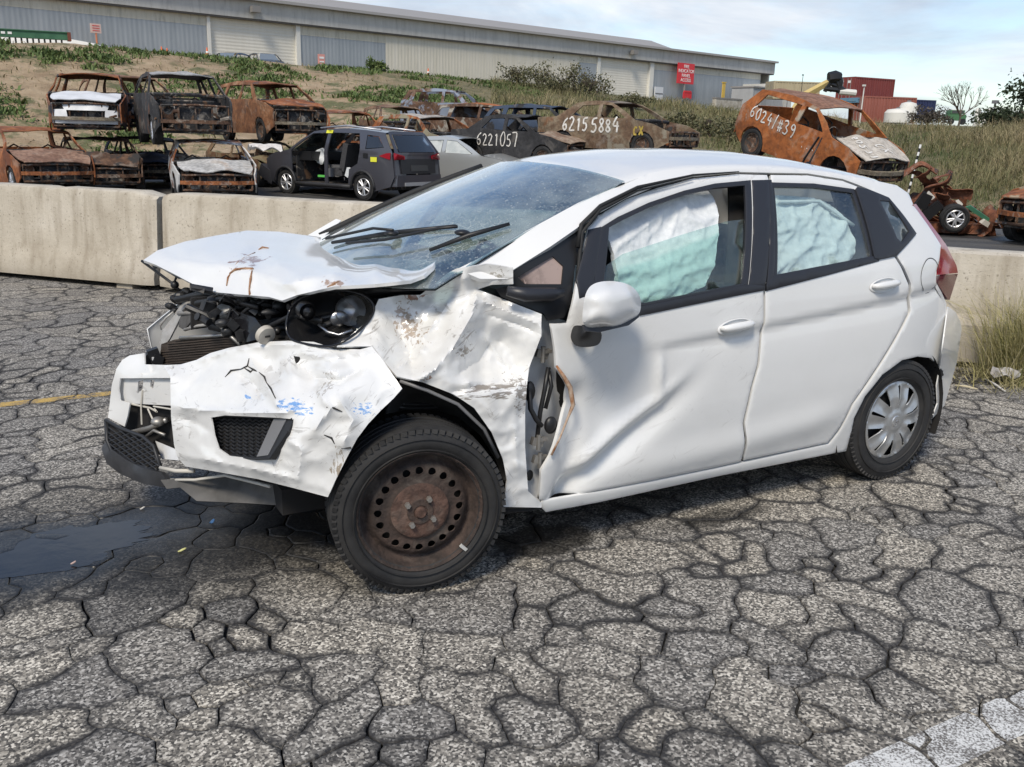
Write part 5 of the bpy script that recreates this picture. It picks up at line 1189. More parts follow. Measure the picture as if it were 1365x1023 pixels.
def barrier(s0, s1, chips, label, seed, step=False, H=.975):
    L = s1-s0
    prof = [(0.0, .055), (0.0, .13), (.05, .30), (.085, .40), (.115, .90), (.135, H-.015), (.16, H), (.40, H), (.425, H-.015), (.445, .90), (.475, .40), (.51, .30), (.56, .13), (.56, .055)]
    prof = [(d_, z_*H/.975) for d_, z_ in prof]
    if step: prof = [(0.0, .05), (0.0, .33), (.03, .365), (.085, .40)]+prof[4:10]+[(.475, .40), (.53, .365), (.56, .33), (.56, .05)]
    n = 44; V = []; F = []; k = len(prof); rn = random.Random(seed)
    for i in range(n+1):
        u = i/n; s_ = L*u; e = min(s_, L-s_); cut = max(0, (.05-e)/.05)
        for j, (d, z) in enumerate(prof):
            ch = 0
            for (cs, cw, cdp) in chips: ch = max(ch, cdp*max(0, 1-abs(s_-cs)/cw))
            zz = z-(ch if z > .9 else 0); dd = d+(cut*.03 if d < .28 else -cut*.03)+(ch*.35 if z > .85 and d < .28 else 0)
            zz += .004*fbm(s_*3+seed, j*.7) if 0 < j < k-1 else 0
            V.append((s_, dd, zz))
    for i in range(n):
        for j in range(k): a = i*k+j; b2 = i*k+(j+1) % k; F.append((a, a+k, b2+k, b2))
    F.append(tuple(range(k))); F.append(tuple(n*k+j for j in reversed(range(k))))
    p = BA+BD*s0; ang = math.atan2(BD[1], BD[0]); root = empty('concrete_barrier', (p[0], p[1], 0), (0, 0, ang))
    o = mesh_obj('barrier_block', V, F, M_CONC, root, True, 32)
    for x in (.38, L-.38):
        MB().box((x, .28, .03), (.20, .5, .062), None, .96).build('barrier_foot', M_CONC, root)
    tag(root, label, 'barrier', 'concrete barriers in a row')
    return root
_j = None
def s_at(px, py=388):
    d = ray(px, py); o_ = CAM_C[:2]; d2 = d[:2]; A = np.array([[d2[0], -BD[0]], [d2[1], -BD[1]]]); return float(np.linalg.solve(A, BA-o_)[1])
sj = s_at(201, 330); print('joint s', sj)
_s3 = s_at(1300, 480); _p3 = BA+BD*_s3+BN*.14; H3 = z_at(1300, 326.5, float((_p3-CAM_C[:2])@HF[:2])); print('H3', H3)
barrier(sj-5.4, sj-.02, [(4.05, .10, .02), (5.36, .22, .05)], 'concrete barrier with chipped top edge beside the open joint', 1)
barrier(sj+.05, sj+5.0, [(.02, .10, .035)], 'concrete barrier standing behind the windscreen of the white hatchback', 2)
barrier(sj+5.06, sj+10.4, [(4.2, .12, .02)], 'concrete barrier with stained foot behind the white hatchback tail', 3, True, H3)
barrier(sj-10.9, sj-5.45, [], 'concrete barrier continuing the row past the chipped one', 4)
# ------------------------------------------------------------------ wrecks in the yard
ORANGE = [(.075, .026, .012), (.20, .066, .022), (.34, .115, .036), (.40, .17, .07)]
BROWN = [(.035, .022, .016), (.085, .045, .027), (.15, .08, .047), (.24, .16, .11)]
KHAKI = [(.085, .05, .03), (.17, .14, .10), (.25, .215, .155), (.15, .07, .033)]
SOOT = [(.010, .010, .011), (.022, .022, .024), (.035, .035, .038), (.07, .066, .064)]
TYPES = {   # profile points: bonnet nose, cowl, roof front, roof middle, roof rear, rear belt, tail
    'hatch': [(-1.98, .74), (-1.02, .99), (-.25, 1.42), (.55, 1.50), (1.55, 1.43), (1.92, 1.03), (2.02, .55)],
    'suv': [(-2.15, .90), (-1.15, 1.12), (-.42, 1.58), (.6, 1.67), (1.85, 1.59), (2.17, 1.16), (2.24, .6)],
    'sedan': [(-2.2, .70), (-1.05, .95), (-.25, 1.36), (.35, 1.42), (.95, 1.36), (1.55, 1.02), (2.25, .60)],
    'coupe': [(-2.15, .70), (-1.0, .93), (-.2, 1.30), (.4, 1.34), (.9, 1.27), (1.6, .98), (2.15, .58)]}
def heading(a): F = HR*math.cos(R(a))-HF*math.sin(R(a)); return math.atan2(-F[1], -F[0]), F
M_GRIT = rustm('burnt_steel_parts', BROWN, (.045, .043, .042), .4, scale=5, ash=.5)
M_SOOT = rustm('sooty_steel_parts', SOOT, (.16, .09, .05), .25, scale=5, ash=.5)
M_ALLOY = mat('alloy_wheel', (.62, .62, .63), .35, .7)
STROKES = {'6': [[(.8, .95), (.35, .75), (.1, .3), (.4, 0), (.75, .2), (.6, .5), (.2, .4)]], '0': [[(.5, 1), (.1, .6), (.25, .05), (.6, 0), (.85, .45), (.7, .95), (.5, 1)]],
    '2': [[(.1, .8), (.4, 1), (.75, .8), (.5, .4), (.1, 0), (.9, .05)]], '1': [[(.3, .8), (.55, 1), (.5, 0)]], '5': [[(.85, 1), (.25, .95), (.2, .55), (.6, .6), (.8, .3), (.5, 0), (.1, .1)]],
    '8': [[(.5, .5), (.15, .8), (.5, 1), (.8, .8), (.5, .5), (.15, .2), (.5, 0), (.85, .2), (.5, .5)]], '4': [[(.6, 1), (.1, .4), (.9, .4)], [(.7, .7), (.65, 0)]], '3': [[(.1, .9), (.5, 1), (.8, .78), (.4, .52), (.85, .3), (.5, 0), (.1, .1)]],
    '9': [[(.8, .75), (.45, .5), (.15, .75), (.45, 1), (.8, .8), (.7, .3), (.4, 0)]], '/': [[(.7, 1), (.3, -.05)]], '#': [[(.35, 1), (.25, 0)], [(.7, 1), (.6, 0)], [(.05, .68), (.95, .7)], [(.05, .32), (.95, .34)]], '7': [[(.1, .95), (.85, 1), (.4, 0)]],
    'C': [[(.85, .85), (.45, 1), (.1, .55), (.3, .05), (.8, .1)]], 'X': [[(.1, 1), (.9, 0)], [(.9, 1), (.1, 0)]], 'K': [[(.2, 1), (.15, 0)], [(.85, .95), (.2, .5), (.9, .05)]], '.': [[(.45, .0), (.55, .06)]], '-': [[(.1, .5), (.9, .52)]]}
M_SPRAY = nmat('white_spray_paint', (.72, .71, .68), (.5, .46, .4), 14, (.8, .9))
M_SPRAYY = nmat('yellow_spray_paint', (.50, .38, .06), (.32, .22, .06), 14, (.8, .9))
def spray(text, fn, u0, v0, h, parent, m=None, thick=.022, slope=0.0, adv=.78):
    """hand-sprayed writing: strokes laid on a surface fn(u, v)"""
    mb = MB(); u = u0
    rj = random.Random(len(text)*7+int(h*100)); h_ = h
    for ch in text:
        h = h_*rj.uniform(.88, 1.14); v0 = v0+rj.uniform(-.02, .02)*h_
        for st in STROKES.get(ch, []):
            P = [np.array((u+p[0]*h*.62, v0+p[1]*h+(u-u0)*slope)) for p in st]; Q = []
            for i in range(len(P)-1):
                for k in range(4): Q.append(P[i]+(P[i+1]-P[i])*k/4)
            Q.append(P[-1])
            for _ in range(2): Q = [Q[0]]+[(Q[i-1]+2*Q[i]+Q[i+1])/4 for i in range(1, len(Q)-1)]+[Q[-1]]
            b0 = len(mb.v)
            for i, q in enumerate(Q):
                d = Q[min(i+1, len(Q)-1)]-Q[max(i-1, 0)]; d = d/max(np.hypot(*d), 1e-6); nn_ = np.array((-d[1], d[0]))*thick*(.8+.4*abs(math.sin(i*1.7)))
                for s_ in (-1, 1): mb.v.append(tuple(fn(q[0]+nn_[0]*s_, q[1]+nn_[1]*s_)))
            for i in range(len(Q)-1): mb.f.append((b0+2*i, b0+2*i+1, b0+2*i+3, b0+2*i+2))
        u += h*adv if ch != ' ' else h*.45
    return mb.build('spray_number', m or M_SPRAY, parent)
_alloy = {}
def yard_wheel(parent, loc, r=.32, alloy=False, flip=False, lying=None):
    key = (r, alloy)
    if key not in _alloy:
        tm = tyre_mesh(r, .21, r*.66, 28) if alloy != 'bare' else None
        mb = MB(); rr = r*.66
        if alloy is True:
            mb.lathe([(rr, -.09), (rr-.012, -.10), (rr-.025, -.09), (rr-.03, -.03)], 28)
            for k in range(10):
                a = math.pi*2*k/10+(.12 if k % 2 else -.12); d = Vector((math.cos(a), 0, math.sin(a))); mb.tube([d*.02+Vector((0, -.085, 0)), d*(rr-.015)+Vector((0, -.088, 0))], [.024, .014], 6)
            mb.lathe([(.001, -.10), (.045, -.098), (.05, -.07)], 16)
        else: mb.lathe([(.001, -.05), (rr*.4, -.06), (rr*.55, -.04), (rr*.8, -.05), (rr-.01, -.09), (rr, -.085)], 24)
        _alloy[key] = (tm, mb)
    tm, mb = _alloy[key]; o = empty('wheel', loc, (0, 0, math.pi if flip else 0)); o.parent = parent
    if tm is not None: tm.build('tyre', M_TYRE, o, True, 35)
    mb.build('rim', M_ALLOY if alloy is True else M_GRIT, o, True, 40)
    if alloy is True: MB().lathe([(.001, -.03), (r*.62, -.03)], 20).build('brake_disc', M_DARK, o)
    return o
def wreck(label, kind, fpx, fd, a, z0, mside, mroof=None, mhood=None, L=1.0, Wd=1.76, hood=1, wheels=('alloy',), tilt=0.0, roll=0.0, seed=0, front=1, squash=1.0, crush=.045, doors_off=(), cat='wrecked car', group='burnt car wrecks heaped in the yard', name='wrecked_car', roofon=True, junk=26, seats=True, loc=None, rot=None, hoodz=0.0, tail_on=True, fascia=None):
    P = [(x*L, z*squash) for x, z in TYPES[kind]]; nose, cowl, rf, rm, rr_, rb_, tl_ = P; H = rm[1]
    th, F = heading(a)
    if loc is None: c = hdist(fpx, fd, z0)-F*(-nose[0]); c[2] = z0
    else: c = np.array(loc); th = rot
    root = empty(name, tuple(c), (R(roll), R(tilt), th)); tag(root, label, cat, group)
    rn = random.Random(seed*13+5); zb0, zb1 = cowl[1], rb_[1]
    hw = Wd/2
    def zbelt(x): return np.interp(x, [cowl[0], rb_[0]], [zb0, zb1])
    def Wz(x, z):
        x = np.asarray(x, float); z = np.asarray(z, float); h = np.clip(z-zbelt(x), 0, 2)
        w = hw-.40*h-.06*np.clip((nose[0]+.75-x)/.75, 0, 1)**2*2-.05*np.clip((x-(tl_[0]-.5))/.5, 0, 1)**2-.05*np.clip((.5-z)/.4, 0, 1)**2
        return w+crush*np.array([mnoise.noise(Vector((q*1.9+seed*3, s_*2.2, seed))) for q, s_ in zip(np.atleast_1d(x).ravel(), np.atleast_1d(z).ravel())]).reshape(np.shape(x))
    def top(x): return np.interp(x, [p[0] for p in (cowl, rf, rm, rr_, rb_)], [p[1] for p in (cowl, rf, rm, rr_, rb_)])
    wx, wr = 1.30*L, .36
    def arch(cx): return [(cx+wr*math.cos(t_), .32+wr*math.sin(t_)) for t_ in np.linspace(math.pi+.25, -.25, 10)]
    out = [(nose[0]+.10, .42)]+arch(-wx)+arch(wx)+[(tl_[0]-.12, .36), (tl_[0], tl_[1])]+([(tl_[0]-.02, rb_[1]-.03)] if kind == 'sedan' else [])+[rb_, rr_, ((rr_[0]+rm[0])/2, (rr_[1]+rm[1])/2+.012), rm, ((rf[0]+rm[0])/2, (rf[1]+rm[1])/2+.018), rf, ((cowl[0]+rf[0])/2-.02, (cowl[1]+rf[1])/2+.015), cowl, ((nose[0]+cowl[0])/2, (nose[1]+cowl[1])/2+.03), (nose[0]+.10, nose[1]-.02)]
    B = .12*L; pw = .055
    def hole_front(drop=0): return [(cowl[0]+.26, zbelt(cowl[0]+.26)+.03), (rf[0]+.02, rf[1]-.055), (rm[0]*.3, float(top(rm[0]*.3))-.07), (B-pw, float(top(B))-.075), (B-pw, zbelt(B)+.02)]
    def hole_rear():
        xr = rr_[0]-(.22 if kind == 'suv' else .10)
        if kind == 'suv': return [(B+pw, zbelt(B)+.02), (B+pw, float(top(B))-.075), (1.18, float(top(1.18))-.08), (1.28, zbelt(1.28)+.03)]
        return [(B+pw, zbelt(B)+.02), (B+pw, float(top(B))-.075), (xr-.1, float(top(xr-.1))-.08), ((rb_[0]+xr)/2-.16, zbelt(xr)+.05)]
    hs0 = [hole_front(), hole_rear()]
    if kind == 'suv': hs0.append([(1.42, zbelt(1.4)+.05), (1.38, float(top(1.38))-.09), (rr_[0]-.14, rr_[1]-.09), (rb_[0]-.24, zbelt(rb_[0])+.09)])
    for s_ in (-1, 1):
        hs = list(hs0)
        if s_ in doors_off:
            hs[0] = [(cowl[0]+.10, .34), (cowl[0]+.10, zb0+.0), (rf[0]-.02, rf[1]-.05), (B-pw, float(top(B))-.065), (B-pw, .34)]
            hs[1] = [(B+pw, .34), (B+pw, float(top(B))-.065), (1.12, float(top(1.1))-.08), (1.26, zbelt(1.2)+.03), (1.18, .86), (.90, .72), (.86, .34)]
        surf('side_panel', out, hs, lambda V, s_=s_: np.stack([V[:, 0], s_*Wz(V[:, 0], V[:, 1]), V[:, 1]], 1), mside, root, s=.13, t=.03, flip=s_ > 0, sharp=35)
    if roofon:
        xs = np.linspace(rf[0], rr_[0], 9); lo = [(x, -float(Wz(x, top(x)))) for x in xs]; hi = [(x, float(Wz(x, top(x)))) for x in xs[::-1]]
        def rfz(V):
            z = top(V[:, 0])+.035*(1-(V[:, 1]/.62)**2)*.9; z = z+crush*1.1*np.array([mnoise.noise(Vector((q*1.6+seed, s2*2.1, 7+seed))) for q, s2 in V]); return np.stack([V[:, 0], V[:, 1], z], 1)
        surf('roof', lo+hi, [], rfz, mroof or mside, root, s=.13, t=.02, sharp=35)
    else:
        mb = MB(); mb.tube([(rf[0], -.55, rf[1]), (rf[0], .55, rf[1])], .03, 6); mb.tube([(rr_[0], -.55, rr_[1]), (rr_[0], .55, rr_[1])], .03, 6); mb.build('roof_bow', mroof or mside, root)
    mb = MB(); mb.tube([(cowl[0], -float(Wz(cowl[0], cowl[1]))+.04, cowl[1]-.02), (cowl[0]-.06, 0, cowl[1]), (cowl[0], float(Wz(cowl[0], cowl[1]))-.04, cowl[1]-.02)], .045, 6); mb.box((cowl[0]+.12, 0, .68*squash), (.05, Wd*.84, .6*squash)); mb.build('firewall', M_SOOT, root)
    if hood:
        n0 = nose[0]+.04; lo = [(x, -(hw-.10-.10*max(0, (n0+.4-x)/.4)**2)) for x in np.linspace(n0, cowl[0]-.03, 8)]; hi = [(x, -y) for x, y in lo[::-1]]
        def hz(V):
            k = (V[:, 0]-n0)/(cowl[0]-n0); z = nose[1]+(cowl[1]-nose[1])*(k*.75+.25*np.sqrt(np.clip(k, 0, 1)))+.05*(1-(V[:, 1]/hw)**2)+.012+hoodz*(1-k)*(1 if hood == 1 else 1)
            z = z+(crush+.012*(hood > 1))*1.3*np.array([mnoise.noise(Vector((q*2.1+seed*2, s2*2.4, 3+seed))) for q, s2 in V])
            if hood == 2: z = z+.16*np.exp(-((k-.45)/.16)**2)
            return np.stack([V[:, 0], V[:, 1], z], 1)
        surf('bonnet', lo+hi, [], hz, mhood or mroof or mside, root, s=.12, t=.02, sharp=30)
    # floor and sills
    mb = MB(); mb.box((0, 0, .30*squash), (tl_[0]-nose[0]-.5, Wd*.78, .07)); mb.build('floor_pan', M_SOOT, root)
    if tail_on:
        w0 = float(Wz(rb_[0], rb_[1]))*.96
        hol = [] if kind == 'sedan' else [[(-w0*.55, .62), (w0*.55, .62), (w0*.5, .78), (-w0*.5, .78)]]
        def tf(V):
            x = np.interp(V[:, 1], [tl_[1]-.15, rb_[1]], [tl_[0], rb_[0]]); return np.stack([x+.05*(1-(V[:, 0]/w0)**2), V[:, 0], V[:, 1]], 1)
        surf('tailgate', [(-w0, tl_[1]-.15), (w0, tl_[1]-.15), (w0*.97, rb_[1]-.02), (-w0*.97, rb_[1]-.02)], hol, tf, mside, root, s=.15, t=.02, sharp=35)
        if kind == 'sedan': surf('boot_lid', [(rb_[0]+.02, -w0), (tl_[0]-.03, -w0*.95), (tl_[0]-.03, w0*.95), (rb_[0]+.02, w0)], [], lambda V: np.stack([V[:, 0], V[:, 1], rb_[1]-.01-.02*(V[:, 0]-rb_[0])+.03*(1-(V[:, 1]/w0)**2)], 1), mside, root, s=.15, t=.02)
    if fascia:
        fy = hw-.12; zt_f = nose[1]-.03
        def ff(V): return np.stack([nose[0]+.02+.16*(V[:, 0]/hw)**2+.10*np.clip((V[:, 1]-.55)/.4, 0, 1)+crush*np.array([mnoise.noise(Vector((p_*4+seed, q_*4, 1))) for p_, q_ in V]), V[:, 0], V[:, 1]], 1)
        gh = [(-.40, .48), (.40, .48), (.43, zt_f-.16), (-.43, zt_f-.16)]
        surf('front_panel', [(-fy, .40), (fy, .40), (fy+.02, zt_f), (0, zt_f+.02), (-fy-.02, zt_f)], [gh]+[[(s_*(fy-.28), zt_f-.14), (s_*(fy-.04), zt_f-.15), (s_*(fy-.02), zt_f-.03), (s_*(fy-.24), zt_f-.04)] for s_ in (-1, 1)], ff, fascia, root, s=.12, t=.02, flip=True, sharp=30)
    if front:
        xs_ = nose[0]+.12; fw_ = hw-.16; zt = nose[1]-.04; rs = MB()
        rs.tube([(xs_, -fw_, .34*squash), (xs_, -fw_, zt), (xs_-.03, 0, zt+.02), (xs_, fw_, zt), (xs_, fw_, .34*squash), (xs_, -fw_, .34*squash)], .03, 5); rs.tube([(xs_, 0, zt), (xs_, 0, .34*squash)], .02, 5); rs.tube([(xs_, -.36, zt), (xs_, -.36, .34*squash)], .022, 5); rs.tube([(xs_, .36, zt), (xs_, .36, .34*squash)], .022, 5)
        rs.build('radiator_support', M_GRIT, root)
        MB().quadbox([(xs_+.05, -.36, .36*squash), (xs_+.05, .36, .36*squash), (xs_+.05, .36, zt-.03), (xs_+.05, -.36, zt-.03)], (1, 0, 0), .04).build('radiator', M_SOOT, root)
        bb = MB(); bb.tube([(nose[0]+.16, -hw+.10, .52*squash), (nose[0]-.02, -.4, .52*squash), (nose[0]-.05, 0, .52*squash), (nose[0]-.02, .4, .52*squash), (nose[0]+.16, hw-.10, .52*squash)], .055, 4); bb.build('bumper_beam', rustm('beam_rust%d' % (seed % 3), [BROWN, ORANGE, KHAKI][seed % 3], None, ash=.6, scale=4), root)
        for s_ in (-1, 1):
            lp = MB(); lp.lathe([(.001, .05), (.06, .03), (.085, -.02), (.10, -.03)], 12, 'x', (xs_+.04, s_*(hw-.30), zt-.10)); lp.build('headlamp_shell', M_GRIT if seed % 2 else M_SOOT, root, True)
        ej = MB(); junk_m = [M_GRIT, M_SOOT, rustm('ashen_parts', [(.10, .09, .08), (.20, .18, .16), (.30, .28, .25), (.12, .07, .04)], None, scale=6)]
        ejs = [MB(), MB(), MB()]
        for k in range(junk):
            c_ = Vector((rn.uniform(nose[0]+.12, cowl[0]), rn.uniform(-hw+.25, hw-.25), rn.uniform(.38, max(.5, nose[1]-.08))*squash)); e = ejs[k % 3]
            if rn.random() < .45: e.box(c_, (rn.uniform(.06, .25), rn.uniform(.06, .25), rn.uniform(.05, .2)), Matrix.Rotation(rn.uniform(-1, 1), 3, 'Z') @ Matrix.Rotation(rn.uniform(-.6, .6), 3, 'Y'))
            elif rn.random() < .5: e.tube([c_, c_+Vector((rn.uniform(-.2, .2), rn.uniform(-.35, .35), rn.uniform(-.1, .1)))], rn.uniform(.02, .07), 7)
            else: e.lathe([(.001, -.05), (rn.uniform(.05, .11), -.05), (rn.uniform(.05, .11), .05), (.001, .05)], 10, 'x', tuple(c_))
        for e, m_ in zip(ejs, junk_m): tag(e.build('engine_wreckage', m_, root), kind='stuff')
        for s_ in (-1, 1):
            st = MB(); st.lathe([(.13, -.25), (.13, .1), (.09, .14), (.03, .15)], 10, 'z', (-wx, s_*(hw-.30), .72*squash)); st.build('strut_tower', M_GRIT, root, True, 40)
    if seats:
        for (sx_, sy_) in ((-.05, -.38), (-.05, .38)):
            sf = MB(); sf.tube([(sx_-.25, sy_-.2, .45), (sx_+.2, sy_-.2, .42), (sx_+.40, sy_-.18, 1.0*squash), (sx_+.42, sy_, 1.10*squash), (sx_+.40, sy_+.18, 1.0*squash), (sx_+.2, sy_+.2, .42), (sx_-.25, sy_+.2, .45)], .022, 5); sf.quadbox([(sx_+.25, sy_-.17, .5), (sx_+.25, sy_+.17, .5), (sx_+.40, sy_+.16, .95*squash), (sx_+.40, sy_-.16, .95*squash)], (1, 0, 0), .03); sf.build('seat_frame', M_GRIT, root)
        sw_ = MB(); sw_.lathe([(.17, -.012), (.182, 0), (.17, .012)], 16, 'x', (cowl[0]+.45, .36, cowl[1]-.06)); sw_.tube([(cowl[0]+.45, .36, cowl[1]-.06), (cowl[0]+.15, .36, cowl[1]-.12)], .025, 5); sw_.tube([(cowl[0]+.2, -.6, cowl[1]-.15), (cowl[0]+.2, .6, cowl[1]-.15)], .04, 6); sw_.build('steering_wheel', M_SOOT, root)
    for i, (sx_, s_) in enumerate(((-1, 1), (1, 1), (-1, -1), (1, -1))):
        wk = wheels[i % len(wheels)]
        if wk is None: continue
        yard_wheel(root, (sx_*wx, s_*(hw-.12), .32*(squash if squash < 1 else 1)), .32, True if wk == 'alloy' else False, flip=s_ > 0)
    root_fn = lambda u, v, s_=1: (u, s_*(float(Wz(np.array([u]), np.array([v]))[0])+.012), v)
    return root, root_fn, (nose, cowl, rf, rm, rr_, rb_, tl_), hz if hood else None
E1 = wreck('low rust-red burnt hatchback with one pale alloy wheel at the end of the heap', 'hatch', 74, 21.0, 50, 0, rustm('rust_a', ORANGE, (.16, .055, .025), .3, seed=1), None, rustm('rust_a2', [(.10, .05, .03), (.22, .12, .08), (.32, .2, .14), (.2, .07, .03)], None, seed=1.5), seed=1, hoodz=-.03, L=1.02)
rustA = rustm('rust_b', BROWN, (.62, .63, .64), .45, seed=2)
wreck('burnt off-road car with clean white bonnet perched on top of a brown wreck', 'suv', 117, 22.6, 70, 1.22, rustm('rust_bb', ORANGE, (.05, .05, .052), .35, seed=2.2), rustm('rust_b3', ORANGE, (.05, .03, .02), .3, seed=2.4), nmat('white_bonnet_paint', (.74, .75, .76), (.60, .61, .62), 3, (.35, .5)), seed=2, wheels=(None,), fascia=MATS['white_bonnet_paint'])
wf_ = bpy.context.scene.objects
wreck('dark brown crushed wreck underneath the white-bonneted one', 'hatch', 138, 21.8, 62, 0, rustm('rust_c', BROWN, (.03, .028, .027), .4, seed=3), seed=3, squash=.86, hood=2, wheels=('burnt',))
wreck('brown rusted shell with bare door frames, set back on a stack', 'suv', 206, 25.0, 52, 1.30, rustm('rust_d', [(.06, .03, .018), (.16, .075, .035), (.26, .14, .07), (.34, .25, .16)], (.05, .05, .05), .25, seed=4), seed=4, hood=0, wheels=(None,))
wreck('soot-black flattened wreck carrying the brown rusted shell', 'hatch', 214, 24.6, 58, 0, rustm('soot_e', SOOT, (.02, .03, .06), .4, seed=5, ash=.3), seed=5, squash=.86, wheels=('burnt',))
wreck('silver-roofed black burnt off-road car with stripped open engine bay on a stack', 'suv', 264, 20.9, 62, 1.20, rustm('soot_f', SOOT, (.10, .05, .03), .3, seed=6), rustm('ash_roof', [(.20, .2, .2), (.34, .34, .34), (.42, .42, .41), (.3, .25, .2)], None, seed=6.5), None, seed=6, hood=0, junk=60, wheels=('alloy', 'burnt', None, None))
wreck('white and orange burnt wreck with pale bonnet under the silver-roofed one', 'hatch', 287, 19.9, 68, 0, rustm('rust_g', ORANGE, (.52, .51, .49), .5, seed=7), None, rustm('ash_hood', [(.30, .29, .27), (.46, .45, .43), (.54, .53, .51), (.4, .3, .22)], None, seed=7.5), seed=7, squash=.88, wheels=('burnt',), junk=40)
wreck('orange-brown rusted off-road car with sagging bonnet on top of a stack', 'suv', 404, 25.6, 52, 1.25, rustm('rust_h', [(.08, .035, .02), (.19, .08, .035), (.30, .135, .06), (.38, .26, .17)], (.10, .06, .045), .2, seed=8), rustm('rust_h2', ORANGE, (.10, .05, .035), .3, seed=8.2), None, seed=8, hoodz=.02, wheels=('burnt',), junk=40)
wreck('khaki and rust wreck squashed under the orange-brown off-road car', 'hatch', 388, 26.4, 48, 0, rustm('rust_i', [(.07, .03, .018), (.16, .08, .04), (.22, .16, .09), (.2, .1, .05)], (.2, .17, .10), .35, seed=9), seed=9, squash=.84, wheels=('burnt',))
wreck('low rusted hatchback with pale bonnet showing above the dark grey car', 'hatch', 488, 29.5, 62, .75, rustm('rust_j', ORANGE, (.10, .07, .05), .3, seed=10), None, rustm('ash_hood2', [(.24, .18, .14), (.36, .3, .25), (.42, .36, .3), (.3, .14, .07)], None, seed=10.5), seed=10, wheels=('burnt',))
wreck('grey-brown stripped frame with bare hoops between two rusty wrecks', 'suv', 552, 31, 66, .82, rustm('rust_k', [(.07, .04, .025), (.16, .08, .045), (.24, .15, .09), (.3, .22, .15)], (.05, .05, .05), .3, seed=11), seed=11, hood=0, wheels=('burnt',), L=.9)
wreck('khaki hatchback with orange rusted nose and pale cabin', 'hatch', 634, 26.2, 46, .62, rustm('rust_l', ORANGE, (.26, .23, .16), .4, seed=12), rustm('rust_l2', [(.3, .26, .22), (.4, .36, .32), (.45, .42, .38), (.25, .12, .06)], None, seed=12.2), rustm('rust_l3', ORANGE, None, seed=12.4), seed=12, hood=0, junk=40, wheels=('burnt',))
wreck('blue-sided burnt wagon high at the back of the heap', 'suv', 660, 35.5, 14, 1.55, rustm('rust_m', BROWN, (.22, .26, .33), .4, seed=13), rustm('rust_m2', SOOT, (.3, .3, .3), .3, seed=13.2), seed=13, hood=0, wheels=('burnt',), L=.8, roofon=False)
wreck('bright orange rusted roof of a wreck at the back of the heap', 'suv', 728, 33, 28, 1.0, rustm('rust_n', BROWN, (.3, .28, .24), .3, seed=14), rustm('rust_n2', [(.26, .08, .02), (.38, .12, .03), (.44, .15, .04), (.3, .1, .03)], None, ash=.05, seed=14.2), seed=14, wheels=('burnt',))
w14, f14, p14, h14 = wreck('black burnt saloon with white number sprayed on its side and rusty wing', 'sedan', 782, 24.4, 36, .72, rustm('soot_o', SOOT, (.20, .10, .05), .12, seed=15, ash=.15), None, rustm('rust_o2', [(.12, .06, .035), (.24, .15, .1), (.34, .27, .2), (.3, .12, .05)], None, seed=15.3), seed=15, wheels=('burnt',), L=.88)
spray('6221057', lambda u, v: f14(-u, v), -1.02, .60, .34, w14, slope=.0, adv=.62, thick=.015)
wreck('blue-black burnt off-road car half hidden behind the black saloon', 'suv', 806, 31, 32, .95, rustm('soot_p', SOOT, (.04, .06, .10), .5, seed=16), seed=16, wheels=('burnt',))
w16, f16, p16, h16 = wreck('khaki burnt saloon with large white number 6215 5884 sprayed on its door', 'sedan', 918, 23.6, 38, 1.10, rustm('rust_q', [(.07, .035, .02), (.16, .10, .06), (.24, .19, .13), (.22, .10, .045)], (.24, .21, .16), .30, seed=17), rustm('rust_q2', BROWN, (.2, .17, .13), .4, seed=17.2), rustm('rust_q3', ORANGE, (.2, .16, .12), .2, seed=17.4), seed=17, wheels=('burnt',), hood=0, L=.93)
spray('6215', lambda u, v: f16(-u, v), -1.22, .66, .33, w16, adv=.62)
spray('5884', lambda u, v: f16(-u, v), -.32, .62, .36, w16, adv=.62)
spray('CX', lambda u, v: f16(-u, v), .95, .58, .2, w16, M_SPRAYY)
wreck('flattened rust-brown wreck lying under the khaki saloon', 'sedan', 915, 23.4, 30, 0, rustm('rust_r', BROWN, (.1, .05, .03), .3, seed=18), seed=18, squash=.82, wheels=('burnt',))
wreck('collapsed rust-red wreck with curved bare pillar beside the khaki saloon', 'coupe', 992, 24.0, 22, .28, rustm('rust_s', ORANGE, (.16, .10, .07), .4, seed=19), seed=19, roofon=False, hood=0, junk=50, wheels=('burnt',))
M18 = rustm('rust_t', [(.16, .055, .02), (.30, .092, .022), (.38, .12, .03), (.36, .18, .08)], (.32, .27, .205), .22, seed=20, ash=.35)
w18, f18, p18, h18 = wreck('bright orange rusted hatchback tilted nose-down with white number sprayed on its side', 'hatch', 1184, 18.8, 58, .98, M18, rustm('rust_t2', [(.10, .05, .03), (.20, .10, .06), (.28, .15, .10), (.36, .16, .07)], None, seed=20.2), rustm('rust_t3', [(.38, .33, .27), (.50, .45, .38), (.56, .52, .46), (.34, .12, .04)], None, seed=20.4), tilt=-14, L=.90, seed=20, wheels=(None, 'burnt', None, 'burnt'), crush=.035)
spray('6024/#39', lambda u, v: f18(-u, v), -1.40, .84, .27, w18, slope=-.10, adv=.66, thick=.014)
spray('...', lambda u, v: f18(-u, v), .2, .62, .2, w18, thick=.014)
spray('CX', lambda u, v: tuple(h18(np.array([[-u, v]]))[0]+np.array([0, 0, .012])), 1.25, -.25, .24, w18, thick=.018)
spray('60271', lambda u, v: tuple(h18(np.array([[-u, v]]))[0]+np.array([0, 0, .012])), 1.02, .30, .20, w18, thick=.018)
mb = MB(); mb.tube([f18(-.62, .92), f18(-.42, .42), f18(-.36, .2)], .02, 6); mb.build('hanging_strap', M_BLACK, w18)
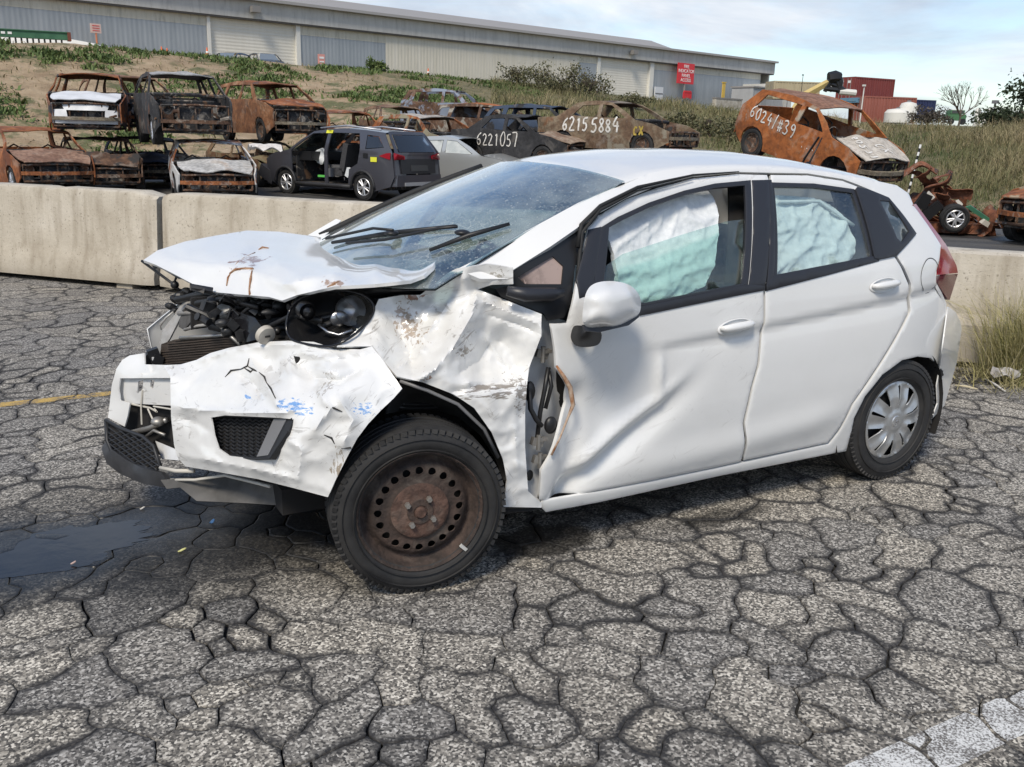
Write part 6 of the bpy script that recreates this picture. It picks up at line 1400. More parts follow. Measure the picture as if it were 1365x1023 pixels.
wreck('crushed grey-brown wreck with white alloy wheel under the tilted orange hatchback', 'hatch', 1128, 20.2, 24, 0, rustm('rust_u', [(.1, .08, .06), (.2, .165, .13), (.28, .24, .19), (.2, .1, .05)], (.3, .27, .22), .3, seed=21), seed=21, squash=.80, wheels=('alloy',))
wreck('rust-orange wreck standing alone at the foot of the grassy slope', 'hatch', 1392, 15.4, 160, 0, rustm('rust_v', ORANGE, (.35, .26, .17), .3, seed=22), seed=22, wheels=('burnt',))
# scrap heap: torn-up rusty remains with one alloy wheel
p0 = hdist(1268, 17.6, 0); root = empty('crushed_wreck', tuple(p0), (0, 0, heading(10)[0]))
tag(root, 'torn-up rust-red car remains with one shiny alloy wheel by the grass', 'wrecked car', 'burnt car wrecks heaped in the yard')
M_SCR = rustm('rust_w', [(.055, .022, .013), (.14, .048, .022), (.22, .08, .038), (.24, .13, .085)], (.05, .04, .035), .25, seed=23, scale=4)
rn = random.Random(77)
for k in range(34):
    u = rn.uniform(-.85, .85); hmax = 1.05*math.exp(-((u-.25)/.55)**2)+.25; z = rn.uniform(.06, hmax); y = rn.uniform(-.4, .4)
    A = rn.uniform(.12, .38); Bq = rn.uniform(.05, .2); rot = Matrix.Rotation(rn.uniform(-1.5, 1.5), 3, 'Y') @ Matrix.Rotation(rn.uniform(-1, 1), 3, 'X') @ Matrix.Rotation(rn.uniform(-.7, .7), 3, 'Z')
    o = surf('torn_plate', [(-A, -Bq), (A*rn.uniform(.5, 1), -Bq*rn.uniform(.5, 1)), (A, Bq*.6), (A*.2, Bq*1.2), (-A*.8, Bq)], [], lambda V: np.stack([V[:, 0], V[:, 1], .09*np.sin(V[:, 0]*9+k)+.05*np.sin(V[:, 1]*16+k*2)], 1), M_SCR, root, s=.07, t=.012, sharp=30)
    o.location = (u, y, z); o.rotation_euler = rot.to_euler()
for k in range(16):
    u = rn.uniform(-.8, .7); mb = MB(); p = np.array((u, rn.uniform(-.4, .45), rn.uniform(.1, .5))); pts = [p]
    for j in range(4): p = p+np.array((rn.uniform(-.22, .28), rn.uniform(-.12, .12), rn.uniform(-.16, .20))); p[2] = max(.05, min(p[2], 1.05-.7*abs(p[0]-.2))); pts.append(p)
    mb.tube(pts, rn.uniform(.015, .04), 6); mb.build('bent_tube', M_SCR, root, True)
for (m_, c_, s_) in ((M_BLACK, (.42, .42, .62), (.22, .16, .3)), (M_BLACK, (.25, .45, .45), (.2, .15, .35)), (mat('pale_foam', (.55, .52, .46), .9), (.33, .47, .72), (.07, .1, .15)), (mat('pale_foam', (.55, .52, .46), .9), (-.2, .45, .60), (.14, .1, .05)), (mat('green_plastic', (.05, .17, .10), .5), (-.55, .5, .42), (.55, .05, .07)), (mat('pale_foam', (.55, .52, .46), .9), (.75, .4, .40), (.4, .08, .04)), (mat('pale_foam', (.55, .52, .46), .9), (-.68, .5, .26), (.16, .1, .09))):
    o = MB().box((0, 0, 0), s_, None, .8).build('debris_piece', m_, root); o.location = c_; o.rotation_euler = (rn.uniform(-.4, .4), rn.uniform(-.9, .9) if m_.name != 'green_plastic' else -.55, rn.uniform(-.4, .4))
wq = yard_wheel(root, (-.12, .55, .33), .25, True, flip=True); wq.rotation_euler = (R(8), 0, math.pi)
MB().box((0, 0, .12), (1.7, .7, .18)).build('crushed_floor', M_SCR, root)
# ------------------------------------------------------------------ dark grey off-road car without its doors
ra = np.array([6.74, 17.36]); fa = np.array([5.45, 20.0]); fdv = (fa-ra)/np.linalg.norm(fa-ra); cc2 = (ra+fa)/2+np.array([fdv[1], -fdv[0]])*.80
M_GREYC = mat('grey_metallic_paint', (.075, .075, .088), .35, .35, .7)
suv, fsuv, psuv, hs_ = wreck('dark grey metallic off-road car with doors missing and red tail lights', 'suv', 0, 0, 0, 0, M_GREYC, M_GREYC, M_GREYC, seed=31, crush=.004, doors_off=(-1,), wheels=('alloy',), cat='car', group='', name='dismantled_car', loc=(cc2[0], cc2[1], 0), rot=math.atan2(-fdv[1], -fdv[0]), front=0, seats=False, L=1.03, Wd=1.80)

nose, cowl, rf, rm, rr_, rb_, tl_ = psuv
def sside(po, off, m, nm, s_=-1, t=.01): return surf(nm, po, [], lambda V: np.array([fsuv(u, v, s_) for u, v in V])+np.array([0, s_*off, 0]), m, suv, s=.15, t=t, flip=s_ > 0)
GDK = mat('black_tinted_glass', (.012, .013, .015), .06, 0, 1.0)
sside([(1.44, 1.22), (1.40, 1.50), (rr_[0]-.15, rr_[1]-.1), (rb_[0]-.26, 1.26)], -.015, GDK, 'quarter_window', t=.006)
def tailp(V, off): x = np.interp(V[:, 1], [.5, rb_[1], rr_[1]], [tl_[0], rb_[0], rr_[0]]); return np.stack([x+.05*(1-(V[:, 0]/.85)**2)+off, V[:, 0], V[:, 1]], 1)
surf('rear_window', [(-.64, 1.16), (.64, 1.16), (.55, 1.54), (-.55, 1.54)], [], lambda V: tailp(V, .02), GDK, suv, s=.15, t=.01)
surf('tailgate_panel', [(-.62, .66), (.62, .66), (.64, 1.0), (-.64, 1.0)], [], lambda V: tailp(V, .03), mat('dark_tail_panel', (.02, .02, .022), .4), suv, s=.15, t=.01)
surf('tailgate_frame', [(-.78, 1.10), (.78, 1.10), (.62, 1.62), (-.62, 1.62)], [[(-.66, 1.15), (.66, 1.15), (.56, 1.55), (-.56, 1.55)]], lambda V: tailp(V, .012), M_GREYC, suv, s=.15, t=.02)
for s_ in (-1, 1):
    surf('tail_light', [(s_*.50, .99), (s_*.84, .98), (s_*.82, 1.14), (s_*.5, 1.07)] if s_ > 0 else [(s_*.84, .98), (s_*.50, .99), (s_*.5, 1.07), (s_*.82, 1.14)], [], lambda V: tailp(V, .045), M_RED, suv, s=.12, t=.02)
    sside([(tl_[0]-.42, 1.06), (tl_[0]-.10, .98), (tl_[0]-.09, 1.14), (tl_[0]-.2, 1.13)], .005, M_RED, 'tail_light_side', s_)
    o = MB().ell((tl_[0]+.02, s_*.62, .52), (.03, .10, .05)).build('bumper_reflector', M_RED, suv, True)
surf('number_plate_recess', [(-.32, .72), (.32, .72), (.30, .86), (-.30, .86)], [], lambda V: tailp(V, .042), mat('plate_dark', (.05, .05, .05), .4), suv, s=.2, t=.008)
MB().box((tl_[0]-.03, 0, .50), (.18, 1.66, .26), None, .96).build('rear_bumper', M_GREYC, suv)
MB().box((tl_[0]+.04, 0, .42), (.08, 1.1, .08)).build('bumper_skirt', mat('silver_skirt', (.5, .5, .5), .4, .5), suv)
M_STK = mat('yellow_sticker', (.72, .72, .05), .6)
sside([(1.62, .92), (1.82, .92), (1.82, 1.03), (1.62, 1.03)], .006, M_STK, 'sticker', t=.003); sside([(.02, 1.545), (.24, 1.548), (.24, 1.62), (.02, 1.618)], .01, M_STK, 'sticker', t=.003)
sside([(1.38, 1.0), (1.52, 1.0), (1.52, 1.11), (1.38, 1.11)], .004, M_BLACK, 'fuel_flap_hole', t=.003)
MB().tube([(-.3, -.62, 1.66), (.6, -.63, 1.73), (1.7, -.62, 1.65)], .022, 6).build('roof_rail', mat('rail_silver', (.5, .5, .52), .35, .6), suv, True)
MB().tube([(-.3, .62, 1.66), (.6, .63, 1.73), (1.7, .62, 1.65)], .022, 6).build('roof_rail', mat('rail_silver', (.5, .5, .52), .35, .6), suv, True)
o = surf('airbag', smooth_poly([(-.16, -.2), (.14, -.22), (.2, .1), (.02, .2), (-.2, .12)], 2), [], lambda V: np.stack([V[:, 0], .07*np.cos(V[:, 0]*7)+.03*np.sin(V[:, 1]*16+V[:, 0]*9), V[:, 1]], 1), M_BAG, suv, s=.05, t=.05, sharp=40); o.location = (-.58, -.45, .98)
M_CLAD = mat('arch_cladding', (.025, .025, .027), .6)
for cx_ in (-1.30*1.03, 1.30*1.03):
    for s_ in (-1, 1): MB().tube([fsuv(cx_+.375*math.cos(t_), .32+.375*math.sin(t_), s_) for t_ in np.linspace(-.1, math.pi+.1, 14)], .035, 6).build('arch_cladding', M_CLAD, suv, True)
for s_ in (-1, 1): MB().tube([fsuv(x_, .31, s_) for x_ in np.linspace(-.95, .95, 6)], .05, 6).build('sill_cladding', M_CLAD, suv, True)
MB().tube([(-.95, -.5, 1.0), (-.5, -.2, .8), (-.2, -.4, .55), (.1, -.2, .5)], .03, 6).build('cabin_loom', M_BLACK, suv, True)
MB().box((-.35, 0, .62), (.5, .26, .3)).build('console', M_GREYP, suv)
for sy_ in (-.36, .36):
    o = MB().box((.1, sy_, .62), (.5, .46, .18)).box((.42, sy_, .98), (.16, .46, .68), Matrix.Rotation(.25, 3, 'Y')).build('seat', M_CLOTH, suv)
MB().box((1.1, 0, .9), (.16, 1.3, .6)).build('rear_seat', M_CLOTH, suv)
MB().box((-.86, 0, .98), (.5, 1.35, .22)).build('dashboard', M_BLACK, suv)
MB().box((-.30, -.62, .50), (.26, .06, .05)).build('green_strap', mat('green_cloth', (.12, .55, .10), .8), suv)
MB().box((.0, -.60, .60), (.14, .1, .2)).build('cabin_part', M_GREYP, suv); MB().box((.55, -.55, .62), (.12, .1, .22), Matrix.Rotation(.4, 3, 'Y')).build('cabin_part', M_BAG, suv)
MB().box((-2.12, -.35, .48), (.55, 1.0, .30), Matrix.Rotation(.45, 3, 'Y')).build('hanging_bumper', mat('dark_bumper', (.05, .05, .055), .45), suv)
surf('windscreen', [(-.72, 0), (.72, 0), (.58, 1), (-.58, 1)], [], lambda V: np.stack([cowl[0]+V[:, 1]*(rf[0]-cowl[0])-.05*(1-(V[:, 0]/.7)**2), V[:, 0], cowl[1]+V[:, 1]*(rf[1]-cowl[1])], 1), GD, suv, s=.2, t=.006)
M_RAG = nmat('white_rag_cloth', (.62, .60, .57), (.45, .42, .40), 12, (.8, .9))
o = surf('dust_sheet', [(-.35, -.3), (.3, -.34), (.38, .28), (-.3, .33)], [], lambda V: np.stack([V[:, 0], V[:, 1], .10*np.abs(np.sin(V[:, 0]*9+V[:, 1]*7))+.10*np.cos(V[:, 1]*4)], 1), M_RAG, None, s=.05, t=.006, sharp=25)
pr_ = hdist(352, 20.6, 1.10); o.location = pr_; tag(o, 'crumpled white sheet lying on the bonnet of the dark grey car', 'sheet')
# silver saloon behind it
M_SILC = mat('silver_car_paint', (.46, .47, .46), .35, .5, .6)
slv, fsl, psl, hsl = wreck('silver saloon with pale fogged windows behind the dark grey car', 'sedan', 716, 24.2, 28, .12, M_SILC, M_SILC, M_SILC, seed=33, crush=.004, wheels=('alloy',), cat='car', name='silver_car', front=0, seats=True)
slv.pop('group', None)
M_FOG = nmat('fogged_glass', (.42, .45, .44), (.55, .57, .55), 4, (.2, .4))
for s_ in (-1, 1):
    for po in ([(-.75, .99), (-.2, 1.31), (.1, 1.35), (.05, .99)], [(.2, .99), (.2, 1.34), (.82, 1.28), (1.15, 1.02)]):
        surf('side_window', po, [], lambda V, s_=s_: np.array([fsl(u, v, s_) for u, v in V])-np.array([0, s_*.03, 0]), M_FOG, slv, s=.15, t=.006, flip=s_ > 0)
# parked car whose tail just enters the picture beside the first barrier
wreck('pale grey parked car beside the chipped barrier, mostly out of view', 'hatch', -150, 7.1, 200, 0, mat('pale_grey_paint', (.5, .5, .5), .35, .2, .6), None, None, seed=40, crush=.002, wheels=('alloy',), cat='car', name='parked_car', seats=False, loc=(-4.02, 5.2, 0), rot=.12, tail_on=True)
# ------------------------------------------------------------------ warehouse on the plateau
def solve_dist(px, py, z):
    a = z_at(px, py, 1.0); s_ = a-CAM_C[2]; return (z-CAM_C[2])/s_
BZ = PLAT; D1 = solve_dist(1020, 146, BZ); ZE = z_at(1022, 85, D1); D0 = solve_dist(326, 0.5, ZE)
q1 = hdist(1021, D1)[:2]; q0 = hdist(326, D0)[:2]; WD = (q1-q0)/np.linalg.norm(q1-q0); WN = np.array([-WD[1], WD[0]])
if WN@(q0-CAM_C[:2]) < 0: WN = -WN
ZF = z_at(1017, 99, D1); ZS = z_at(1017, 108, D1)
print('warehouse', BZ, D0, D1, ZE, ZF, ZS, np.linalg.norm(q1-q0))
def wall_s(px):
    d = ray(px, 60.0)[:2]; A = np.array([[d[0], -WD[0]], [d[1], -WD[1]]]); return float(np.linalg.solve(A, q0-CAM_C[:2])[1])
LW = float((q1-q0)@WD); S0 = wall_s(-330)
wh = tag(empty('warehouse', (q0[0], q0[1], BZ), (0, 0, math.atan2(WD[1], WD[0]))), 'long low warehouse with blue-grey and cream metal cladding and pale roller doors', 'building')
sgn = 1 if (np.array([-WD[1], WD[0]])@WN) > 0 else -1
def clad(name, c1, c2, rib=.35, horiz=False, stain=.3):
    if name in MATS: return MATS[name]
    m = mat(name, c1, .6); t = m.node_tree; b = t.nodes['Principled BSDF']; v = nd(t, 'ShaderNodeTexCoord').outputs['Object']
    c = ramp(t, noi(t, vmul(t, v, (1.2, 1, .12)), 1.3, 6, .65), [(.3, c1), (.7, c2)])
    c = mixc(t, mth(t, 'MULTIPLY', ramp(t, noi(t, vmul(t, v, (3, 1, .5)), .9, 6, .7), [(.52, 0), (.75, 1)]), stain), c, tuple(x*.5 for x in c1))
    sx_ = nd(t, 'ShaderNodeSeparateXYZ', {0: v}).outputs[2 if horiz else 0]
    w = mth(t, 'SINE', mth(t, 'MULTIPLY', sx_, 6.283/rib)); t.links.new(c, b.inputs['Base Color']); bump(t, b, w, .22, .03)
    return m
M_BLU = clad('bluegrey_cladding', (.26, .29, .315), (.33, .36, .385)); M_CRM = clad('cream_cladding', (.56, .525, .43), (.64, .605, .52)); M_FAS = clad('grey_fascia', (.42, .41, .385), (.53, .52, .49), .8, stain=.55); M_DOOR = clad('cream_roller_door', (.66, .63, .55), (.72, .69, .61), .25, True, .10)
M_STRIP = clad('stained_cream_strip', (.50, .47, .38), (.58, .55, .46), .35, stain=.9)
def wbox(name, s0, s1, z0, z1, y0, y1, m, parent=wh):   # y>0 is outward (towards the yard)
    return MB().box(((s0+s1)/2, -sgn*(y0+y1)/2, (z0+z1)/2-BZ), (s1-s0, y1-y0, z1-z0)).build(name, m, parent)
segs = [(-330, 277, 'B'), (281, 394.5, 'D'), (400, 514, 'B'), (514, 772, 'C'), (772, 797, 'B'), (801, 868, 'D'), (873, 1018, 'B')]
for a, b_, k in segs:
    s0, s1 = wall_s(a), wall_s(b_)
    if k == 'B':
        wbox('wall_panel', s0, s1, BZ-1, ZS, -.3, 0, M_BLU); wbox('wall_strip', s0, s1, ZS+.01, ZF+.3, -.3, .0, M_STRIP)
    elif k == 'C': wbox('wall_panel', s0, s1, BZ-1, ZF+.3, -.3, .02, M_CRM)
    else: wbox('roller_door', s0, s1, BZ-1, ZF+.3, -.4, -.2, M_DOOR)
M_JAMB = mat('white_jamb', (.66, .65, .6), .6)
for a, b_ in ((277, 281), (394.5, 400), (797, 801), (868, 873)): wbox('door_jamb', wall_s(a), wall_s(b_), BZ-1, ZF+.3, -.6, .12, M_JAMB)
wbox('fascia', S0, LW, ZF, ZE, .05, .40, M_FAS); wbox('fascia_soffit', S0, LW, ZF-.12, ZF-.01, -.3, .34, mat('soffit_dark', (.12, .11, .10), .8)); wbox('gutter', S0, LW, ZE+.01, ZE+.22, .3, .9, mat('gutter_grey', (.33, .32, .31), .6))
mb = MB(); sE = wall_s(912); sE2 = wall_s(950)
rz = ZE-BZ
q = [(S0, -sgn*.4, rz+.15), (LW, -sgn*.4, rz+.15), (LW, sgn*26, rz+1.0), (S0, sgn*26, rz+1.0)]; mb.quadbox(q, (0, 0, 1), .15); mb.build('roof', mat('roof_grey', (.36, .35, .34), .6), wh)
mb = MB(); q = [(S0, sgn*3.0, rz+.3), (sE, sgn*3.0, rz+.3), (sE, sgn*5.0, rz+1.5), (S0, sgn*5.0, rz+1.5)]; mb.quadbox(q, (0, -sgn*.3, 1), .12); mb.quadbox([(sE, sgn*3.0, rz+.3), (sE2, sgn*3.0, rz+.1), (sE2, sgn*5.0, rz+.5), (sE, sgn*5.0, rz+1.5)], (0, 0, 1), .1); mb.build('roof_vent', mat('roof_vent_grey', (.30, .29, .285), .6), wh)
wbox('end_wall', LW-.3, LW, BZ-1, ZE-.1, -26, -.31, M_CRM); wbox('back_wall', S0, LW, BZ-1, ZE, -26.3, -26, M_CRM)
for px in (336, 838): MB().box((wall_s(px), -sgn*.9, (ZF+ZE)/2-BZ), (.7, .5, .45)).build('wall_lamp', mat('lamp_grey', (.22, .21, .2), .6), wh)
def text_mesh(txt, size, m, parent, loc, rot, name='lettering'):
    cu = bpy.data.curves.new('t', 'FONT'); cu.body = txt; cu.size = size; cu.align_x = 'CENTER'; cu.align_y = 'CENTER'; cu.extrude = .01; cu.space_line = .95
    to = bpy.data.objects.new('t', cu); COL.objects.link(to); dg = bpy.context.evaluated_depsgraph_get(); me = bpy.data.meshes.new_from_object(to.evaluated_get(dg))
    bpy.data.objects.remove(to); o = bpy.data.objects.new(name, me); me.materials.clear(); me.materials.append(m); o.location = loc; o.rotation_euler = rot; return link(o, parent)
def wall_pt(px, py, out):
    s_ = wall_s(px); p = q0+WD*s_-WN*out; dist = (p-CAM_C[:2])@HF[:2]; return p, z_at(px, py, dist)
def wall_sign(px0, px1, py0, py1, out, m, name, label, cat, text=None, tm=None, tsz=None):
    (pa, za), (pb, zb_) = wall_pt(px0, (py0+py1)/2, out), wall_pt(px1, (py0+py1)/2, out); wd = np.linalg.norm(pb-pa); pc = (pa+pb)/2
    dist = (pc-CAM_C[:2])@HF[:2]; h = (py1-py0)*dist/CAM_F; zc = (za+zb_)/2
    r_ = tag(empty(name, (pc[0], pc[1], zc), (0, 0, math.atan2(WD[1], WD[0]))), label, cat)
    MB().box((0, 0, 0), (wd, .12, h)).build('sign_board', m, r_)
    if text: text_mesh(text, tsz or h/4.4, tm, r_, (0, -sgn*.08, 0), (R(90), 0, 0))
    return r_, wd, h
M_SRED = mat('sign_red', (.62, .03, .04), .5); M_SWH = mat('sign_white', (.8, .8, .78), .5)
sg_, sw_, sh_ = wall_sign(897, 919, 86, 110.5, .95, M_SRED, 'fire_panel_sign', 'large red sign with white capitals on the warehouse wall', 'sign', 'FIRE\nINDICATOR\nPANEL\nACCESS', M_SWH, .52)
MB().tube([(0, sgn*.05, -sh_/2), (0, sgn*.05, -sh_/2-.9)], .12, 8).build('sign_post', mat('lamp_grey', (.22, .21, .2), .6), sg_); MB().box((0, sgn*.45, sh_*.2), (.2, .9, .15)).build('sign_bracket', mat('lamp_grey', (.22, .21, .2), .6), sg_)
M_SPK = mat('faded_sign_pink', (.62, .46, .40), .6)
s_, w_, h_ = wall_sign(115.5, 129, 32.5, 43.5, 1.2, M_SPK, 'faded_notice', 'faded pink notice board on a post before the blue-grey wall', 'sign'); MB().tube([(0, 0, -h_/2), (0, 0, -h_/2-2.6)], .06, 6).build('sign_post', mat('orange_post', (.55, .2, .1), .7), s_)
for k in range(3): MB().box((0, -sgn*.075, h_*(.28-.26*k)), (w_*.7, .01, h_*.07)).build('notice_line', M_SRED, s_)
s_, w_, h_ = wall_sign(414, 422.5, 73, 85, 1.2, mat('sign_salmon', (.66, .30, .26), .6), 'small_notice', 'small red and white notice on the blue-grey wall beside the roller door', 'sign'); MB().box((0, -sgn*.075, h_*.15), (w_*.7, .01, h_*.2)).build('notice_panel', M_SWH, s_); MB().box((0, -sgn*.075, -h_*.25), (w_*.7, .01, h_*.12)).build('notice_line', M_SWH, s_)
s_, w_, h_ = wall_sign(897, 908, 123, 131, 2.0, M_SRED, 'red_box', 'small red box below the large red sign', 'box'); MB().box((0, 0, h_*.55), (w_*.8, .2, .2)).build('box_lid', M_SRED, s_); MB().box((0, 0, -h_*.9), (w_*.4, .2, h_)).build('box_stand', M_GREYP, s_)
s_, w_, h_ = wall_sign(872, 883, 117, 133, .5, mat('white_board', (.6, .62, .64), .6), 'white_board', 'pale board leaning at the warehouse wall by the roller door', 'board'); MB().box((0, -sgn*.08, 0), (w_*.9, .02, .12)).build('board_rail', M_GREYP, s_)
s_, w_, h_ = wall_sign(930.5, 934, 111, 130, 4.0, mat('yellow_post', (.62, .42, .08), .6), 'yellow_post', 'yellow upright post by the grey shed', 'post'); MB().box((0, 0, h_/2+.05), (w_*1.3, .2, .1)).build('post_cap', mat('yellow_post', (.62, .42, .08), .6), s_)
for (px, py, lb) in ((117.5, 61, 'orange traffic cone at the post of the faded pink notice'), (124, 63, 'orange traffic cone beside the cone at the faded notice post'), (171.5, 62, 'lone orange traffic cone on the bank between notice and roller door'), (442, 89, 'orange traffic cone near the small red and white notice')):
    p, z = wall_pt(px, py, 14.0); r_ = tag(empty('traffic_cone', (p[0], p[1], z-.55)), lb, 'cone', 'traffic cones along the bank')
    MB().lathe([(.16, 0), (.12, .05), (.03, .60), (.001, .61)], 10, 'z').build('cone_body', mat('cone_orange', (.62, .14, .05), .6), r_, True); MB().box((0, 0, .02), (.36, .36, .05)).build('cone_base', mat('cone_orange', (.62, .14, .05), .6), r_); MB().lathe([(.088, .27), (.07, .38)], 10, 'z').build('cone_band', M_SWH, r_)
# grey shed, white container, low wall by the warehouse end
def shed(px0, px1, py0, py1, out, m, name, label, cat, dep=3.0):
    (pa, za), (pb, zb_) = wall_pt(px0, py1, out), wall_pt(px1, py1, out); wd = np.linalg.norm(pb-pa); pc = (pa+pb)/2; dist = (pc-CAM_C[:2])@HF[:2]; h = (py1-py0)*dist/CAM_F; zc = min(za, zb_)
    r_ = tag(empty(name, (pc[0], pc[1], zc), (0, 0, math.atan2(WD[1], WD[0]))), label, cat); MB().box((0, sgn*dep/2, h/2), (wd, dep, h)).build('shed_wall', m, r_); return r_, wd, h
r_, w_, h_ = shed(953, 994, 119, 149, 6, clad('shed_grey', (.36, .37, .38), (.42, .43, .44), .5), 'grey_shed', 'grey metal shed with flat roof beside the warehouse end', 'shed'); MB().box((0, sgn*1.5, h_+.08), (w_*1.03, 3.3, .16)).build('shed_roof', mat('roof_vent_grey', (.30, .29, .285), .6), r_); MB().box((-w_*.15, -sgn*.04, h_*.42), (1.1, .06, h_*.8)).build('shed_door', mat('door_grey', (.33, .34, .35), .6), r_)
r_, w_, h_ = shed(995, 1016, 114, 147, 5, clad('container_white', (.55, .54, .50), (.62, .61, .57), .4), 'white_container', 'white shipping container end with double doors beside the grey shed', 'container', 6)
for k in (-1, 1): MB().box((k*w_*.25, -sgn*.04, h_*.5), (w_*.46, .06, h_*.94)).build('container_door', clad('container_white', (.55, .54, .50), (.62, .61, .57), .4), r_); MB().tube([(k*w_*.2, -sgn*.09, .1), (k*w_*.2, -sgn*.09, h_-.1)], .04, 6).build('lock_rod', M_GREYP, r_)
r_, w_, h_ = shed(884, 919, 131, 142, 8, nmat('weathered_block', (.50, .47, .41), (.3, .27, .22), 2, (.8, .9)), 'low_wall', 'weathered pale block wall under the red sign', 'wall', .5); MB().box((0, sgn*.25, h_+.06), (w_*1.02, .6, .14)).build('wall_cap', mat('lamp_grey', (.22, .21, .2), .6), r_)
# cars on the plateau
for (px, w_px, zt_px, lab, m_, dd) in ((312, 36, 70, 'dark blue car parked before the roller door', mat('navy_paint', (.02, .03, .06), .3, 0, .7), D0*.90), (358, 42, 71, 'dark car with pale pillars parked beside the dark blue car', mat('midnight_paint', (.03, .035, .05), .3, 0, .7), D0*.90)):
    p = hdist(px, dd, BZ); c_, f_, pts_, h_ = wreck(lab, 'suv' if px > 330 else 'hatch', 0, 0, 0, 0, m_, seed=50+int(px) % 7, crush=.002, wheels=('alloy',), cat='car', name='plateau_car', loc=(p[0], p[1], z_at(px, zt_px, dd)-(1.67 if px > 330 else 1.5)), rot=heading(100 if px < 330 else 60)[0], seats=False, group='cars parked on the plateau', front=0)
    surf('windscreen', [(-.66, 0), (.66, 0), (.54, 1), (-.54, 1)], [], lambda V, pts_=pts_: np.stack([pts_[1][0]+V[:, 1]*(pts_[2][0]-pts_[1][0])-.02, V[:, 0], pts_[1][1]+V[:, 1]*(pts_[2][1]-pts_[1][1])], 1), mat('pale_screen', (.16, .19, .22), .1), c_, s=.3, t=.01)
    if px > 330: MB().box((pts_[2][0]-.1, .6, 1.3), (.5, .1, .5)).build('pale_pillar', M_JAMB, c_)
# green boom and white sheeting at the left
D2 = 52.0; a_ = at_d(4, 47, 1); pa, pb = hdist(0, D2, z_at(0, 44, D2)), hdist(107, D2+2, z_at(107, 50, D2+2)); dv = pb-pa; Lg = np.linalg.norm(dv); r_ = tag(empty('conveyor_boom', tuple(pa-dv*.8), (0, -math.asin(dv[2]/Lg), math.atan2(dv[1], dv[0]))), 'long dark green machine boom lying along the top of the bank', 'boom')
M_GRN = nmat('machine_green', (.03, .11, .055), (.05, .15, .08), 3, (.5, .7)); o = MB().box((Lg*.9, 0, 0), (Lg*1.8, .35, .36)).build('boom_beam', M_GRN, r_); MB().box((Lg*.9, -.02, .21), (Lg*1.8, .42, .05)).build('boom_rail', M_GRN, r_); MB().box((Lg*1.78, -.0, 0), (.18, .5, .45)).build('boom_end', mat('rust_end', (.16, .05, .03), .8), r_)
for k in range(2): MB().box((Lg*.98+k*.32, -.19, .03), (.2, .02, .12)).build('boom_plate', M_SWH, r_)
for k in range(10): MB().tube([(Lg*(1.05+k*.07), -.1, -.2), (Lg*(1.05+k*.07), -.1, -.62)], .05, 6).build('boom_roller', M_BLACK, r_)
surf_pts = [(-60, 37), (0, 38.5), (70, 46), (108, 53), (135, 58), (146, 64), (90, 63), (40, 60), (-60, 56)]
V3 = [hdist(px, D2+4, z_at(px, py, D2+4)) for px, py in surf_pts]; mb = MB(); n_ = len(V3); bk = [p+HF*.8 for p in V3]; mb.add(V3+bk, [tuple(reversed(range(n_)))]+[tuple(range(n_, 2*n_))]+[(i, (i+1) % n_, (i+1) % n_+n_, i+n_) for i in range(n_)]); tag(mb.build('white_sheeting', M_SWH), 'white plastic sheeting heaped behind the green machine boom', 'sheeting')
# ------------------------------------------------------------------ containers, machinery and far things at the right
M_CRED = clad('container_maroon', (.17, .035, .03), (.22, .05, .042), .55, stain=.3)
def container(px, py_bot, dist, ang, m, label, L_=6.06, H_=2.6, marks=True, name='shipping_container'):
    z = z_at(px, py_bot, dist); p = hdist(px, dist, z); r_ = tag(empty(name, tuple(p), (0, 0, ang)), label, 'container')
    MB().box((0, 0, H_/2), (L_, 2.34, H_-.2)).build('container_wall', m, r_)
    fr = MB()
    for sx_ in (-1, 1):
        for sy_ in (-1, 1): fr.box((sx_*(L_/2-.05), sy_*1.17, H_/2), (.16, .14, H_))
    for sy_ in (-1, 1):
        for zz in (.07, H_-.07): fr.box((0, sy_*1.17, zz), (L_-.2, .12, .14))
    for sx_ in (-1, 1):
        for zz in (.07, H_-.07): fr.box((sx_*(L_/2-.05), 0, zz), (.12, 2.2, .14))
    fr.build('container_frame', m, r_)
    ribs = MB()
    for sy_ in (-1, 1):
        for k in range(int(L_/.34)): ribs.box((-L_/2+.3+k*.34, sy_*1.185, H_/2), (.14, .05, H_-.34))
    tag(ribs.build('side_corrugation', m, r_), kind='stuff')
    for sx_ in (-1, 1):
        for sy_ in (-.57, .57): MB().box((sx_*(L_/2+.02), sy_, H_/2), (.05, 1.08, H_-.3)).build('container_door', m, r_)
        for sy_ in (-.75, -.3, .3, .75): MB().tube([(sx_*(L_/2+.07), sy_, .15), (sx_*(L_/2+.07), sy_, H_-.15)], .03, 5).build('lock_rod', M_GREYM, r_)
    if marks:
        for sx_ in (-1, 1):
            for k in range(5): MB().box((sx_*(L_/2+.055), .55, H_-.45-.3*k), (.01, .6-.08*k, .12)).build('marking', M_SWH, r_)
            MB().box((sx_*(L_/2+.055), -.5, H_-.5), (.01, .5, .25)).build('marking', M_SWH, r_)
    return r_
ca = math.atan2(HR[1], HR[0])
container(1146, 138, 104, ca+R(28), M_CRED, 'dark red shipping container stacked highest, white markings on its door end')
container(1172, 164, 100, ca+R(12), clad('container_brick', (.26, .085, .06), (.32, .11, .08), .55, stain=.4), 'faded brick-red shipping container at the bottom of the stack', marks=False)
container(1207, 158, 102, ca+R(15), clad('container_navy', (.015, .022, .07), (.025, .035, .10), .55, stain=.3), 'dark blue shipping container beside the brick-red one', H_=1.9, L_=4.6)
container(1152, 138.5, 101, ca+R(24), clad('flat_rack_blue', (.10, .22, .33), (.16, .30, .40), .55), 'thin light blue flat rack laid between the two red containers', H_=.5, L_=5.5, marks=False, name='flat_rack')
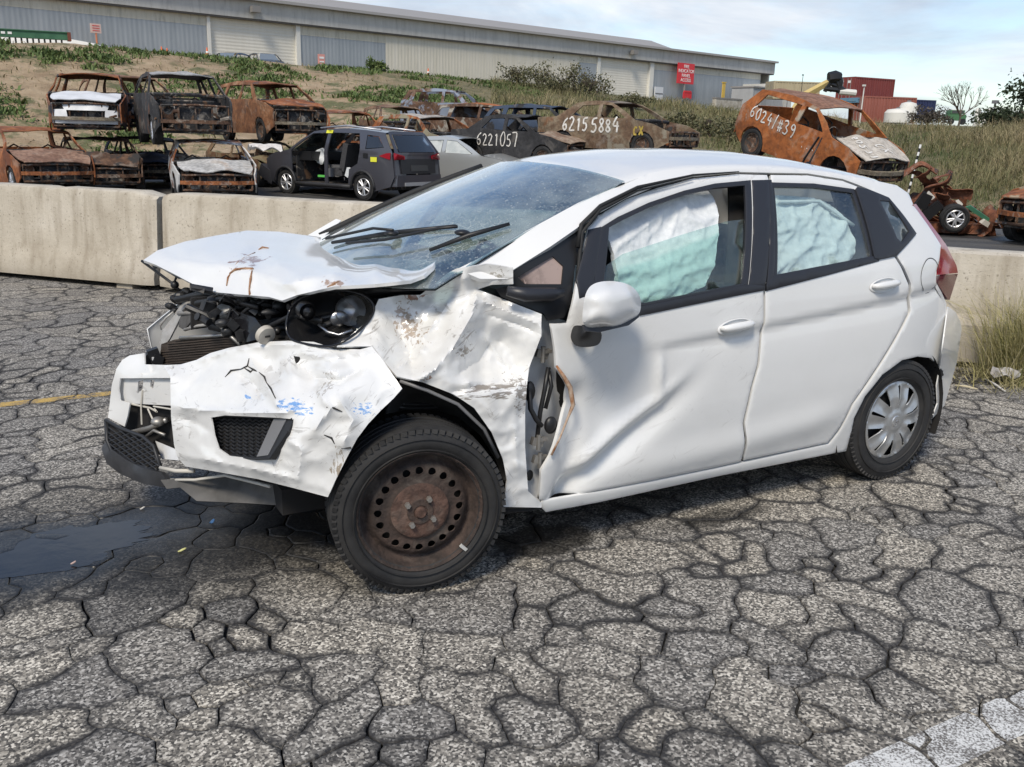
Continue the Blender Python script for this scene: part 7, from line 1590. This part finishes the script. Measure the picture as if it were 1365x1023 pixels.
r_ = container(1050, 133, 108, ca+R(8), clad('tan_container', (.40, .34, .22), (.46, .40, .27), .55), 'tan shipping container beyond the tilted orange hatchback', H_=1.9, L_=5.4, marks=False)
# grabber crane arm behind the tilted hatchback
dg_ = 40.0; G = lambda px, py: hdist(px, dg_, z_at(px, py, dg_))
r_ = tag(empty('grab_crane', tuple(hdist(1060, dg_, terr(1060, dg_)))), 'yellow crane arm with dark grab behind the tilted orange hatchback', 'crane'); base = np.array(r_.location)
def gtube(pts, rr, name, m, n=8): o = MB().tube([p-base for p in pts], rr, n); return o.build(name, m, r_, True, 40)
M_YEL = nmat('faded_yellow', (.60, .46, .18), (.5, .38, .16), 3, (.5, .7)); gtube([G(1040, 175), G(1066, 128), G(1096, 110)], [.16, .17, .14], 'crane_arm', M_YEL, 4); gtube([G(1030, 230), G(1040, 175)], [.35, .3], 'crane_mast', M_YEL, 6)
for k, (x0, y0, x1, y1, rr) in enumerate(((1096, 104, 1112, 103, .26), (1098, 106, 1093, 122, .12), (1106, 106, 1112, 124, .14), (1100, 112, 1122, 122, .10), (1092, 118, 1130, 124, .12), (1110, 104, 1111, 118, .16))): gtube([G(x0, y0), G((x0+x1)/2+1, (y0+y1)/2-1), G(x1, y1)], [rr*.9, rr, rr*.7], 'grab_jaw', M_BLACK, 7)
gtube([G(1100, 105), G(1101, 123)], .04, 'hydraulic_hose', M_SWH); gtube([G(1112, 122), G(1134, 124)], .13, 'crane_foot', M_JAMB)
# thin poles
for (px, py0, py1, dd, rad_, m_, lab) in ((1062, 100, 122, 60, .03, M_BLACK, 'thin dark aerial rising behind the tilted orange hatchback'), (1144, 114, 142, 45, .04, M_JAMB, 'thin pale pole before the red containers'), (1320, 136, 165, 130, .22, M_GREYP, 'lattice pylon near the white tanks')):
    z0_ = terr(px, dd); z1_ = z_at(px, py0, dd); p = hdist(px, dd, z0_); r_ = tag(empty('pole', tuple(p)), lab, 'pole'); MB().tube([(0, 0, 0), (.02, 0, z1_-z0_)], [rad_, rad_*.6], 6).build('pole_shaft', m_, r_); MB().box((0, 0, z1_-z0_), (rad_*3, rad_*3, rad_*2)).build('pole_cap', m_, r_)
# striped marker stake in the grass
ps = hdist(1216, 19.0, 0); zt1 = z_at(1229, 193, 19.0); pt = hdist(1229, 19.0, zt1); r_ = tag(empty('marker_stake', tuple(ps)), 'black and white striped stake leaning in the dry grass', 'stake')
for k in range(22):
    a0, a1 = k/22, (k+1)/22; p_a, p_b = (pt-ps)*a0, (pt-ps)*a1; MB().tube([p_a, p_b], .022, 6).build('stripe', M_SWH if k % 2 else M_BLACK, r_)
# white tanks, green truck, far sheds
for (px, py, dd, r0, lab) in ((1193, 164, 96, (1.3, 1.0, .8), 'low white tank before the blue container'), (1206, 160, 96, (.9, .9, 1.0), 'white upright tank beside the low white tank')):
    z = z_at(px, py, dd); p = hdist(px, dd, z); r_ = tag(empty('white_tank', tuple(p)), lab, 'tank'); MB().lathe([(.001, 0), (r0[0], 0), (r0[0], r0[2]*1.2), (r0[0]*.8, r0[2]*1.6), (.2, r0[2]*1.75), (.001, r0[2]*1.75)], 18, 'z').build('tank_shell', M_JAMB, r_, True, 35); MB().lathe([(.2, r0[2]*1.7), (.2, r0[2]*1.9), (.001, r0[2]*1.9)], 10, 'z').build('tank_cap', M_GREYP, r_)
dd = 130; p = hdist(1271, dd, z_at(1271, 167, dd)); r_ = tag(empty('green_truck', tuple(p), (0, 0, ca)), 'small green truck with white cab roof beyond the dry grass', 'truck'); MB().box((-.3, 0, 1.0), (2.6, 1.6, .8)).build('truck_body', mat('truck_green', (.06, .16, .07), .5), r_); MB().box((-.2, 0, 1.7), (1.9, 1.5, .5)).build('truck_cab', mat('truck_green', (.06, .16, .07), .5), r_); MB().box((-.2, 0, 2.0), (1.7, 1.4, .12)).build('truck_roof', M_SWH, r_); MB().box((-.2, -.76, 1.7), (1.6, .03, .35)).build('truck_window', GDK, r_)
for sx_ in (-1, .6): MB().lathe([(.001, -.1), (.42, -.1), (.42, .1), (.001, .1)], 12, 'y', (sx_, -.8, .45)).build('truck_wheel', M_BLACK, r_)
for k, (px, h_, w_, lb) in enumerate(((1299, 2.2, .9, 'tall pale silo beyond the grass beside a squat wide one'), (1306, 1.6, 1.4, 'squat wide pale silo beyond the grass'), (1315, 2.3, .8, 'tallest slim pale silo beyond the grass'), (1321, 1.7, .7, 'short narrow pale silo beside the tallest slim one'))):
    dd = 140; p = hdist(px, dd, z_at(px, 168, dd)); r_ = tag(empty('far_silo', tuple(p)), lb, 'silo', 'pale silos beyond the grass'); MB().lathe([(w_*.5, 0), (w_*.5, h_), (w_*.3, h_+.3), (.001, h_+.35)], 12, 'z').build('silo_shell', M_JAMB, r_, True, 35); MB().box((0, -w_*.5, h_*.5), (.15, .1, h_)).build('silo_ladder', M_GREYP, r_)
# ------------------------------------------------------------------ plants
def leafmat(name, c1, c2, c3, tr=.25):
    m = mat(name, c1, .75); t = m.node_tree; b = t.nodes['Principled BSDF']; a = nd(t, 'ShaderNodeAttribute', attribute_name='tone').outputs['Fac']
    t.links.new(ramp(t, a, [(0, c1), (.5, c2), (1, c3)]), b.inputs['Base Color']); return m
def blades(name, base, h, w, tone, m, seed=0, lean=.35, parent=None):
    """many grass blades: base (N,3), each bent"""
    r_ = np.random.default_rng(seed); n = len(base); az = r_.uniform(0, 2*np.pi, n); ld = r_.uniform(0, 2*np.pi, n); ln = r_.uniform(.05, 1, n)*lean
    sd = np.stack([np.cos(az), np.sin(az), np.zeros(n)], 1)*w[:, None]; dr = np.stack([np.cos(ld)*ln, np.sin(ld)*ln, np.ones(n)], 1)
    up = np.stack([np.zeros(n), np.zeros(n), np.ones(n)], 1)
    mid = base+dr*(h*.55)[:, None]; tip = base+np.stack([np.cos(ld)*ln*1.9, np.sin(ld)*ln*1.9, 1-.45*ln], 1)*h[:, None]
    V = np.stack([base-sd, base+sd, mid-sd*.7, mid+sd*.7, tip], 1).reshape(-1, 3); i = np.arange(n)*5
    me = bpy.data.meshes.new(name); F = np.concatenate([np.stack([i, i+1, i+3], 1), np.stack([i, i+3, i+2], 1), np.stack([i+2, i+3, i+4], 1)])
    me.vertices.add(len(V)); me.vertices.foreach_set('co', V.ravel()); me.loops.add(len(F)*3); me.loops.foreach_set('vertex_index', F.ravel().astype(np.int32)); me.polygons.add(len(F)); me.polygons.foreach_set('loop_start', np.arange(len(F), dtype=np.int32)*3); me.polygons.foreach_set('loop_total', np.full(len(F), 3, np.int32)); me.update(calc_edges=True)
    a = me.attributes.new('tone', 'FLOAT', 'POINT'); a.data.foreach_set('value', np.repeat(tone, 5).astype(np.float32)); me.materials.append(m)
    return link(bpy.data.objects.new(name, me), parent)
M_DRY = leafmat('dry_grass', (.06, .085, .025), (.17, .155, .07), (.34, .27, .16)); M_GRS = leafmat('green_weed', (.05, .085, .02), (.10, .15, .04), (.17, .21, .07))
rg2 = np.random.default_rng(5)
def scatter(n, pxr, kr, seed):
    r_ = np.random.default_rng(seed); px = r_.uniform(*pxr, n); k = r_.uniform(*kr, n); B = np.zeros((n, 3))
    for i in range(n): t0 = toe(px[i]); d1, z1 = crest(px[i]); dd = t0+(d1-t0)*k[i]; B[i] = hdist(px[i], dd, terr(px[i], dd)-.03)
    return px, k, B
px, k, B = scatter(26000, (985, 1560), (.0, 1.12), 1)
ns = np.array([mnoise.noise(Vector((p[0]*.28, p[1]*.28, 0)))+.6*mnoise.noise(Vector((p[0]*.9, p[1]*.9, 5))) for p in B])
tag(blades('dry_grass', B, np.clip(.46+.55*ns, .14, 1.1)*rg2.uniform(.6, 1.2, len(B)), rg2.uniform(.006, .018, len(B)), np.clip(.42+.85*ns+.25*(k-.5)+rg2.normal(0, .14, len(B)), 0, 1), M_DRY, 2, .6), 'tall dry grass and weeds covering the bank', kind='stuff')
px, k, B = scatter(9000, (655, 1010), (.35, 1.06), 3)
ns = np.array([mnoise.noise(Vector((p[0]*.2, p[1]*.2, 2))) for p in B])
tag(blades('scrub_grass', B, np.clip(.5+.7*ns, .15, 1.3)*rg2.uniform(.6, 1.2, len(B)), rg2.uniform(.012, .03, len(B)), np.clip(.40+.5*ns+rg2.normal(0, .16, len(B)), 0, 1), M_DRY, 4, .6), 'scrubby dry grass along the crest', kind='stuff')
# green weeds on the bare soil bank, in clumps
px, k, B = scatter(3600, (-150, 720), (.05, 1.02), 6)
keep = np.array([mnoise.noise(Vector((p[0]*.22, p[1]*.22, 1)))+.5*mnoise.noise(Vector((p[0]*.8, p[1]*.8, 8)))+.35*(kk-.45) > .10 for p, kk in zip(B, k)]); B = B[keep]
reps = 16; BB_ = np.repeat(B, reps, 0)+np.concatenate([rg2.normal(0, .22, (len(B)*reps, 2)), np.zeros((len(B)*reps, 1))], 1)
tag(blades('weeds', BB_, rg2.uniform(.10, .34, len(BB_)), rg2.uniform(.03, .07, len(BB_)), np.clip(np.repeat(rg2.uniform(.1, .8, len(B)), reps)+rg2.normal(0, .15, len(BB_)), 0, 1), M_GRS, 7, .9), 'low green weeds in clumps on the soil bank', kind='stuff')
px, k, B = scatter(5200, (-150, 1000), (.0, 1.0), 8)
tag(blades('dry_weeds', B, rg2.uniform(.06, .30, len(B)), rg2.uniform(.012, .035, len(B)), rg2.uniform(.3, 1, len(B)), M_DRY, 9, .9), 'sparse dry weed stalks on the soil bank', kind='stuff')
def leafcloud(name, c, r, n, size, m, seed, parent, clump=26, flat=.8):
    r_ = np.random.default_rng(seed); cc = r_.normal(0, .42, (clump, 3)); cc = np.clip(cc, -1, 1); cc[:, 2] = np.abs(cc[:, 2])*flat-.25*(1-flat)
    P = cc[r_.integers(0, clump, n)]+r_.normal(0, .16, (n, 3)); P = P*np.asarray(r)+np.asarray(c)
    a = r_.normal(0, 1, (n, 3)); a /= np.linalg.norm(a, axis=1)[:, None]; b_ = np.cross(a, r_.normal(0, 1, (n, 3))); b_ /= np.maximum(np.linalg.norm(b_, axis=1), 1e-6)[:, None]; s_ = r_.uniform(.6, 1.3, n)*size
    V = np.stack([P-a*s_[:, None], P+b_*(s_*.5)[:, None], P+a*s_[:, None], P-b_*(s_*.5)[:, None]], 1).reshape(-1, 3); F = np.arange(n*4).reshape(-1, 4)
    o = mesh_obj(name, V, F, m, parent, False); t_ = o.data.attributes.new('tone', 'FLOAT', 'POINT'); t_.data.foreach_set('value', np.repeat(np.clip(r_.uniform(0, 1, n), 0, 1), 4).astype(np.float32)); return o
M_SHB = leafmat('shrub_leaf', (.05, .055, .022), (.10, .10, .045), (.17, .15, .08)); M_TWG = mat('twig', (.09, .07, .055), .9); M_DKL = leafmat('dark_leaf', (.012, .020, .008), (.025, .040, .015), (.05, .07, .03))
def branch(mb, p, d, L_, r0, depth, rn, spread=.6):
    q = p+d*L_; mb.tube([p, (p+q)/2+Vector((rn.uniform(-1, 1), rn.uniform(-1, 1), rn.uniform(-1, 1)))*L_*.06, q], [r0, r0*.85, r0*.65], 5, False)
    if depth == 0: return
    for _ in range(rn.choice((2, 3, 3))):
        nd_ = (d+Vector((rn.uniform(-1, 1), rn.uniform(-1, 1), rn.uniform(-.35, .9)))*spread).normalized(); branch(mb, q-d*L_*rn.uniform(0, .35), nd_, L_*rn.uniform(.6, .85), r0*.62, depth-1, rn, spread)
def shrub(px, py, dd, r, label, m, n, size, seed, cat='shrub', group=None):
    p = hdist(px, dd, terr(px, dd)-.05); r_ = tag(empty('shrub', tuple(p)), label, cat, group); leafcloud('foliage', (0, 0, r[2]*.45), r, n, size, m, seed, r_)
    mb = MB(); rn = random.Random(seed)
    for k in range(7): branch(mb, Vector((0, 0, 0)), Vector((rn.uniform(-.6, .6), rn.uniform(-.6, .6), 1)).normalized(), r[2]*.55, .03, 2, rn)
    mb.build('stems', M_TWG, r_)
for i, (px, dd, r, lb) in enumerate(((690, 64, (1.5, 1.1, 1.2), 'straggly grey-green shrub on the crest below the cream wall'), (716, 63, (1.7, 1.2, 1.3), 'widest grey-green shrub below the cream wall'), (742, 62, (1.3, 1.1, .9), 'low grey-green shrub between two taller ones below the cream wall'), (765, 62, (1.5, 1.1, 1.5), 'tall grey-green shrub before the narrow blue-grey panel'), (786, 61, (1.3, 1.1, 1.2), 'grey-green shrub at the jamb of the farther roller door'), (840, 56, (1.2, 1.0, .7), 'low scrubby bush before the farther roller door'), (905, 50, (1.2, 1.0, .6), 'low scrubby bush below the large red sign'), (945, 46, (1.3, 1.0, .8), 'scrubby bush before the grey shed'), (985, 44, (1.3, 1.1, .8), 'scrubby bush before the white container end'))):
    shrub(px, 0, dd, r, lb, M_SHB, 800, .09, 100+i, group='shrubs along the crest')
shrub(503, 0, 61, (.7, .6, .6), 'small dark green bush at the foot of the blue-grey wall corner', M_GRS, 900, .11, 130)
shrub(1234, 0, 60, (1.6, 1.2, .9), 'dark bare-twigged thicket beyond the dry grass', leafmat('thicket_leaf', (.035, .03, .02), (.07, .06, .045), (.12, .10, .08)), 1800, .08, 131)
# trees: bare one and leafy one
dd = 75; p = hdist(1276, dd, terr(1276, dd)-.1); r_ = tag(empty('bare_tree', tuple(p)), 'leafless spreading tree beyond the dry grass', 'tree'); mb = MB(); rn = random.Random(9)
branch(mb, Vector((0, 0, 0)), Vector((.05, 0, 1)), 1.0, .09, 0, rn); o = mb.build('trunk', M_TWG, r_)
mb = MB()
for k in range(6): branch(mb, Vector((0, 0, .7+.06*k)), Vector((rn.uniform(-.8, .8), rn.uniform(-.6, .6), .8)).normalized(), 1.0, .05, 4, rn, .55)
mb.build('crown', M_TWG, r_)
dd = 42; p = hdist(1384, dd, terr(1372, dd)-.1); r_ = tag(empty('leafy_tree', tuple(p)), 'dark leafy tree standing on the grassy slope', 'tree'); mb = MB(); rn = random.Random(12)
branch(mb, Vector((0, 0, 0)), Vector((-.1, 0, 1)), 1.0, .12, 3, rn, .5); mb.build('trunk', mat('bark', (.06, .05, .04), .95), r_)
o = leafcloud('crown', (0, 0, 1.5), (1.4, 1.3, 1.7), 4200, .09, M_DKL, 14, r_, clump=40)
for i, (px, r) in enumerate(((1338, (1.3, 1.0, .9)), (1352, (1.2, 1.0, .8)))): shrub(px, 0, 41, r, ('dark low bush standing clear of the leafy tree', 'dark low bush touching the leafy tree')[i], M_DKL, 1500, .08, 140+i, group='bushes under the tree')
# grass tuft, litter at the barrier foot
tp = at(1356, 508, 'z', 0); n = 1500; r_ = np.random.default_rng(3); bs = np.stack([tp[0]+r_.normal(0, .09, n), tp[1]+r_.normal(0, .10, n), np.zeros(n)], 1)
g = empty('grass_tuft', (0, 0, 0)); g.location = (tp[0], tp[1], 0); tag(g, 'tall yellow-green grass tuft growing at the foot of the barrier', 'plant'); bl = blades('blades', bs-np.array([tp[0], tp[1], 0]), r_.uniform(.25, .85, n), r_.uniform(.0015, .0035, n), np.clip(r_.normal(.62, .25, n), 0, 1), leafmat('tuft_leaf', (.07, .10, .025), (.30, .27, .10), (.48, .42, .24)), 5, .75, g)
bl['kind'] = 'stuff'
blades('dead_leaves', np.stack([r_.normal(0, .22, 700), r_.normal(0, .2, 700), np.zeros(700)], 1), r_.uniform(.05, .2, 700), r_.uniform(.002, .004, 700), r_.uniform(.5, 1, 700), MATS['tuft_leaf'], 6, 1.6, g)['kind'] = 'stuff'
rp = at(1326, 492, 'z', .09); o = surf('plastic_bag', [(-.10, -.07), (.09, -.08), (.11, .05), (-.08, .07)], [], lambda V: np.stack([V[:, 0], V[:, 1]*.5, .05+.05*np.abs(np.sin(V[:, 0]*30+V[:, 1]*20))+.05*np.cos(V[:, 1]*12)], 1), M_RAG, None, s=.018, t=.004, sharp=25); o.location = (rp[0], rp[1]-.05, .0); o.rotation_euler = (R(35), 0, -.7); tag(o, 'crumpled white rag lying at the foot of the barrier', 'rag')
def bit(px, py, size, m, label, cat, name, rot=0.0, z=.004):
    p = at(px, py, 'z', z); n = 7; rn = random.Random(int(px*7+py)); pts = [(size[0]*(.7+.5*rn.random())*math.cos(6.283*i/n), size[1]*(.7+.5*rn.random())*math.sin(6.283*i/n)) for i in range(n)]
    o = surf(name, pts, [], lambda V: np.stack([V[:, 0], V[:, 1], .004+.5*min(size)*np.sin(V[:, 0]/max(size)*2)], 1), m, None, s=min(size)*.8, t=.003); o.location = (p[0], p[1], z); o.rotation_euler = (0, 0, rot); tag(o, label, cat)
M_LY = mat('litter_yellow', (.62, .60, .25), .6); M_LB = mat('litter_blue', (.10, .25, .50), .5); M_LW = mat('litter_white', (.62, .6, .56), .6)
bit(243, 734, (.016, .007), M_LY, 'pale yellow scrap on the wet asphalt', 'litter', 'yellow_scrap'); bit(283, 696, (.012, .012), M_LB, 'small blue scrap under the bumper', 'litter', 'blue_scrap'); bit(98, 751, (.012, .006), mat('litter_pink', (.5, .35, .3), .6), 'pinkish leaf on the puddle', 'litter', 'fallen_leaf', z=.008)
bit(190, 678, (.010, .006), M_LW, 'tiny white scrap on the damp asphalt', 'litter', 'white_scrap'); bit(200, 813, (.007, .004), M_LW, 'white speck of litter on the dry asphalt', 'litter', 'white_speck')
for i, (x0, y0, x1, y1, m_, lab) in enumerate(((1273, 514, 1303, 519, mat('litter_tan', (.55, .48, .32), .7), 'tan stick on the asphalt before the barrier'), (1312, 505, 1340, 522, M_LW, 'white strip lying at the barrier foot'), (1290, 508, 1330, 512, M_BLACK, 'black strip of trim at the barrier foot'))):
    a_, b_ = at(x0, y0, 'z', .012), at(x1, y1, 'z', .012); o = MB().tube([a_, (a_+b_)/2+np.array([0, 0, .006]), b_], [.007, .008, .005], 5).build('debris_strip', m_, None, True); tag(o, lab, 'litter')
rn = random.Random(8); mb = MB()
for k in range(170): p = at(rn.uniform(1265, 1365), rn.uniform(497, 512), 'z', .006); mb.box(p, (rn.uniform(.005, .03), rn.uniform(.004, .02), rn.uniform(.003, .012)), Matrix.Rotation(rn.uniform(0, 3), 3, 'Z'))
tag(mb.build('debris', nmat('dark_debris', (.03, .028, .025), (.11, .10, .085), 30, (.8, .9))), 'dark crumbs and leaf litter along the barrier foot', kind='stuff')
